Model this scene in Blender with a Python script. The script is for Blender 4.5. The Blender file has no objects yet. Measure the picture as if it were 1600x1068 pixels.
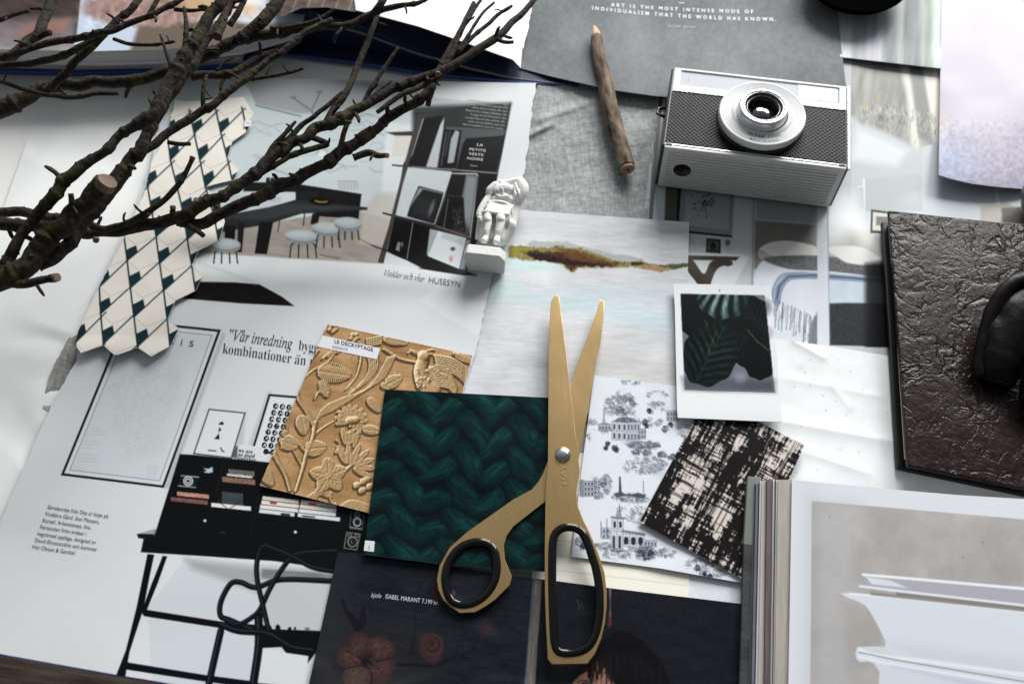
import bpy, bmesh, math, random
import numpy as np
from mathutils import Vector, Matrix

# ------------------------------------------------------------------ camera, light, exposure
SC = bpy.context.scene
FPX, TH, RO, HC = 1350.0, math.radians(29.5), math.radians(-3), 0.39
cam_d = bpy.data.cameras.new('camera'); cam = bpy.data.objects.new('camera', cam_d)
SC.collection.objects.link(cam); SC.camera = cam
cam_d.sensor_width = 36; cam_d.lens = 36*FPX/1600; cam_d.clip_start = .01; cam_d.clip_end = 50
cam.location = (0, 0, HC)
cam.rotation_euler = (Matrix.Rotation(TH, 4, 'X') @ Matrix.Rotation(RO, 4, 'Z')).to_euler()
cam_d.dof.use_dof = True; cam_d.dof.focus_distance = .415; cam_d.dof.aperture_fstop = 9.5
world = bpy.data.worlds.new('World'); SC.world = world; world.use_nodes = True
wb = world.node_tree.nodes['Background']; wb.inputs[0].default_value = (.92, .96, 1, 1); wb.inputs[1].default_value = .24
_t = world.node_tree; _tc = _t.nodes.new('ShaderNodeTexCoord'); _sp = _t.nodes.new('ShaderNodeSeparateXYZ'); _mr = _t.nodes.new('ShaderNodeMapRange')   # room: bright towards the window wall, dim behind the camera
_t.links.new(_tc.outputs['Generated'], _sp.inputs[0]); _t.links.new(_sp.outputs['Y'], _mr.inputs[0]); _mr.inputs[1].default_value = -.1; _mr.inputs[2].default_value = .85; _mr.inputs[3].default_value = .13; _mr.inputs[4].default_value = .60; _t.links.new(_mr.outputs[0], wb.inputs[1])
def area(name, loc, aim, sx, sy, power, col):
    l = bpy.data.lights.new(name, 'AREA'); l.shape = 'RECTANGLE'; l.size = sx; l.size_y = sy; l.energy = power; l.color = col
    o = bpy.data.objects.new(name, l); SC.collection.objects.link(o); o.location = loc
    o.rotation_euler = (Vector(aim)-Vector(loc)).to_track_quat('-Z', 'Y').to_euler(); return o
area('window_light_a', (.60, 2.55, 1.40), (0, .3, 0), .9, 1.3, 77, (1, .99, .97))
area('window_light_b', (1.62, 2.20, 1.40), (0, .3, 0), .9, 1.3, 73, (1, .99, .97))
SC.view_settings.view_transform = 'Standard'; SC.view_settings.look = 'None'
SC.view_settings.exposure = .10; SC.view_settings.gamma = 1; SC.view_settings.use_curve_mapping = False
SC.render.engine = 'CYCLES'
KALB = 1.0      # picture tone -> pigment reflectance

# ------------------------------------------------------------------ helpers
_c, _s = math.cos(RO), math.sin(RO)
def P(px, py, z=0.0):
    """point of the photograph -> where it lies in the world, at height z"""
    x = (px-800)/FPX; y = -(py-534)/FPX
    x, y = _c*x-_s*y, _s*x+_c*y
    dy = math.sin(TH)+y*math.cos(TH); dz = -math.cos(TH)+y*math.sin(TH)
    t = (HC-z)/-dz
    return (x*t, dy*t, z+0*t)
def PV(px, py, z=0.0): return Vector(P(float(px), float(py), float(z)))
def pxm(px, py, z=0.0):
    """metres per photo pixel there"""
    y = -(py-534)/FPX; x = (px-800)/FPX; y = _s*x+_c*y
    return (HC-z)/(math.cos(TH)-y*math.sin(TH))/FPX
def lin(c):
    c = np.asarray(c, dtype=np.float64)
    return np.where(c <= .04045, c/12.92, ((np.maximum(c, 0)+.055)/1.055)**2.4)
def g(v): return (v, v, v)
def C(c):
    if isinstance(c, (int, float)): c = (c, c, c)
    return np.array(c, dtype=np.float64)/255.
def _h(ix, iy, seed):
    n = (ix*374761393 + iy*668265263 + seed*974634777) & 0xffffffff
    n = ((n ^ (n >> 13))*1274126177) & 0xffffffff
    return ((n ^ (n >> 16)) & 0xffff)/65535.
def vn(x, y, seed=0):
    x = np.asarray(x, dtype=np.float64); y = np.asarray(y, dtype=np.float64)
    ix = np.floor(x).astype(np.int64); iy = np.floor(y).astype(np.int64)
    fx = x-ix; fy = y-iy; fx = fx*fx*(3-2*fx); fy = fy*fy*(3-2*fy)
    a = _h(ix, iy, seed); b = _h(ix+1, iy, seed); c = _h(ix, iy+1, seed); d = _h(ix+1, iy+1, seed)
    return (a*(1-fx)+b*fx)*(1-fy)+(c*(1-fx)+d*fx)*fy
def fbm(x, y, o=4, seed=0):
    r = 0; a = .5; t = 0
    for i in range(o):
        r = r+a*vn(x*2**i, y*2**i, seed+i*17); t += a; a *= .5
    return r/t
def sstep(e0, e1, x):
    t = np.clip((x-e0)/(e1-e0), 0, 1); return t*t*(3-2*t)

class Cv:
    """a print: pigment colours on a pixel raster, drawn with shapes"""
    def __init__(s, x0, y0, x1, y1, col):
        s.x0, s.y0 = int(x0), int(y0); s.w = int(x1-x0)+2; s.h = int(y1-y0)+2
        s.a = np.empty((s.h, s.w, 3)); s.a[:] = C(col)
        s.Y, s.X = np.mgrid[0:s.h, 0:s.w].astype(np.float64); s.X += s.x0; s.Y += s.y0
    def win(s, x0, y0, x1, y1):
        a = max(0, int(math.floor(x0-s.x0))); b = min(s.w, int(math.ceil(x1-s.x0))+1)
        c = max(0, int(math.floor(y0-s.y0))); d = min(s.h, int(math.ceil(y1-s.y0))+1)
        return (slice(c, d), slice(a, b)) if b > a and d > c else None
    def mix(s, w, m, col):
        col = C(col) if not isinstance(col, np.ndarray) else col
        s.a[w] = s.a[w]*(1-m[..., None]) + col*m[..., None]
    def sd(s, pts, w):
        X, Y = s.X[w], s.Y[w]; d = np.full(X.shape, 1e9); ins = np.zeros(X.shape, bool)
        n = len(pts)
        for i in range(n):
            ax, ay = pts[i]; bx, by = pts[(i+1) % n]
            ex, ey = bx-ax, by-ay; L = ex*ex+ey*ey+1e-9
            t = np.clip(((X-ax)*ex+(Y-ay)*ey)/L, 0, 1)
            d = np.minimum(d, (X-ax-t*ex)**2+(Y-ay-t*ey)**2)
            if ay != by:
                cnd = ((ay > Y) != (by > Y)) & (X < (bx-ax)*(Y-ay)/(by-ay)+ax)
                ins ^= cnd
        d = np.sqrt(d); return np.where(ins, -d, d)
    def poly(s, pts, col, soft=1.0, a=1.0, rough=0, seed=3, rs=6):
        m = soft+2+rough
        w = s.win(min(p[0] for p in pts)-m, min(p[1] for p in pts)-m, max(p[0] for p in pts)+m, max(p[1] for p in pts)+m)
        if w is None: return
        d = s.sd(pts, w)
        if rough: d = d+(fbm(s.X[w]/rs, s.Y[w]/rs, 3, seed)-.5)*2*rough
        s.mix(w, np.clip(.5-d/soft, 0, 1)*a, col)
    def spoly(s, pts, col, soft=1.0, a=1.0):
        p = np.array(pts, float); q = []
        for i in range(len(p)):
            p0, p1, p2, p3 = p[i-1], p[i], p[(i+1) % len(p)], p[(i+2) % len(p)]
            for t in (0, .25, .5, .75): q.append(tuple(.5*((2*p1)+(-p0+p2)*t+(2*p0-5*p1+4*p2-p3)*t*t+(-p0+3*p1-3*p2+p3)*t**3)))
        s.poly(q, col, soft, a)
    def line(s, pts, wd, col, soft=1.0, a=1.0):
        m = wd+soft+2
        w = s.win(min(p[0] for p in pts)-m, min(p[1] for p in pts)-m, max(p[0] for p in pts)+m, max(p[1] for p in pts)+m)
        if w is None: return
        X, Y = s.X[w], s.Y[w]; d = np.full(X.shape, 1e9)
        for (ax, ay), (bx, by) in zip(pts[:-1], pts[1:]):
            ex, ey = bx-ax, by-ay; L = ex*ex+ey*ey+1e-9
            t = np.clip(((X-ax)*ex+(Y-ay)*ey)/L, 0, 1)
            d = np.minimum(d, (X-ax-t*ex)**2+(Y-ay-t*ey)**2)
        s.mix(w, np.clip(.5-(np.sqrt(d)-wd/2)/soft, 0, 1)*a, col)
    def ell(s, cx, cy, rx, ry, col, rot=0, soft=1.0, a=1.0):
        r = max(rx, ry)+soft+2; w = s.win(cx-r, cy-r, cx+r, cy+r)
        if w is None: return
        c_, s_ = math.cos(math.radians(rot)), math.sin(math.radians(rot))
        u = (s.X[w]-cx)*c_+(s.Y[w]-cy)*s_; v = -(s.X[w]-cx)*s_+(s.Y[w]-cy)*c_
        q = np.sqrt((u/rx)**2+(v/ry)**2); s.mix(w, np.clip(.5-(q-1)*min(rx, ry)/soft, 0, 1)*a, col)
    def grain(s, amp, sx, sy=None, rot=0, seed=1, o=4, pts=None, col=None):
        """mottled or streaky pigment"""
        sy = sy or sx; w = (slice(None), slice(None)); m = 1.
        if pts is not None:
            w = s.win(min(p[0] for p in pts), min(p[1] for p in pts), max(p[0] for p in pts), max(p[1] for p in pts))
            if w is None: return
            m = np.clip(.5-s.sd(pts, w), 0, 1)
        c_, s_ = math.cos(math.radians(rot)), math.sin(math.radians(rot))
        u = s.X[w]*c_+s.Y[w]*s_; v = -s.X[w]*s_+s.Y[w]*c_
        n = (fbm(u/sx, v/sy, o, seed)-.5)*2*amp/255*m
        s.a[w] = s.a[w] + (n[..., None] if col is None else n[..., None]*C(col)*1.6)
    def get(s, px, py):
        x = np.clip(px-s.x0, 0, s.w-1.001); y = np.clip(py-s.y0, 0, s.h-1.001)
        ix = x.astype(int); iy = y.astype(int); fx = (x-ix)[..., None]; fy = (y-iy)[..., None]; a = s.a
        return np.clip((a[iy, ix]*(1-fx)+a[iy, ix+1]*fx)*(1-fy)+(a[iy+1, ix]*(1-fx)+a[iy+1, ix+1]*fx)*fy, 0, 1)

def tagit(o, label, cat, group=None, kind=None):
    o['label'] = label; o['category'] = cat
    if group: o['group'] = group
    if kind: o['kind'] = kind
    return o
def link(name, me, mat=None, parent=None):
    o = bpy.data.objects.new(name, me); SC.collection.objects.link(o)
    if mat is not None and me is not None: me.materials.append(mat)
    if parent is not None:
        o.parent = parent; o.matrix_parent_inverse = Matrix.Translation(-parent.location) if parent.type == 'EMPTY' else Matrix()
    return o
def empty(name, loc):
    o = bpy.data.objects.new(name, None); SC.collection.objects.link(o); o.location = loc; o.empty_display_size = .01; return o

# ------------------------------------------------------------------ materials
def mat(name, col=(.5, .5, .5), rough=.5, metal=0, spec=.5, build=None, coat=0):
    m = bpy.data.materials.new(name); m.use_nodes = True; nt = m.node_tree; b = nt.nodes['Principled BSDF']
    b.inputs['Base Color'].default_value = (*col, 1); b.inputs['Roughness'].default_value = rough
    b.inputs['Metallic'].default_value = metal; b.inputs['Specular IOR Level'].default_value = spec
    b.inputs['Coat Weight'].default_value = coat; b.inputs['Coat Roughness'].default_value = .08
    if build: build(nt, b)
    return m
def nd(nt, t, **k):
    n = nt.nodes.new(t)
    for a, v in k.items():
        if a in n.inputs: n.inputs[a].default_value = v
        else: setattr(n, a, v)
    return n
def noise_bump(nt, b, scale, strength, dist=.0005, detail=6, stretch=None, coord='Object'):
    tc = nd(nt, 'ShaderNodeTexCoord'); n = nd(nt, 'ShaderNodeTexNoise', Scale=scale, Detail=detail)
    src = tc.outputs[coord]
    if stretch:
        mp = nd(nt, 'ShaderNodeMapping'); mp.inputs['Scale'].default_value = stretch; nt.links.new(src, mp.inputs[0]); src = mp.outputs[0]
    nt.links.new(src, n.inputs['Vector'])
    bp = nd(nt, 'ShaderNodeBump', Strength=strength, Distance=dist); nt.links.new(n.outputs[0], bp.inputs['Height'])
    nt.links.new(bp.outputs[0], b.inputs['Normal']); return n, bp
def ramp(nt, src, stops):
    r = nd(nt, 'ShaderNodeValToRGB'); nt.links.new(src, r.inputs[0]); e = r.color_ramp.elements
    while len(e) < len(stops): e.new(.5)
    for el, (p, c) in zip(e, stops): el.position = p; el.color = (*c, 1)
    return r
def print_mat(name, rough, spec=.5, bump=.08, bscale=900, dist=.0002):
    def f(nt, b):
        at = nd(nt, 'ShaderNodeAttribute', attribute_name='Col'); nt.links.new(at.outputs['Color'], b.inputs['Base Color'])
        n, bp = noise_bump(nt, b, bscale, bump, dist)
        n2 = nd(nt, 'ShaderNodeTexNoise', Scale=60., Detail=5.); tc = nd(nt, 'ShaderNodeTexCoord'); nt.links.new(tc.outputs['Object'], n2.inputs['Vector'])
        mr = nd(nt, 'ShaderNodeMapRange'); mr.inputs[3].default_value = rough-.06; mr.inputs[4].default_value = rough+.08
        nt.links.new(n2.outputs[0], mr.inputs[0]); nt.links.new(mr.outputs[0], b.inputs['Roughness'])
    return mat(name, rough=rough, spec=spec, build=f)
M_MATTE = print_mat('matte_printed_paper', .8, .08)
M_SILK = print_mat('silk_printed_paper', .32, .08)
M_GLOSS = print_mat('glossy_printed_card', .22, .10, .05)
M_TEXT = {}
def ink(col):
    k = tuple(col) if not isinstance(col, (int, float)) else g(col)
    if k not in M_TEXT: M_TEXT[k] = mat('printing_ink', tuple(lin(C(k))*KALB), .5, spec=.3)
    return M_TEXT[k]

def resamp(pts, n):
    p = np.array(pts, float); d = np.r_[0, np.cumsum(np.hypot(*np.diff(p, axis=0).T[:2]))]
    t = np.linspace(0, d[-1], n); return np.stack([np.interp(t, d, p[:, k]) for k in range(p.shape[1])], 1)
def torn(pts, amp, seed=1, step=2.5, sc=7.):
    n = int(sum(math.dist(a, b) for a, b in zip(pts[:-1], pts[1:]))/step)+2; p = resamp(pts, n)
    d = np.gradient(p, axis=0); d /= np.hypot(*d.T)[:, None]+1e-9; nn = np.stack([-d[:, 1], d[:, 0]], 1)
    t = np.arange(n)*step; k = (fbm(t/sc, t*0+seed, 3, seed)-.5)*2*amp; k[0] = k[-1] = 0
    return [tuple(q) for q in p+nn*k[:, None]]
def sheet(name, label, cat, cv, tl, tr, br, bl, z, top=None, bottom=None, left=None, right=None, thick=.00018,
          zf=None, m=None, step=1.1, edge=(225, 225, 222), parent=None, group=None):
    """a sheet of paper: the four edge curves filled with a fine grid, its print as pigment, a real thickness"""
    top = top or [tl, tr]; bottom = bottom or [bl, br]; left = left or [tl, bl]; right = right or [tr, br]
    L = lambda c: sum(math.dist(a, b) for a, b in zip(c[:-1], c[1:]))
    nu = max(2, int(max(L(resamp(top, 40).tolist()), L(resamp(bottom, 40).tolist()))/step)); nv = max(2, int(max(L(resamp(left, 40).tolist()), L(resamp(right, 40).tolist()))/step))
    T, B, Lf, R = resamp(top, nu+1), resamp(bottom, nu+1), resamp(left, nv+1), resamp(right, nv+1)
    u = np.linspace(0, 1, nu+1)[None, :, None]; v = np.linspace(0, 1, nv+1)[:, None, None]
    G = (1-v)*T[None]+v*B[None]+(1-u)*Lf[:, None]+u*R[:, None]-((1-u)*(1-v)*np.array(tl)+u*(1-v)*np.array(tr)+(1-u)*v*np.array(bl)+u*v*np.array(br))
    X, Y = G[..., 0], G[..., 1]
    Z = np.full(X.shape, float(z))
    if zf is not None: Z = Z+zf(X, Y)
    co = np.stack(P(X, Y, Z), -1).reshape(-1, 3)
    col = (lin(cv.get(X, Y))*KALB).reshape(-1, 3)
    nV = len(co); idx = np.arange(nV).reshape(nv+1, nu+1)
    F = np.stack([idx[:-1, :-1], idx[1:, :-1], idx[1:, 1:], idx[:-1, 1:]], -1).reshape(-1, 4)
    loop = np.concatenate([idx[0, :-1], idx[:-1, -1], idx[-1, :0:-1], idx[:0:-1, 0]]); k = len(loop)
    e1 = co[loop]; e2 = e1-np.array([0, 0, thick])
    a = nV+np.arange(k); b = nV+k+np.arange(k)
    S = np.stack([a, np.roll(a, -1), np.roll(b, -1), b], -1)
    co = np.concatenate([co, e1, e2]); ec = lin(C(edge))*KALB
    col = np.concatenate([col, np.tile(ec, (2*k, 1))])
    F = np.concatenate([F, S[:, ::-1]])
    me = bpy.data.meshes.new(name); me.vertices.add(len(co)); me.vertices.foreach_set('co', co.ravel())
    me.loops.add(F.size); me.loops.foreach_set('vertex_index', F.ravel().astype(np.int32))
    me.polygons.add(len(F)); me.polygons.foreach_set('loop_start', np.arange(len(F), dtype=np.int32)*4)
    me.update(calc_edges=True)
    me.polygons.foreach_set('use_smooth', np.ones(len(F), bool))
    at = me.color_attributes.new('Col', 'FLOAT_COLOR', 'POINT')
    at.data.foreach_set('color', np.concatenate([np.clip(col, 0.0012, .9), np.ones((len(col), 1))], 1).ravel())
    o = link(name, me, m or M_SILK, parent)
    if label: tagit(o, label, cat, group)
    return o

def text(name, s, org, xd, yd, z, col, parent, size=1.0, shear=0, weight=0, space=1.0, align='LEFT', line=1.0, bend=None, raise_=0, material=None):
    """lettering: org = photo point of the baseline start, xd / yd = photo vectors of one em along / up"""
    cu = bpy.data.curves.new('lettering', 'FONT'); cu.body = s; cu.shear = shear; cu.offset = weight
    cu.space_character = space; cu.align_x = align; cu.space_line = line; cu.size = 1; cu.resolution_u = 3; cu.extrude = raise_
    t = bpy.data.objects.new('lettering', cu); SC.collection.objects.link(t)
    dg = bpy.context.evaluated_depsgraph_get(); dg.update()
    me = bpy.data.meshes.new_from_object(t.evaluated_get(dg)); bpy.data.objects.remove(t)
    n = len(me.vertices); co = np.empty(n*3); me.vertices.foreach_get('co', co); co = co.reshape(-1, 3)
    x, y = co[:, 0]*size, co[:, 1]*size
    if bend: px, py = bend(x, y)
    else: px, py = org[0]+x*xd[0]+y*yd[0], org[1]+x*xd[1]+y*yd[1]
    zz = (z(px, py) if callable(z) else z)+co[:, 2]
    q = np.stack(P(px, py, zz+0*px), -1); me.vertices.foreach_set('co', q.ravel()); me.update()
    me.materials.clear()
    return link(name, me, material or ink(col), parent)

def bm_obj(name, bm, m, parent=None, smooth=False, bevel=0, seg=2):
    me = bpy.data.meshes.new(name); bmesh.ops.recalc_face_normals(bm, faces=bm.faces[:]); bm.to_mesh(me); bm.free()
    if smooth: me.polygons.foreach_set('use_smooth', [True]*len(me.polygons))
    o = link(name, me, m, parent)
    if bevel:
        b = o.modifiers.new('bevel', 'BEVEL'); b.width = bevel; b.segments = seg; b.limit_method = 'ANGLE'; b.harden_normals = False
    return o
def prism(pts_top, pts_bot, bm=None):
    bm = bm or bmesh.new(); a = [bm.verts.new(p) for p in pts_top]; b = [bm.verts.new(p) for p in pts_bot]
    bm.faces.new(a); bm.faces.new(b[::-1]); n = len(a)
    for i in range(n): bm.faces.new((a[i], b[i], b[(i+1) % n], a[(i+1) % n]))
    return bm
def lathe(prof, seg=96, M=Matrix()):
    """prof: list of (r, z); open profile"""
    bm = bmesh.new(); rings = []
    for r, z in prof:
        if r < 1e-6: rings.append([bm.verts.new(M @ Vector((0, 0, z)))])
        else: rings.append([bm.verts.new(M @ Vector((r*math.cos(2*math.pi*i/seg), r*math.sin(2*math.pi*i/seg), z))) for i in range(seg)])
    for a, b in zip(rings[:-1], rings[1:]):
        for i in range(seg):
            j = (i+1) % seg
            if len(a) == 1 and len(b) == 1: continue
            if len(a) == 1: bm.faces.new((a[0], b[j], b[i]))
            elif len(b) == 1: bm.faces.new((a[i], a[j], b[0]))
            else: bm.faces.new((a[i], a[j], b[j], b[i]))
    return bm
def tube(pts, rad, sides=14, closed=False, jitter=0, seed=0, caps=True, bm=None, flat=None):
    bm = bm or bmesh.new(); pts = [Vector(p) for p in pts]; n = len(pts); rings = []; nrm = None
    for i, p in enumerate(pts):
        a = pts[(i-1) % n] if closed or i else pts[0]; b = pts[(i+1) % n] if closed or i < n-1 else pts[-1]
        t = (b-a).normalized()
        if flat: nrm = Vector((0, 0, 1)); nrm = (nrm-t*nrm.dot(t)).normalized()
        else:
            if nrm is None: nrm = t.orthogonal().normalized()
            nrm = (nrm-t*nrm.dot(t)).normalized()
        bi = t.cross(nrm); r = rad[i] if hasattr(rad, '__len__') else rad; ring = []
        for k in range(sides):
            an = 2*math.pi*k/sides; rr = r
            if jitter: rr = r*(1+jitter*(float(fbm(i*.33+seed*7.1, k*1.1+seed, 3, seed))-.5)*2)
            ring.append(bm.verts.new(p+(nrm*math.sin(an)*(flat or 1)+bi*math.cos(an))*rr))
        rings.append(ring)
    m = n if closed else n-1
    for i in range(m):
        a, b = rings[i], rings[(i+1) % n]
        for k in range(sides): bm.faces.new((a[k], a[(k+1) % sides], b[(k+1) % sides], b[k]))
    if caps and not closed: bm.faces.new(rings[0][::-1]); bm.faces.new(rings[-1])
    return bm
def spline(pts, step):
    """Catmull-Rom through points of any dimension"""
    p = np.array(pts, float); p = np.vstack([2*p[0]-p[1], p, 2*p[-1]-p[-2]]); out = []
    for i in range(1, len(p)-2):
        n = max(2, int(np.linalg.norm((p[i+1]-p[i])[:2])/step)); t = np.linspace(0, 1, n, endpoint=False)[:, None]
        out.append(.5*((2*p[i])+(-p[i-1]+p[i+1])*t+(2*p[i-1]-5*p[i]+4*p[i+1]-p[i+2])*t**2+(-p[i-1]+3*p[i]-3*p[i+1]+p[i+2])*t**3))
    out.append(p[-2][None]); return np.vstack(out)
# ------------------------------------------------------------------ table
M_TABLE = mat('white_painted_table', (.80, .80, .78), .45, spec=.4, build=lambda nt, b: noise_bump(nt, b, 60, .05))
bm = bmesh.new()
prism([(-1.1, -.5, 0), (1.2, -.5, 0), (1.2, 1.05, 0), (-1.1, 1.05, 0)], [(-1.1, -.5, -.03), (1.2, -.5, -.03), (1.2, 1.05, -.03), (-1.1, 1.05, -.03)], bm)
t = bm_obj('table_top', bm, M_TABLE); t['kind'] = 'structure'

# ------------------------------------------------------------------ papers lying lowest
cv = Cv(-160, 120, 320, 960, (228, 230, 229)); cv.grain(5, 90, seed=4)
sheet('paper_sheet', 'large blank white sheet of paper at the left, under the branches', 'paper', cv, (63, 160), (330, 150), (150, 960), (-160, 800), .0004,
      m=M_SILK, zf=lambda X, Y: .0012*sstep(.45, .6, fbm(X/160, Y/160, 2, 5)))

# wide bedroom magazine spread
cv = Cv(960, 60, 1700, 640, (196, 202, 207)); c = cv
c.grain(10, 60, seed=9)
c.poly([(1340, 80), (1480, 80), (1480, 240), (1340, 240)], (150, 152, 148), 12)
# drapery and wild meadow picture above
c.poly([(1300, 80), (1480, 92), (1478, 240), (1300, 240)], (140, 141, 136), 3); c.grain(34, 10, 60, 8, seed=12, pts=[(1300, 80), (1480, 92), (1478, 235), (1300, 235)])
c.poly([(1405, 95), (1420, 98), (1432, 175), (1440, 245), (1424, 245), (1418, 160)], (205, 205, 196), 8)
c.poly([(1440, 100), (1480, 104), (1478, 235), (1456, 225)], (208, 208, 200), 10)
c.poly([(1422, 105), (1440, 105), (1454, 180), (1456, 225), (1436, 215)], (126, 128, 124), 6)
rnd = random.Random(3)
for i in range(420):
    x = rnd.uniform(1345, 1462); y = 165+abs(rnd.gauss(0, 17))+(x-1345)*.12; v = rnd.choice([210, 190, 90, 70, 170]); 
    c.line([(x, y), (x+rnd.uniform(-3, 3), y-rnd.uniform(2, 8))], .8, (v, v, v-8), 1.4, .6)
for x, y in ((1352, 172), (1371, 158), (1383, 160)):
    c.line([(x, y), (x+3, y-12)], 2.2, (176, 156, 84), 1.2, .8)
c.spoly([(1325, 184), (1345, 192), (1380, 205), (1440, 240), (1440, 300), (1300, 330), (1290, 240)], (182, 187, 190), 8)
c.poly([(1340, 200), (1420, 235), (1400, 260), (1330, 250)], (205, 210, 213), 14)
c.line([(1340, 292), (1430, 276), (1470, 268)], 2, (214, 218, 220), 1.5)
c.line([(1350, 280), (1352, 330)], 3, (216, 220, 222), 2)
c.poly([(1352, 280), (1440, 272), (1443, 330), (1352, 330)], (176, 182, 184), 3); c.poly([(1440, 230), (1478, 220), (1600, 296), (1700, 310), (1700, 360), (1443, 335)], (188, 195, 199), 4)
c.line([(1556, 290), (1564, 345)], 7, (214, 218, 220), 2); c.poly([(1532, 322), (1575, 318), (1600, 330), (1600, 350), (1532, 345)], (170, 166, 158), 2.5); c.poly([(1565, 325), (1610, 322), (1610, 350), (1566, 348)], (92, 86, 82), 4)
# left interior: wall, framed drawing, console table
c.poly([(960, 60), (1330, 60), (1330, 470), (960, 470)], (168, 174, 178), 2)
c.poly([(1020, 280), (1190, 300), (1185, 460), (1000, 460)], (176, 182, 185), 6)
c.poly([(990, 140), (1026, 140), (1000, 400), (975, 400)], (196, 196, 192), 1.5)
c.poly([(1026, 145), (1036, 145), (1019, 350), (1013, 350)], (82, 86, 88), 1.2)
c.poly([(1036, 145), (1046, 145), (1038, 350), (1025, 350)], (186, 192, 194), 1.2)
c.poly([(1046, 145), (1066, 145), (1059, 347), (1038, 347)], (82, 80, 76), 2)
c.poly([(1062, 250), (1148, 262), (1145, 371), (1056, 362)], (24, 25, 26), 1.4)
c.poly([(1067, 250), (1146, 262), (1145, 368), (1060, 359)], (128, 133, 134), 1.2)
c.poly([(1074, 250), (1141, 262), (1139, 360), (1069, 352)], (150, 156, 157), 1.2)
for i in range(60):
    a = rnd.uniform(0, 6.28); r = abs(rnd.gauss(0, 11)); x = 1102+math.cos(a)*r*1.15; y = 314+math.sin(a)*r
    c.ell(x, y, rnd.uniform(.6, 2.2), rnd.uniform(.5, 1.4), (52, 54, 54), rnd.uniform(0, 180), 1.2, .8)
c.line([(1102, 318), (1104, 338)], .8, (70, 72, 72))
c.poly([(1148, 262), (1172, 264), (1168, 470), (1140, 470)], (182, 187, 189), 3)
c.line([(1178, 312), (1175, 445)], 2, (120, 125, 127), 1.5)
c.poly([(1182, 312), (1285, 326), (1280, 350), (1182, 342)], (146, 150, 150), 2)
c.poly([(1180, 344), (1278, 352), (1274, 405), (1178, 420)], (112, 111, 106), 2.5); c.grain(10, 40, seed=31, pts=[(1180, 344), (1278, 352), (1274, 405), (1178, 420)])
c.poly([(1076, 396), (1108, 398), (1160, 398), (1170, 402), (1150, 440), (1140, 470), (1070, 470)], (206, 211, 214), 3)
c.poly([(1074, 394), (1155, 397), (1156, 401), (1074, 400)], (206, 208, 206), 1.2)
c.poly([(1074, 399), (1156, 401), (1150, 407), (1074, 406)], (58, 44, 36), 1.2)
c.spoly([(1074, 405), (1084, 408), (1100, 428), (1112, 408), (1140, 406), (1144, 414), (1130, 415), (1118, 424), (1108, 452), (1108, 470), (1090, 470), (1092, 448), (1074, 422)], (48, 38, 32), 1.2)
c.ell(1137, 411, 7, 5, (54, 42, 34)); c.poly([(1104, 372), (1126, 374), (1126, 396), (1103, 394)], (30, 31, 32), 1.); c.poly([(1107, 376), (1123, 377), (1122, 390), (1106, 390)], (84, 88, 90), 1.); c.ell(1114, 385, 5, 7, (24, 26, 26), soft=1.5)
c.ell(1137, 379, 4, 5, (92, 96, 98), soft=1.5); c.line([(1137, 383), (1137, 393)], 2, (120, 126, 128)); c.poly([(1131, 384), (1147, 385), (1146, 397), (1131, 396)], (172, 180, 183), 1.5, .6)
# bed
c.spoly([(1182, 420), (1200, 404), (1240, 404), (1400, 415), (1400, 560), (1190, 545), (1178, 460)], (208, 214, 221), 3)
c.spoly([(1186, 390), (1203, 379), (1230, 376), (1262, 381), (1277, 388), (1277, 408), (1240, 405), (1200, 402)], (214, 213, 208), 2); c.grain(9, 14, seed=40, pts=[(1186, 390), (1230, 376), (1277, 388), (1277, 408), (1200, 402)])
c.spoly([(1186, 390), (1200, 396), (1210, 402), (1202, 408), (1186, 402)], (170, 166, 162), 2)
c.spoly([(1192, 404), (1240, 399), (1300, 401), (1400, 412), (1400, 434), (1300, 424), (1232, 420)], (92, 93, 96), 2.5); c.grain(34, 2, seed=41, pts=[(1192, 404), (1240, 399), (1300, 401), (1400, 412), (1400, 430), (1300, 424), (1232, 418)])
c.spoly([(1292, 352), (1352, 360), (1372, 372), (1380, 400), (1300, 395), (1290, 370)], (176, 174, 168), 6)
c.spoly([(1292, 388), (1312, 384), (1345, 386), (1372, 400), (1386, 414), (1330, 412), (1306, 400)], (216, 217, 215), 2.5)
c.ell(1308, 345, 26, 42, (226, 230, 232), 30, 26, .9); c.ell(1342, 352, 14, 40, (222, 226, 226), -35, 18, .8)  # soft white ovals paint the window glare on the page
c.spoly([(1206, 470), (1207, 450), (1218, 430), (1240, 425), (1290, 427), (1388, 436), (1388, 444), (1290, 437), (1250, 436), (1232, 440), (1222, 456), (1218, 478)], (132, 148, 172), 2)
c.line([(1213, 470), (1218, 446), (1232, 432), (1270, 430), (1330, 434), (1388, 440)], 3, (78, 86, 104), 2); c.line([(1209, 470), (1211, 448), (1224, 431)], 1.4, (176, 190, 208), 1.2)
for i in range(95):
    x = rnd.uniform(1212, 1276); y0 = 470+(x-1212)*.45+rnd.uniform(-4, 4); y1 = min(541, y0+rnd.uniform(12, 46))
    v = rnd.choice([228, 236, 90, 112, 150, 200]); k = (x-1240)*.02
    for q in range(3): c.line([(x-q*.9+k, y0+(y1-y0)*q/3), (x-(q+1)*.9+k+rnd.uniform(-.8, .8), y0+(y1-y0)*(q+1)/3)], 1.3, (v-8, v-2, v+6), 1.2, .75)
c.poly([(1266, 505), (1282, 480), (1280, 545), (1262, 545)], (96, 104, 116), 4, .8)
c.poly([(1277, 322), (1292, 324), (1296, 545), (1277, 545)], (206, 212, 218), 1.2); c.line([(1293, 330), (1297, 545)], 1.8, (150, 160, 172), 1.3)
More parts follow.
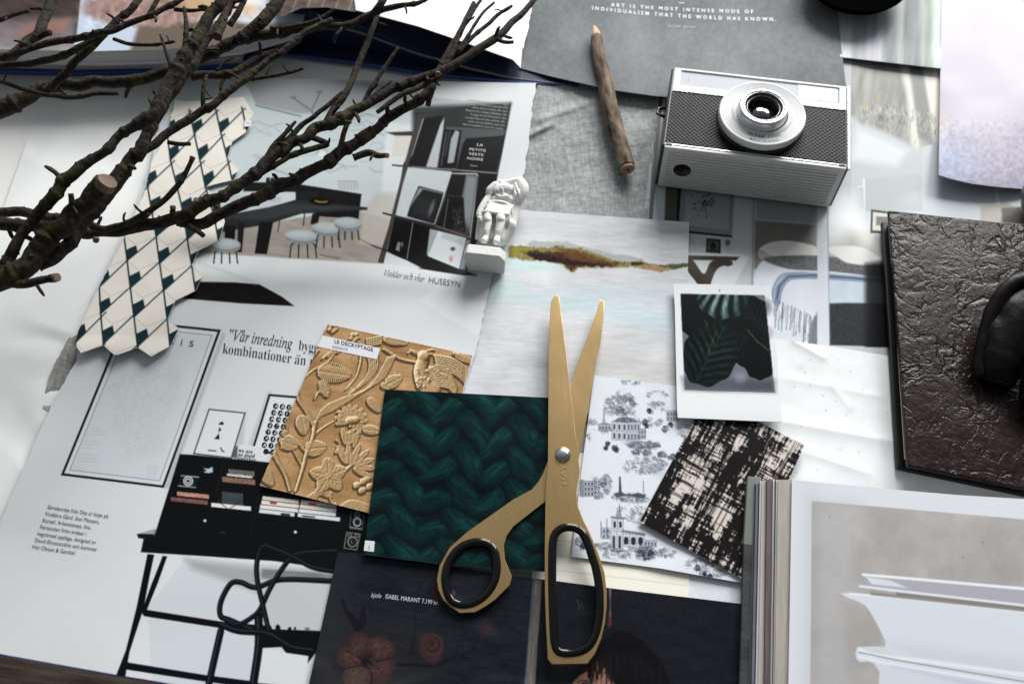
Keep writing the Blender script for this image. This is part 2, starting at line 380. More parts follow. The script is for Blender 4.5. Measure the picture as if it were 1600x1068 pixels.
c.poly([(1297, 438), (1400, 444), (1400, 480), (1297, 476)], (190, 203, 214), 4); c.grain(10, 12, seed=44, pts=[(1297, 438), (1400, 444), (1400, 480), (1297, 476)])
c.poly([(1296, 474), (1320, 473), (1400, 474), (1400, 542), (1297, 539)], (44, 46, 51), 3); c.grain(16, 1.8, seed=45, pts=[(1296, 474), (1400, 474), (1400, 542), (1297, 539)])
c.poly([(1352, 412), (1400, 405), (1400, 548), (1352, 545)], (14, 15, 18), 9, .85)  # dark end of the print, with the leather book's shadow painted in
c.poly([(1361, 327), (1390, 331), (1390, 365), (1360, 364)], (60, 60, 58), 1.2); c.poly([(1364, 331), (1390, 334), (1390, 361), (1363, 360)], (206, 206, 198), 1.2); c.poly([(1369, 338), (1390, 339), (1390, 353), (1369, 352)], (120, 120, 114), 1.4)
c.poly([(1297, 541), (1400, 543), (1400, 560), (1297, 560)], (188, 192, 196), 2)
sheet('magazine_spread', 'wide magazine spread with a bedroom picture under the silver camera', 'magazine page', cv, (1036, 60), (1700, 66), (1690, 602), (980, 496), .0009,
      left=[(1036, 60), (1028, 150), (1006, 340), (980, 496)], m=M_SILK, thick=.0003, zf=lambda X, Y: .0010*sstep(.4, .7, fbm(X/120, Y/120, 2, 15)))

# small green grey drapery picture at the top
cv = Cv(1290, -80, 1500, 130, (166, 174, 174)); c = cv
for x, w_, v in ((1318, 22, (196, 206, 204)), (1345, 24, (158, 160, 168)), (1366, 20, (178, 178, 186)), (1392, 26, (112, 119, 124)), (1424, 30, (104, 110, 112)), (1404, 8, (138, 152, 146)), (1450, 14, (128, 142, 132)), (1464, 12, (186, 196, 190))):
    c.poly([(x-w_/2+4, -80), (x+w_/2, -80), (x+w_/2, 110), (x-w_/2, 110)], v, 9, .9)
c.grain(26, 7, 60, 4, seed=60)
sheet('picture_page', 'page with a grey green curtain picture beside the grey poster at the top', 'magazine page', cv, (1300, -80), (1474, -80), (1471, 107), (1313, 89), .0032,
      m=M_SILK, zf=lambda X, Y: .0015*sstep(60, 108, Y), thick=.0004)
cv = Cv(1460, -120, 1750, 330, (196, 190, 200)); c = cv
c.grain(14, 90, seed=61); c.poly([(1460, 150), (1500, 190), (1560, 190), (1640, 160), (1700, 400), (1460, 400)], (142, 138, 156), 60, .85)
c.ell(1485, 265, 40, 34, (124, 138, 166), soft=40, a=.6); c.ell(1473, 190, 10, 18, (178, 166, 164), soft=12, a=.6); c.grain(24, 5, seed=63, pts=[(1466, 190), (1700, 190), (1700, 330), (1466, 300)]); c.grain(12, 2.2, seed=64, pts=[(1466, 180), (1700, 180), (1700, 330), (1466, 300)])
def zlav(X, Y): return .006*sstep(150, 290, Y)*sstep(1700, 1470, X)
sheet('fur_picture_page', 'lavender page with a furry picture, its lower edge curling up at the right', 'magazine page', cv, (1473, -120), (1740, -120), (1735, 300), (1467, 273), .0036,
      bottom=[(1467, 273), (1485, 279), (1520, 287), (1560, 292), (1600, 295), (1735, 300)], m=M_SILK, zf=zlav, thick=.0004)

# linen swatches
def linen(cv, s, rot):
    c_, s_ = math.cos(rot), math.sin(rot); u = cv.X*c_+cv.Y*s_; v = -cv.X*s_+cv.Y*c_
    n = (vn(u/1.5, v/7, 1)-.5)*.13+(vn(u/7, v/1.5, 2)-.5)*.13+(fbm(u/2.4, v/60, 3, 3)-.5)*.10+(fbm(u/60, v/2.4, 3, 8)-.5)*.10+(fbm(u/60, v/60, 2, 9)-.5)*.12
    cv.a += (n*s)[..., None]
M_LINEN = print_mat('linen_weave', .9, .1, .6, 2600, .0004)
cv = Cv(800, 90, 1060, 400, (150, 154, 154)); linen(cv, .85, -.12)
def zlin(X, Y):
    r = .0012*np.exp(-((Y-178-(X-870)*-.35)/7)**2)*sstep(830, 850, X)*sstep(935, 890, X)
    r += .0016*np.exp(-((Y-205+(X-840)*.5)/6)**2)*sstep(820, 830, X)*sstep(880, 850, X)
    r += .0007*np.exp(-((Y-150-(X-900)*.9)/9)**2)*sstep(935, 890, X)
    return r+.0012*fbm(X/30, Y/22, 3, 4)+.0012*sstep(230, 150, Y)
sheet('linen_swatch', 'grey woven linen swatch with small wrinkles under the twig pencil', 'fabric swatch', cv, (852, 96), (1036, 100), (1008, 380), (800, 372), .0012,
      left=torn([(852, 96), (832, 160), (818, 250), (800, 372)], 2, 7), m=M_LINEN, zf=zlin, thick=.0006, edge=(120, 122, 122))
cv = Cv(50, 480, 160, 660, (150, 150, 146)); linen(cv, .8, .3)
sheet('linen_scrap', 'narrow frayed scrap of grey linen sticking out at the left of the magazine page', 'fabric swatch', cv, (112, 520), (150, 520), (98, 650), (66, 637), .0010,
      left=torn([(112, 520), (84, 570), (72, 605), (66, 637)], 1.5, 3), bottom=torn([(66, 637), (76, 643), (98, 650)], 1, 4), m=M_LINEN, thick=.0005, zf=lambda X, Y: .001*fbm(X/20, Y/20, 2, 5), edge=(130, 130, 126))

# crumpled tissue at the right
def crease(X, Y, a, b, w, h):
    ax, ay = a; ex, ey = b[0]-ax, b[1]-ay; L = math.hypot(ex, ey); t = ((X-ax)*ex+(Y-ay)*ey)/L/L; d = (-(X-ax)*ey+(Y-ay)*ex)/L
    return h*np.exp(-np.abs(d/w)**1.4)*sstep(-.1, .1, t)*sstep(1.1, .9, t)
def ztis(X, Y):
    r = .0010*fbm(X/75, Y/60, 2, 71)+crease(X, Y, (1180, 650), (1400, 690), 11, .0007)+crease(X, Y, (1235, 530), (1290, 560), 7, .0006)+crease(X, Y, (1250, 575), (1232, 640), 8, -.0004)
    r += crease(X, Y, (1290, 590), (1330, 640), 7, .0003)+crease(X, Y, (1240, 700), (1360, 740), 8, .0004)+crease(X, Y, (1225, 590), (1380, 620), 8, .0003)
    return r
cv = Cv(1090, 500, 1720, 900, (226, 229, 231)); cv.grain(4, 12, seed=70)
for i in range(26): cv.ell(rnd.uniform(1220, 1400), rnd.uniform(560, 740), rnd.uniform(.6, 1.4), rnd.uniform(.5, 1.2), (120, 122, 124), soft=1.5, a=.6)
sheet('tissue_paper', 'creased blank white paper between the instant photo and the leather book', 'paper', cv, (1190, 524), (1700, 598), (1690, 880), (1110, 800), .0022,
      top=[(1190, 524), (1214, 529), (1300, 541), (1390, 556), (1700, 598)], m=M_MATTE, zf=ztis, thick=.00015)

# abstract landscape card
cv = Cv(690, 310, 1100, 670, (201, 203, 207)); c = cv
c.grain(6, 40, 6, 3, seed=80); c.grain(6, 9, 3, 3, seed=81); c.grain(7, 90, 40, seed=82)
for x, y, rx, ry, cc, a in ((830, 412, 46, 12, (190, 214, 213), .8), (800, 470, 60, 16, (188, 208, 208), .6), (900, 478, 90, 14, (182, 206, 212), .5), (1020, 500, 60, 14, (184, 210, 212), .5), (770, 445, 40, 16, (188, 214, 211), .6), (960, 470, 120, 26, (190, 208, 214), .4),
                         (820, 480, 40, 10, (212, 205, 205), .5), (1000, 560, 90, 40, (196, 196, 196), .5), (980, 580, 120, 22, (188, 188, 184), .5), (900, 360, 130, 12, (192, 192, 196), .5)):
    c.ell(x, y, rx, ry, cc, 3, 12, a)
c.poly([(1000, 350), (1074, 356), (1072, 378), (990, 370)], (182, 180, 178), 10, .5)
c.grain(12, 22, 2.2, 3, seed=83, o=3)
up = [(795, 385), (815, 384), (835, 386), (858, 387), (876, 383), (890, 388), (905, 387), (930, 396), (955, 405), (985, 411), (1000, 407), (1018, 413), (1038, 415), (1050, 412), (1062, 414), (1078, 411)]
dn = [(1078, 415), (1062, 419), (1046, 420), (1034, 425), (1010, 420), (985, 417), (960, 418), (930, 421), (905, 421), (896, 429), (884, 422), (876, 415), (850, 410), (825, 407), (795, 402)]
c.poly([(824, 381), (835, 376), (862, 378), (886, 377), (905, 384), (925, 388), (950, 396), (985, 399), (1004, 405), (1010, 412), (950, 412), (880, 398), (830, 390)], (160, 164, 160), 3, .8, 2, 5)
dn = [(x, y-(3 if y > 409 and x < 960 else 0)) for x, y in dn]
c.poly(up+dn, (128, 116, 68), 2.5, .95, 2.5, 5, 3)
c.poly([(812, 392), (850, 392), (900, 396), (940, 408), (972, 412), (950, 417), (905, 415), (893, 424), (880, 412), (840, 406)], (66, 42, 32), 2.5, .95, 4, 8, 4)
c.poly([(868, 386), (905, 392), (950, 408), (975, 412), (930, 413), (890, 404)], (96, 66, 42), 3, .85, 4, 9, 4)
c.poly([(815, 394), (850, 398), (900, 408), (950, 413), (930, 416), (890, 414), (840, 406)], (36, 24, 22), 3, .9, 3, 10, 4)
c.poly([(982, 410), (1000, 409), (1010, 413), (990, 414)], (34, 30, 22), 2, .9, 1.5); c.poly([(1004, 412), (1040, 416), (1060, 419), (1034, 424), (1008, 419)], (176, 140, 112), 3, .8, 3)
c.poly([(1030, 415), (1058, 413), (1076, 411), (1078, 416), (1050, 420)], (60, 84, 52), 2, .85, 2.5); c.poly([(800, 386), (832, 388), (822, 396), (800, 398)], (140, 150, 50), 3, .6, 2)
c.grain(20, 3, seed=85, pts=up+dn)
sheet('painting_card', 'pale card with an abstract gold and brown mountain ridge painted across it', 'art card', cv, (798, 327), (1077, 347), (1062, 650), (694, 640), .0030,
      right=[(1077, 347), (1074, 443), (1062, 650)], m=M_MATTE, zf=lambda X, Y: .0008*sstep(.4, .7, fbm(X/90, Y/90, 2, 35)))

# grey poster with quotation
cv = Cv(790, -160, 1340, 170, (122, 125, 127)); c = cv
c.grain(22, 60, seed=90, o=5); c.grain(10, 5, seed=91); c.poly([(960, -160), (1000, -160), (1010, 170), (980, 170)], (150, 152, 154), 50, .5)
ps = dict(tl=(838, -160), tr=(1300, -160), br=(1326, 168), bl=(811, 106))
def zpos(X, Y): return .0045*sstep(20, 150, Y)*sstep(1200, 1010, X)*(1-.75*sstep(915, 820, X))
PO = sheet('quotation_poster', 'dark grey poster with a white quotation behind the camera', 'poster', cv, ps['tl'], ps['tr'], ps['br'], ps['bl'], .0040,
           bottom=[(811, 106), (860, 119), (905, 129), (960, 141), (1025, 150), (1120, 156), (1326, 168)], right=[(1300, -160), (1308, 20), (1326, 168)], m=M_MATTE, zf=zpos, thick=.0003)
zt = lambda x, y: .0041+zpos(x, y)+.0001
def arc_text(s, x0, y0, x1, y1, sag, h, nm, col=(226, 228, 228), wt=.02, sp=1.7):
    cu = bpy.data.curves.new('m', 'FONT'); cu.body = s; cu.space_character = sp; cu.offset = wt
    o_ = bpy.data.objects.new('m', cu); SC.collection.objects.link(o_); bpy.context.view_layer.update(); W = max(o_.dimensions[0], .01); bpy.data.objects.remove(o_)
    def bend(x, y):
        t = x/W; return x0+(x1-x0)*t, y0+(y1-y0)*t+sag*4*t*(1-t)-y*h
    return text(nm, s, None, None, None, zt, col, PO, weight=wt, space=sp, bend=bend)
arc_text('ART IS THE MOST INTENSE MODE OF', 955, 10, 1177, 21, 2, 7.4, 'printed_text')
arc_text('INDIVIDUALISM THAT THE WORLD HAS KNOWN.', 925, 15, 1212, 33, 4, 7.8, 'printed_text')
arc_text('OSCAR WILDE', 1043, 42, 1086, 44, 0, 4.6, 'printed_text', (196, 198, 200), .0)
arc_text('—', 1061, 6.5, 1070, 7, 0, 8, 'printed_text', wt=.03)
# ------------------------------------------------------------------ lined cream paper
cv = Cv(820, 690, 1180, 990, (232, 230, 218)); c = cv
for k in range(8): c.line([(820, 720+k*23.5), (1180, 762+k*23.5)], 1, (178, 178, 168), 1., .8)
sheet('lined_paper', 'cream ruled note paper peeking out under the scissors handles', 'note paper', cv, (846, 700), (1086, 728), (1073, 980), (826, 960), .0034, m=M_MATTE, zf=None)
cv = Cv(1050, 820, 1200, 990, (212, 215, 220)); cv.grain(6, 8, seed=100)
sheet('paper_slip', 'blank pale grey slip of paper right of the cream ruled paper', 'paper', cv, (1070, 840), (1176, 856), (1172, 990), (1072, 980), .0032, m=M_SILK)

# ------------------------------------------------------------------ the big interiors magazine page
cv = Cv(-130, 90, 860, 1160, (207, 210, 212)); c = cv
c.grain(3, 120, seed=110)
# kitchen picture
K = [(250, 100), (830, 140), (800, 165), (748, 433), (690, 422), (600, 410), (500, 400), (400, 397), (296, 393), (240, 392)]
c.poly(K[:1]+[(655, 130), (652, 180), (600, 411)]+K[7:], (192, 199, 202), 1.2)
c.poly([(360, 165), (652, 160), (620, 300), (360, 300)], (180, 190, 192), 20, .7)
rn = random.Random(8)
for i in range(26):
    x, y = rn.uniform(380, 600), rn.uniform(170, 270); p = [(x, y)]
    for k in range(6): x += rn.uniform(4, 12); y += rn.uniform(-6, 7); p.append((x, y))
    c.line(p, rn.uniform(.8, 3), (136, 146, 148), 2.2, rn.uniform(.25, .6))
c.poly([(380, 120), (660, 130), (650, 170), (560, 170), (470, 178), (400, 164)], (146, 150, 152), 5, .9); c.line([(400, 165), (470, 182)], 2, (110, 114, 116), 2)
c.line([(458, 153), (484, 171)], 1.6, (92, 88, 84), 1.2); c.line([(500, 145), (487, 172), (489, 180)], 1.5, (92, 88, 84), 1.2); c.line([(470, 165), (520, 200)], 1, (120, 120, 118), 1.2, .6)
for x, y in ((458, 152), (499, 144), (455, 208), (496, 194), (470, 210), (500, 238)): c.ell(x, y, 5, 2.2, (120, 116, 112), -5, 1.5, .8)
for x, y in ((497, 200), (503, 240), (470, 208)): c.ell(x, y, 6, 5, (206, 212, 214), 0, 2, .9)
c.poly([(604, 190), (650, 196), (640, 300), (596, 300)], (206, 210, 212), 6, .9); c.poly([(616, 212), (643, 212), (640, 244), (612, 244)], (198, 192, 186), 4, .8); c.poly([(602, 207), (645, 205), (645, 212), (618, 212)], (52, 48, 46), 1.3)
# floor
c.poly([(330, 365), (350, 330), (440, 345), (500, 335), (560, 330), (620, 345), (600, 412), (296, 394)], (150, 144, 136), 3); c.grain(16, 26, 6, 12, seed=115, pts=[(330, 365), (350, 330), (440, 345), (500, 335), (560, 330), (620, 345), (600, 412), (296, 394)])
c.poly([(590, 300), (640, 310), (615, 390), (560, 380), (565, 330)], (184, 180, 172), 10, .8)
c.line([(560, 372), (590, 388)], 1.2, (96, 88, 80), 1.2); c.line([(500, 398), (530, 404)], 2, (110, 100, 90), 1.5)
# black counter, far stools
c.poly([(384, 284), (470, 287), (470, 300), (380, 299)], (20, 21, 22), 1.4); c.poly([(462, 287), (565, 303), (560, 342), (500, 338), (462, 318)], (16, 17, 18), 1.4)
for k in range(6): c.poly([(416+k*7, 278), (421+k*7, 277), (423+k*7, 288), (415+k*7, 288)], (28, 29, 30), 1.2)
for k in range(6): c.line([(528+k*5.4, 283), (530+k*5.4, 297)], .9, (150, 156, 158), 1.); c.line([(527+k*5.4, 283), (531+k*5.4, 283), (533+k*5.4, 296)], .8, (120, 124, 126), 1.)
c.poly([(352, 304), (440, 308), (438, 316), (352, 314)], (176, 184, 188), 1.5)
c.poly([(462, 300), (498, 298), (494, 322), (466, 320)], (26, 27, 28), 1.4)
# table
c.poly([(340, 338), (420, 324), (462, 312), (500, 316), (574, 324), (574, 328), (470, 334), (420, 350), (350, 362), (330, 356)], (38, 40, 42), 1.3)
c.poly([(345, 340), (450, 318), (560, 324), (470, 331), (410, 344)], (56, 59, 61), 5, .8)
c.ell(502, 315, 18, 6, (10, 10, 10), 4); c.line([(493, 314), (502, 316), (511, 315)], 2.4, (166, 142, 50), 1.4, .85)
c.poly([(405, 348), (427, 346), (417, 397), (398, 396)], (17, 17, 18), 1.3); c.poly([(488, 334), (500, 334), (496, 352), (485, 350)], (20, 20, 20), 1.3); c.poly([(530, 330), (540, 328), (536, 340), (528, 338)], (20, 20, 20), 1.3)
c.poly([(352, 352), (368, 352), (366, 394), (350, 392)], (18, 18, 19), 1.3); c.poly([(372, 348), (382, 348), (378, 394), (370, 394)], (26, 26, 27), 1.3); c.line([(476, 333), (474, 352)], 1.6, (30, 30, 30)); c.line([(437, 345), (434, 362)], 1.4, (30, 30, 30))
for x, y, r in ((473, 367, 27), (512, 355, 24), (544, 347, 21), (352, 380, 24)):
    for dx in (-.75, -.25, .3, .8):
        c.line([(x+dx*r*.6, y+r*.4), (x+dx*r*.9, y+r*.6), (x+dx*r*1.0, y+r*1.3)], 2., (28, 29, 30), 1.1)
    c.ell(x, y+5, r, 9.5, (128, 134, 136), 3, 1.2); c.ell(x, y+1, r, 9, (158, 166, 169), 3, 1.2); c.ell(x-2, y-1, r*.8, 5.5, (176, 184, 187), 3, 4)
    c.line([(x-r*.95, y+4), (x-r*.4, y+9.5), (x+r*.3, y+10.5), (x+r*.95, y+6)], .8, (80, 84, 86), 1., .7)
# shelf picture
def S(pts): return [(560+x/3.56, 150+y/3.56) for x, y in pts]
c.poly([(655, 150), (800, 165), (748, 433), (690, 422), (600, 410), (640, 240)], (176, 183, 186), 1.2)
c.poly(S([(360, 120), (600, 60), (850, 40), (775, 470), (660, 800), (600, 1000), (340, 960), (160, 860), (200, 680), (250, 380)]), (16, 17, 18), 1.2)
c.poly(S([(300, 60), (850, 38), (830, 190), (300, 190)]), (42, 44, 45), 8, .9)
c.poly(S([(490, 170), (820, 190), (800, 240), (780, 425), (440, 402)]), (72, 76, 78), 2)
c.poly(S([(350, 130), (470, 110), (430, 250), (380, 395), (290, 385), (270, 370)]), (12, 12, 13), 1.2); c.poly(S([(355, 125), (365, 125), (300, 330), (262, 390), (258, 360)]), (150, 156, 158), 1.5)
c.poly(S([(455, 160), (478, 120), (470, 200), (438, 400), (375, 396)]), (172, 178, 181), 1.5)
c.poly(S([(478, 185), (575, 190), (545, 400), (445, 402)]), (14, 14, 15), 1.1); c.poly(S([(540, 190), (562, 200), (530, 370), (495, 375), (515, 240)]), (150, 156, 158), 1.2); c.line(S([(490, 200), (460, 390)]), .9, (120, 124, 126)); c.line(S([(508, 200), (482, 330)]), 1.3, (110, 114, 116), 1., .6)
c.poly(S([(600, 236), (815, 220), (812, 235), (770, 425), (545, 412), (580, 270)]), (9, 9, 10), 1.2)
c.poly(S([(265, 395), (520, 420), (450, 640), (420, 720), (205, 670), (230, 520)]), (188, 195, 198), 1.2)
c.poly(S([(335, 500), (475, 535), (430, 715), (270, 670), (290, 600)]), (26, 27, 28), 1.2); c.poly(S([(340, 510), (360, 515), (290, 610), (270, 640)]), (176, 180, 182), 3, .8); c.ell(*S([(405, 625)])[0], 3, 12, (168, 172, 172), 20, 3, .8); c.line(S([(360, 515), (470, 540)]), 2.2, (160, 164, 164), 2, .7); c.poly(S([(330, 560), (430, 590), (400, 690), (300, 650)]), (46, 48, 50), 10, .6)
c.poly(S([(520, 430), (665, 435), (620, 785), (500, 740), (425, 725)]), (60, 63, 65), 1.2); c.poly(S([(600, 440), (662, 445), (625, 760), (585, 680), (580, 560)]), (128, 133, 136), 7, .9)
c.poly(S([(515, 435), (598, 440), (575, 560), (485, 550)]), (14, 14, 15), 2); c.poly(S([(490, 555), (585, 565), (595, 760), (430, 722)]), (12, 12, 13), 1.5)
c.line(S([(500, 570), (475, 730)]), 1.5, (140, 142, 144), 1.2, .6)
for i in range(130):
    x, y = rn.uniform(520, 580), rn.uniform(620, 750); c.ell(*S([(x-(y-620)*-.05, y)])[0], .6, .6, (96, 98, 100), 0, 1, .7)
c.line(S([(517, 430), (655, 433), (668, 445), (622, 786)]), 1.4, (206, 209, 210)); c.line(S([(517, 430), (420, 722)]), 1.2, (190, 194, 196))
c.poly(S([(668, 432), (775, 430), (720, 560), (660, 640), (625, 785)]), (11, 11, 12), 1.2)
c.poly(S([(190, 380), (780, 425), (778, 436), (190, 388)]), (66, 62, 62), 1.); c.line(S([(300, 395), (770, 428)]), 1.1, (150, 152, 154), 1.)
c.poly(S([(135, 645), (420, 715), (630, 788), (625, 800), (410, 732), (135, 655)]), (44, 36, 38), 1.); c.line(S([(430, 722), (625, 790)]), 1., (150, 128, 132), 1.)
c.poly(S([(205, 680), (300, 705), (268, 905), (165, 858)]), (13, 13, 14), 1.2); c.line(S([(303, 705), (270, 905)]), 1.2, (140, 144, 146)); c.poly(S([(308, 708), (398, 735), (380, 880), (275, 910)]), (10, 10, 11), 1.2)
c.poly(S([(220, 810), (235, 815), (228, 865), (206, 855)]), (150, 154, 156), 1.5, .8); c.ell(*S([(243, 825)])[0], 2, 4, (110, 112, 114), 0, 1.5, .8)
c.poly(S([(398, 738), (450, 750), (390, 890), (380, 880)]), (150, 156, 158), 1.5); c.poly(S([(445, 750), (600, 790), (560, 962), (385, 892)]), (194, 200, 202), 1.2); c.ell(*S([(525, 850)])[0], 3.5, 3, (60, 50, 50), 0, 2.5, .9); c.ell(*S([(515, 905)])[0], 3, 5, (190, 120, 128), 0, 2.5, .8); c.poly(S([(470, 760), (590, 790), (580, 830), (460, 790)]), (150, 156, 158), 5, .6)
c.poly(S([(600, 800), (625, 800), (590, 965), (562, 962)]), (120, 128, 134), 1.3)
c.poly(S([(385, 890), (560, 962), (670, 1000), (560, 990), (360, 960), (270, 910)]), (12, 12, 13), 1.2)
c.poly(S([(330, 95), (362, 110), (250, 480), (140, 930), (108, 925), (170, 720)]), (54, 50, 50), 1.2); c.line(S([(346, 100), (240, 480), (125, 925)]), 1.5, (84, 80, 80), 2, .7); c.line(S([(305, 100), (400, 96), (600, 60)]), 1.4, (30, 30, 30)); c.line(S([(190, 385), (270, 392)]), 2, (40, 38, 38)); c.line(S([(75, 830), (160, 862), (360, 958)]), 2, (34, 32, 32))
c.poly(S([(155, 870), (265, 912), (355, 958), (140, 932)]), (196, 202, 206), 1.2)
c.poly([(745, 434), (752, 400), (800, 165), (860, 168), (860, 440)], (205, 209, 212), 1.)
# under the fold: dark wedge and pale triangle
c.poly([(290, 460), (312, 440), (368, 441), (405, 444), (440, 463), (460, 478), (380, 474), (285, 466)], (24, 21, 20), 1.2); c.grain(6, 20, 5, 5, seed=117, pts=[(290, 460), (312, 440), (440, 463), (460, 478), (285, 466)])
c.line([(310, 410), (340, 420), (400, 442)], 4, (184, 189, 193), 5, .7)  # grey stroke paints the shading along the fold
c.poly([(657, 471), (690, 440), (700, 432), (790, 438), (745, 524)], (214, 217, 220), 1.3)
c.poly([(702, 430), (770, 440), (760, 470), (712, 462)], (190, 194, 197), 9, .35)
# big framed poster
def frame(tl, tr, br, bl, w, col, inner):
    c.poly([tl, tr, br, bl], col, 1.1)
    def ins(k):
        P4 = np.array([tl, tr, br, bl], float); out = []
        for i in range(4):
            a, b, d = P4[i], P4[(i+1) % 4], P4[i-1]; e1 = (b-a)/np.linalg.norm(b-a); e2 = (d-a)/np.linalg.norm(d-a)
            out.append(tuple(a+(e1+e2)*k/max(.5, abs(e1[0]*e2[1]-e1[1]*e2[0]))))
        return out
    c.poly(ins(w), inner, 1.1); return ins
c.poly([(348, 519), (352, 522), (264, 762), (256, 762)], (150, 155, 160), 5, .6)
fi = frame((195, 499), (345, 515), (256, 761.5), (95, 742), 3.6, (12, 14, 20), (206, 211, 214))
pin = fi(9.5); pin2 = fi(10.5); c.poly(pin, (112, 116, 126), 1.); c.poly(pin2, (200, 205, 209), 1.)
mp = [(200, 580), (236, 566), (278, 574), (286, 610), (268, 640), (252, 700), (204, 716), (182, 690), (176, 640), (172, 600)]
c.poly(mp, (193, 198, 201), 12, .7, 14, 5, 16); c.grain(9, 4, seed=121, pts=mp)
for i in range(14): y = 662+i*5.2; c.line([(140-i*1.8, y), (140-i*1.8+rn.uniform(14, 30), y+2)], 2.2, (184, 189, 193), 1.8, .7 if i % 4 else .1)
for i in range(12): y = 725+i*1.8; c.line([(232-i*.4, y), (248-i*.4, y+1)], .9, (176, 180, 184), 1, .5)
# small frames over the desk
c.poly([(385, 642), (378, 715), (364, 715), (372, 650)], (170, 174, 178), 4, .6)
fi = frame((326, 638), (384, 644), (362, 716), (301.5, 709), 2.0, (60, 62, 64), (210, 214, 217))
c.poly([(343, 660), (348, 658), (350, 663), (342, 663)], (14, 14, 15), .9); c.poly([(343, 667), (346, 671), (341, 675)], (14, 14, 15), .9); c.poly([(342, 677), (343, 686), (335, 685)], (14, 14, 15), .9); c.line([(326, 703), (337, 704)], 1.7, (20, 20, 20)); c.line([(345, 699), (347, 704), (350, 705)], 1.6, (20, 20, 20))
c.poly([(395, 700), (425, 610), (418, 612), (388, 695)], (170, 174, 178), 5, .6)
fi = frame((420, 615), (500, 622), (470, 712), (392, 706), 3.2, (12, 12, 13), (210, 214, 217))
c.poly([(370, 696), (376, 694), (412, 698), (412, 716), (370, 710)], (206, 210, 213), 1.1); c.poly([(368, 697), (372, 696), (370, 716), (362, 714)], (60, 62, 66), 1.5, .8)
# black secretary desk
c.poly([(281, 709), (301, 710), (362, 716), (370, 717), (412, 721), (640, 745), (640, 900), (600, 900), (500, 886), (430, 876), (316, 868), (220, 862), (224, 842), (241, 837)], (13, 14, 16), 1.1)
c.poly([(214, 834), (243, 827), (241, 836), (238, 843), (216, 840)], (18, 19, 22), 1.1); c.poly([(216, 833), (243, 825), (241, 834)], (150, 156, 162), 1.2)
def Z(x, y): return (x/3.56, 560+y/3.56)
def bk(x0, y0, x1, y1, h, col, n=1, sl=.1):
    for k in range(n):
        yy0 = y0+h*k/n; cc = col if not isinstance(col[0], tuple) else col[k % len(col)]
        c.poly([Z(x0-k*3, yy0), Z(x1-k*3, yy0+(x1-x0)*sl), Z(x1-k*3, yy0+(x1-x0)*sl+h/n-3), Z(x0-k*3, yy0+h/n-3)], cc, .8)
c.poly([Z(1008, 645), Z(1105, 655), Z(1090, 716), Z(992, 705)], (20, 24, 27), 1.); c.line([Z(1008, 650), Z(1105, 658)], 1.6, (158, 166, 170)); c.line([Z(992, 706), Z(1088, 716)], 1.6, (150, 158, 162)); c.ell(*Z(1047, 680), 8, 8, (168, 176, 180)); c.ell(*Z(1047, 680), 5.5, 5.5, (90, 98, 104)); c.ell(*Z(1047, 680), 4, 4, (196, 202, 206)); c.ell(*Z(1047, 680), 2.4, 2.4, (24, 28, 30))
c.poly([Z(1130, 608), Z(1160, 612), Z(1182, 600), Z(1184, 630), Z(1160, 636), Z(1132, 630), Z(1150, 622)], (168, 188, 196), 1.)
bk(1270, 612, 1415, 0, 30, ((96, 94, 92), (78, 76, 74))); bk(1262, 638, 1405, 0, 16, (196, 196, 192)); bk(1236, 655, 1420, 0, 32, (126, 96, 80)); c.grain(40, 2, seed=131, pts=[Z(1236, 612), Z(1420, 630), Z(1420, 706), Z(1236, 690)])
bk(985, 738, 1162, 0, 26, (176, 132, 112)); bk(950, 768, 1155, 0, 26, (112, 78, 78)); c.grain(34, 2, seed=132, pts=[Z(950, 738), Z(1162, 756), Z(1150, 815), Z(945, 795)])
bk(1235, 738, 1352, 0, 80, ((60, 66, 74), (190, 194, 198), (206, 208, 210), (60, 60, 64), (210, 212, 214))); bk(1175, 800, 1396, 0, 26, (214, 215, 214)); c.line([Z(1200, 780), Z(1270, 838), Z(1345, 790)], .9, (20, 20, 22))
for k in range(14): c.line([Z(1215+k*9, 782), Z(1213+k*9, 800)], .9, (50, 50, 54))
c.ell(*Z(1140, 900), 2.4, 2.2, (190, 196, 200)); c.line([Z(1225, 970), Z(1240, 962), Z(1252, 968)], .9, (70, 74, 78)); c.line([Z(1240, 590), Z(1200, 760)], .8, (34, 36, 38)); c.line([Z(1465, 640), Z(1390, 1000)], .8, (30, 32, 34))
def Q(x, y): return (400+x/3.56, 560+y/3.56)
def bq(x0, y0, x1, h, col): c.poly([Q(x0, y0), Q(x1, y0+(x1-x0)*.11), Q(x1-2, y0+(x1-x0)*.11+h), Q(x0-4, y0+h)], col, .8)
for k, (x0, x1) in enumerate(((38, 240), (32, 240), (24, 235), (20, 215))): bq(x0, 763+k*24, x1, 21, ((214, 210, 204), (222, 214, 206), (214, 214, 214), (206, 208, 212))[k])
for k, (x0, x1) in enumerate(((252, 450), (246, 448), (240, 445), (234, 468))): bq(x0, 785+k*24, x1, 21, ((214, 206, 200), (220, 214, 208), (210, 212, 214), (208, 210, 214))[k])
bq(80, 792, 116, 15, (150, 74, 62)); bq(295, 800, 334, 15, (176, 74, 72)); bq(140, 856, 190, 14, (50, 54, 64)); bq(258, 868, 330, 9, (74, 80, 92))
c.ell(*Q(219, 963), 2.4, 2.2, (206, 208, 206))
for yy, rr in ((865, 4.2), (908, 6.5)): c.ell(*Q(563, yy), rr, rr*1.1, (176, 180, 180)); c.ell(*Q(563, yy), rr*.75, rr*.8, (40, 52, 66)); c.ell(*Q(566, yy+2), rr*.4, rr*.4, (10, 14, 18))
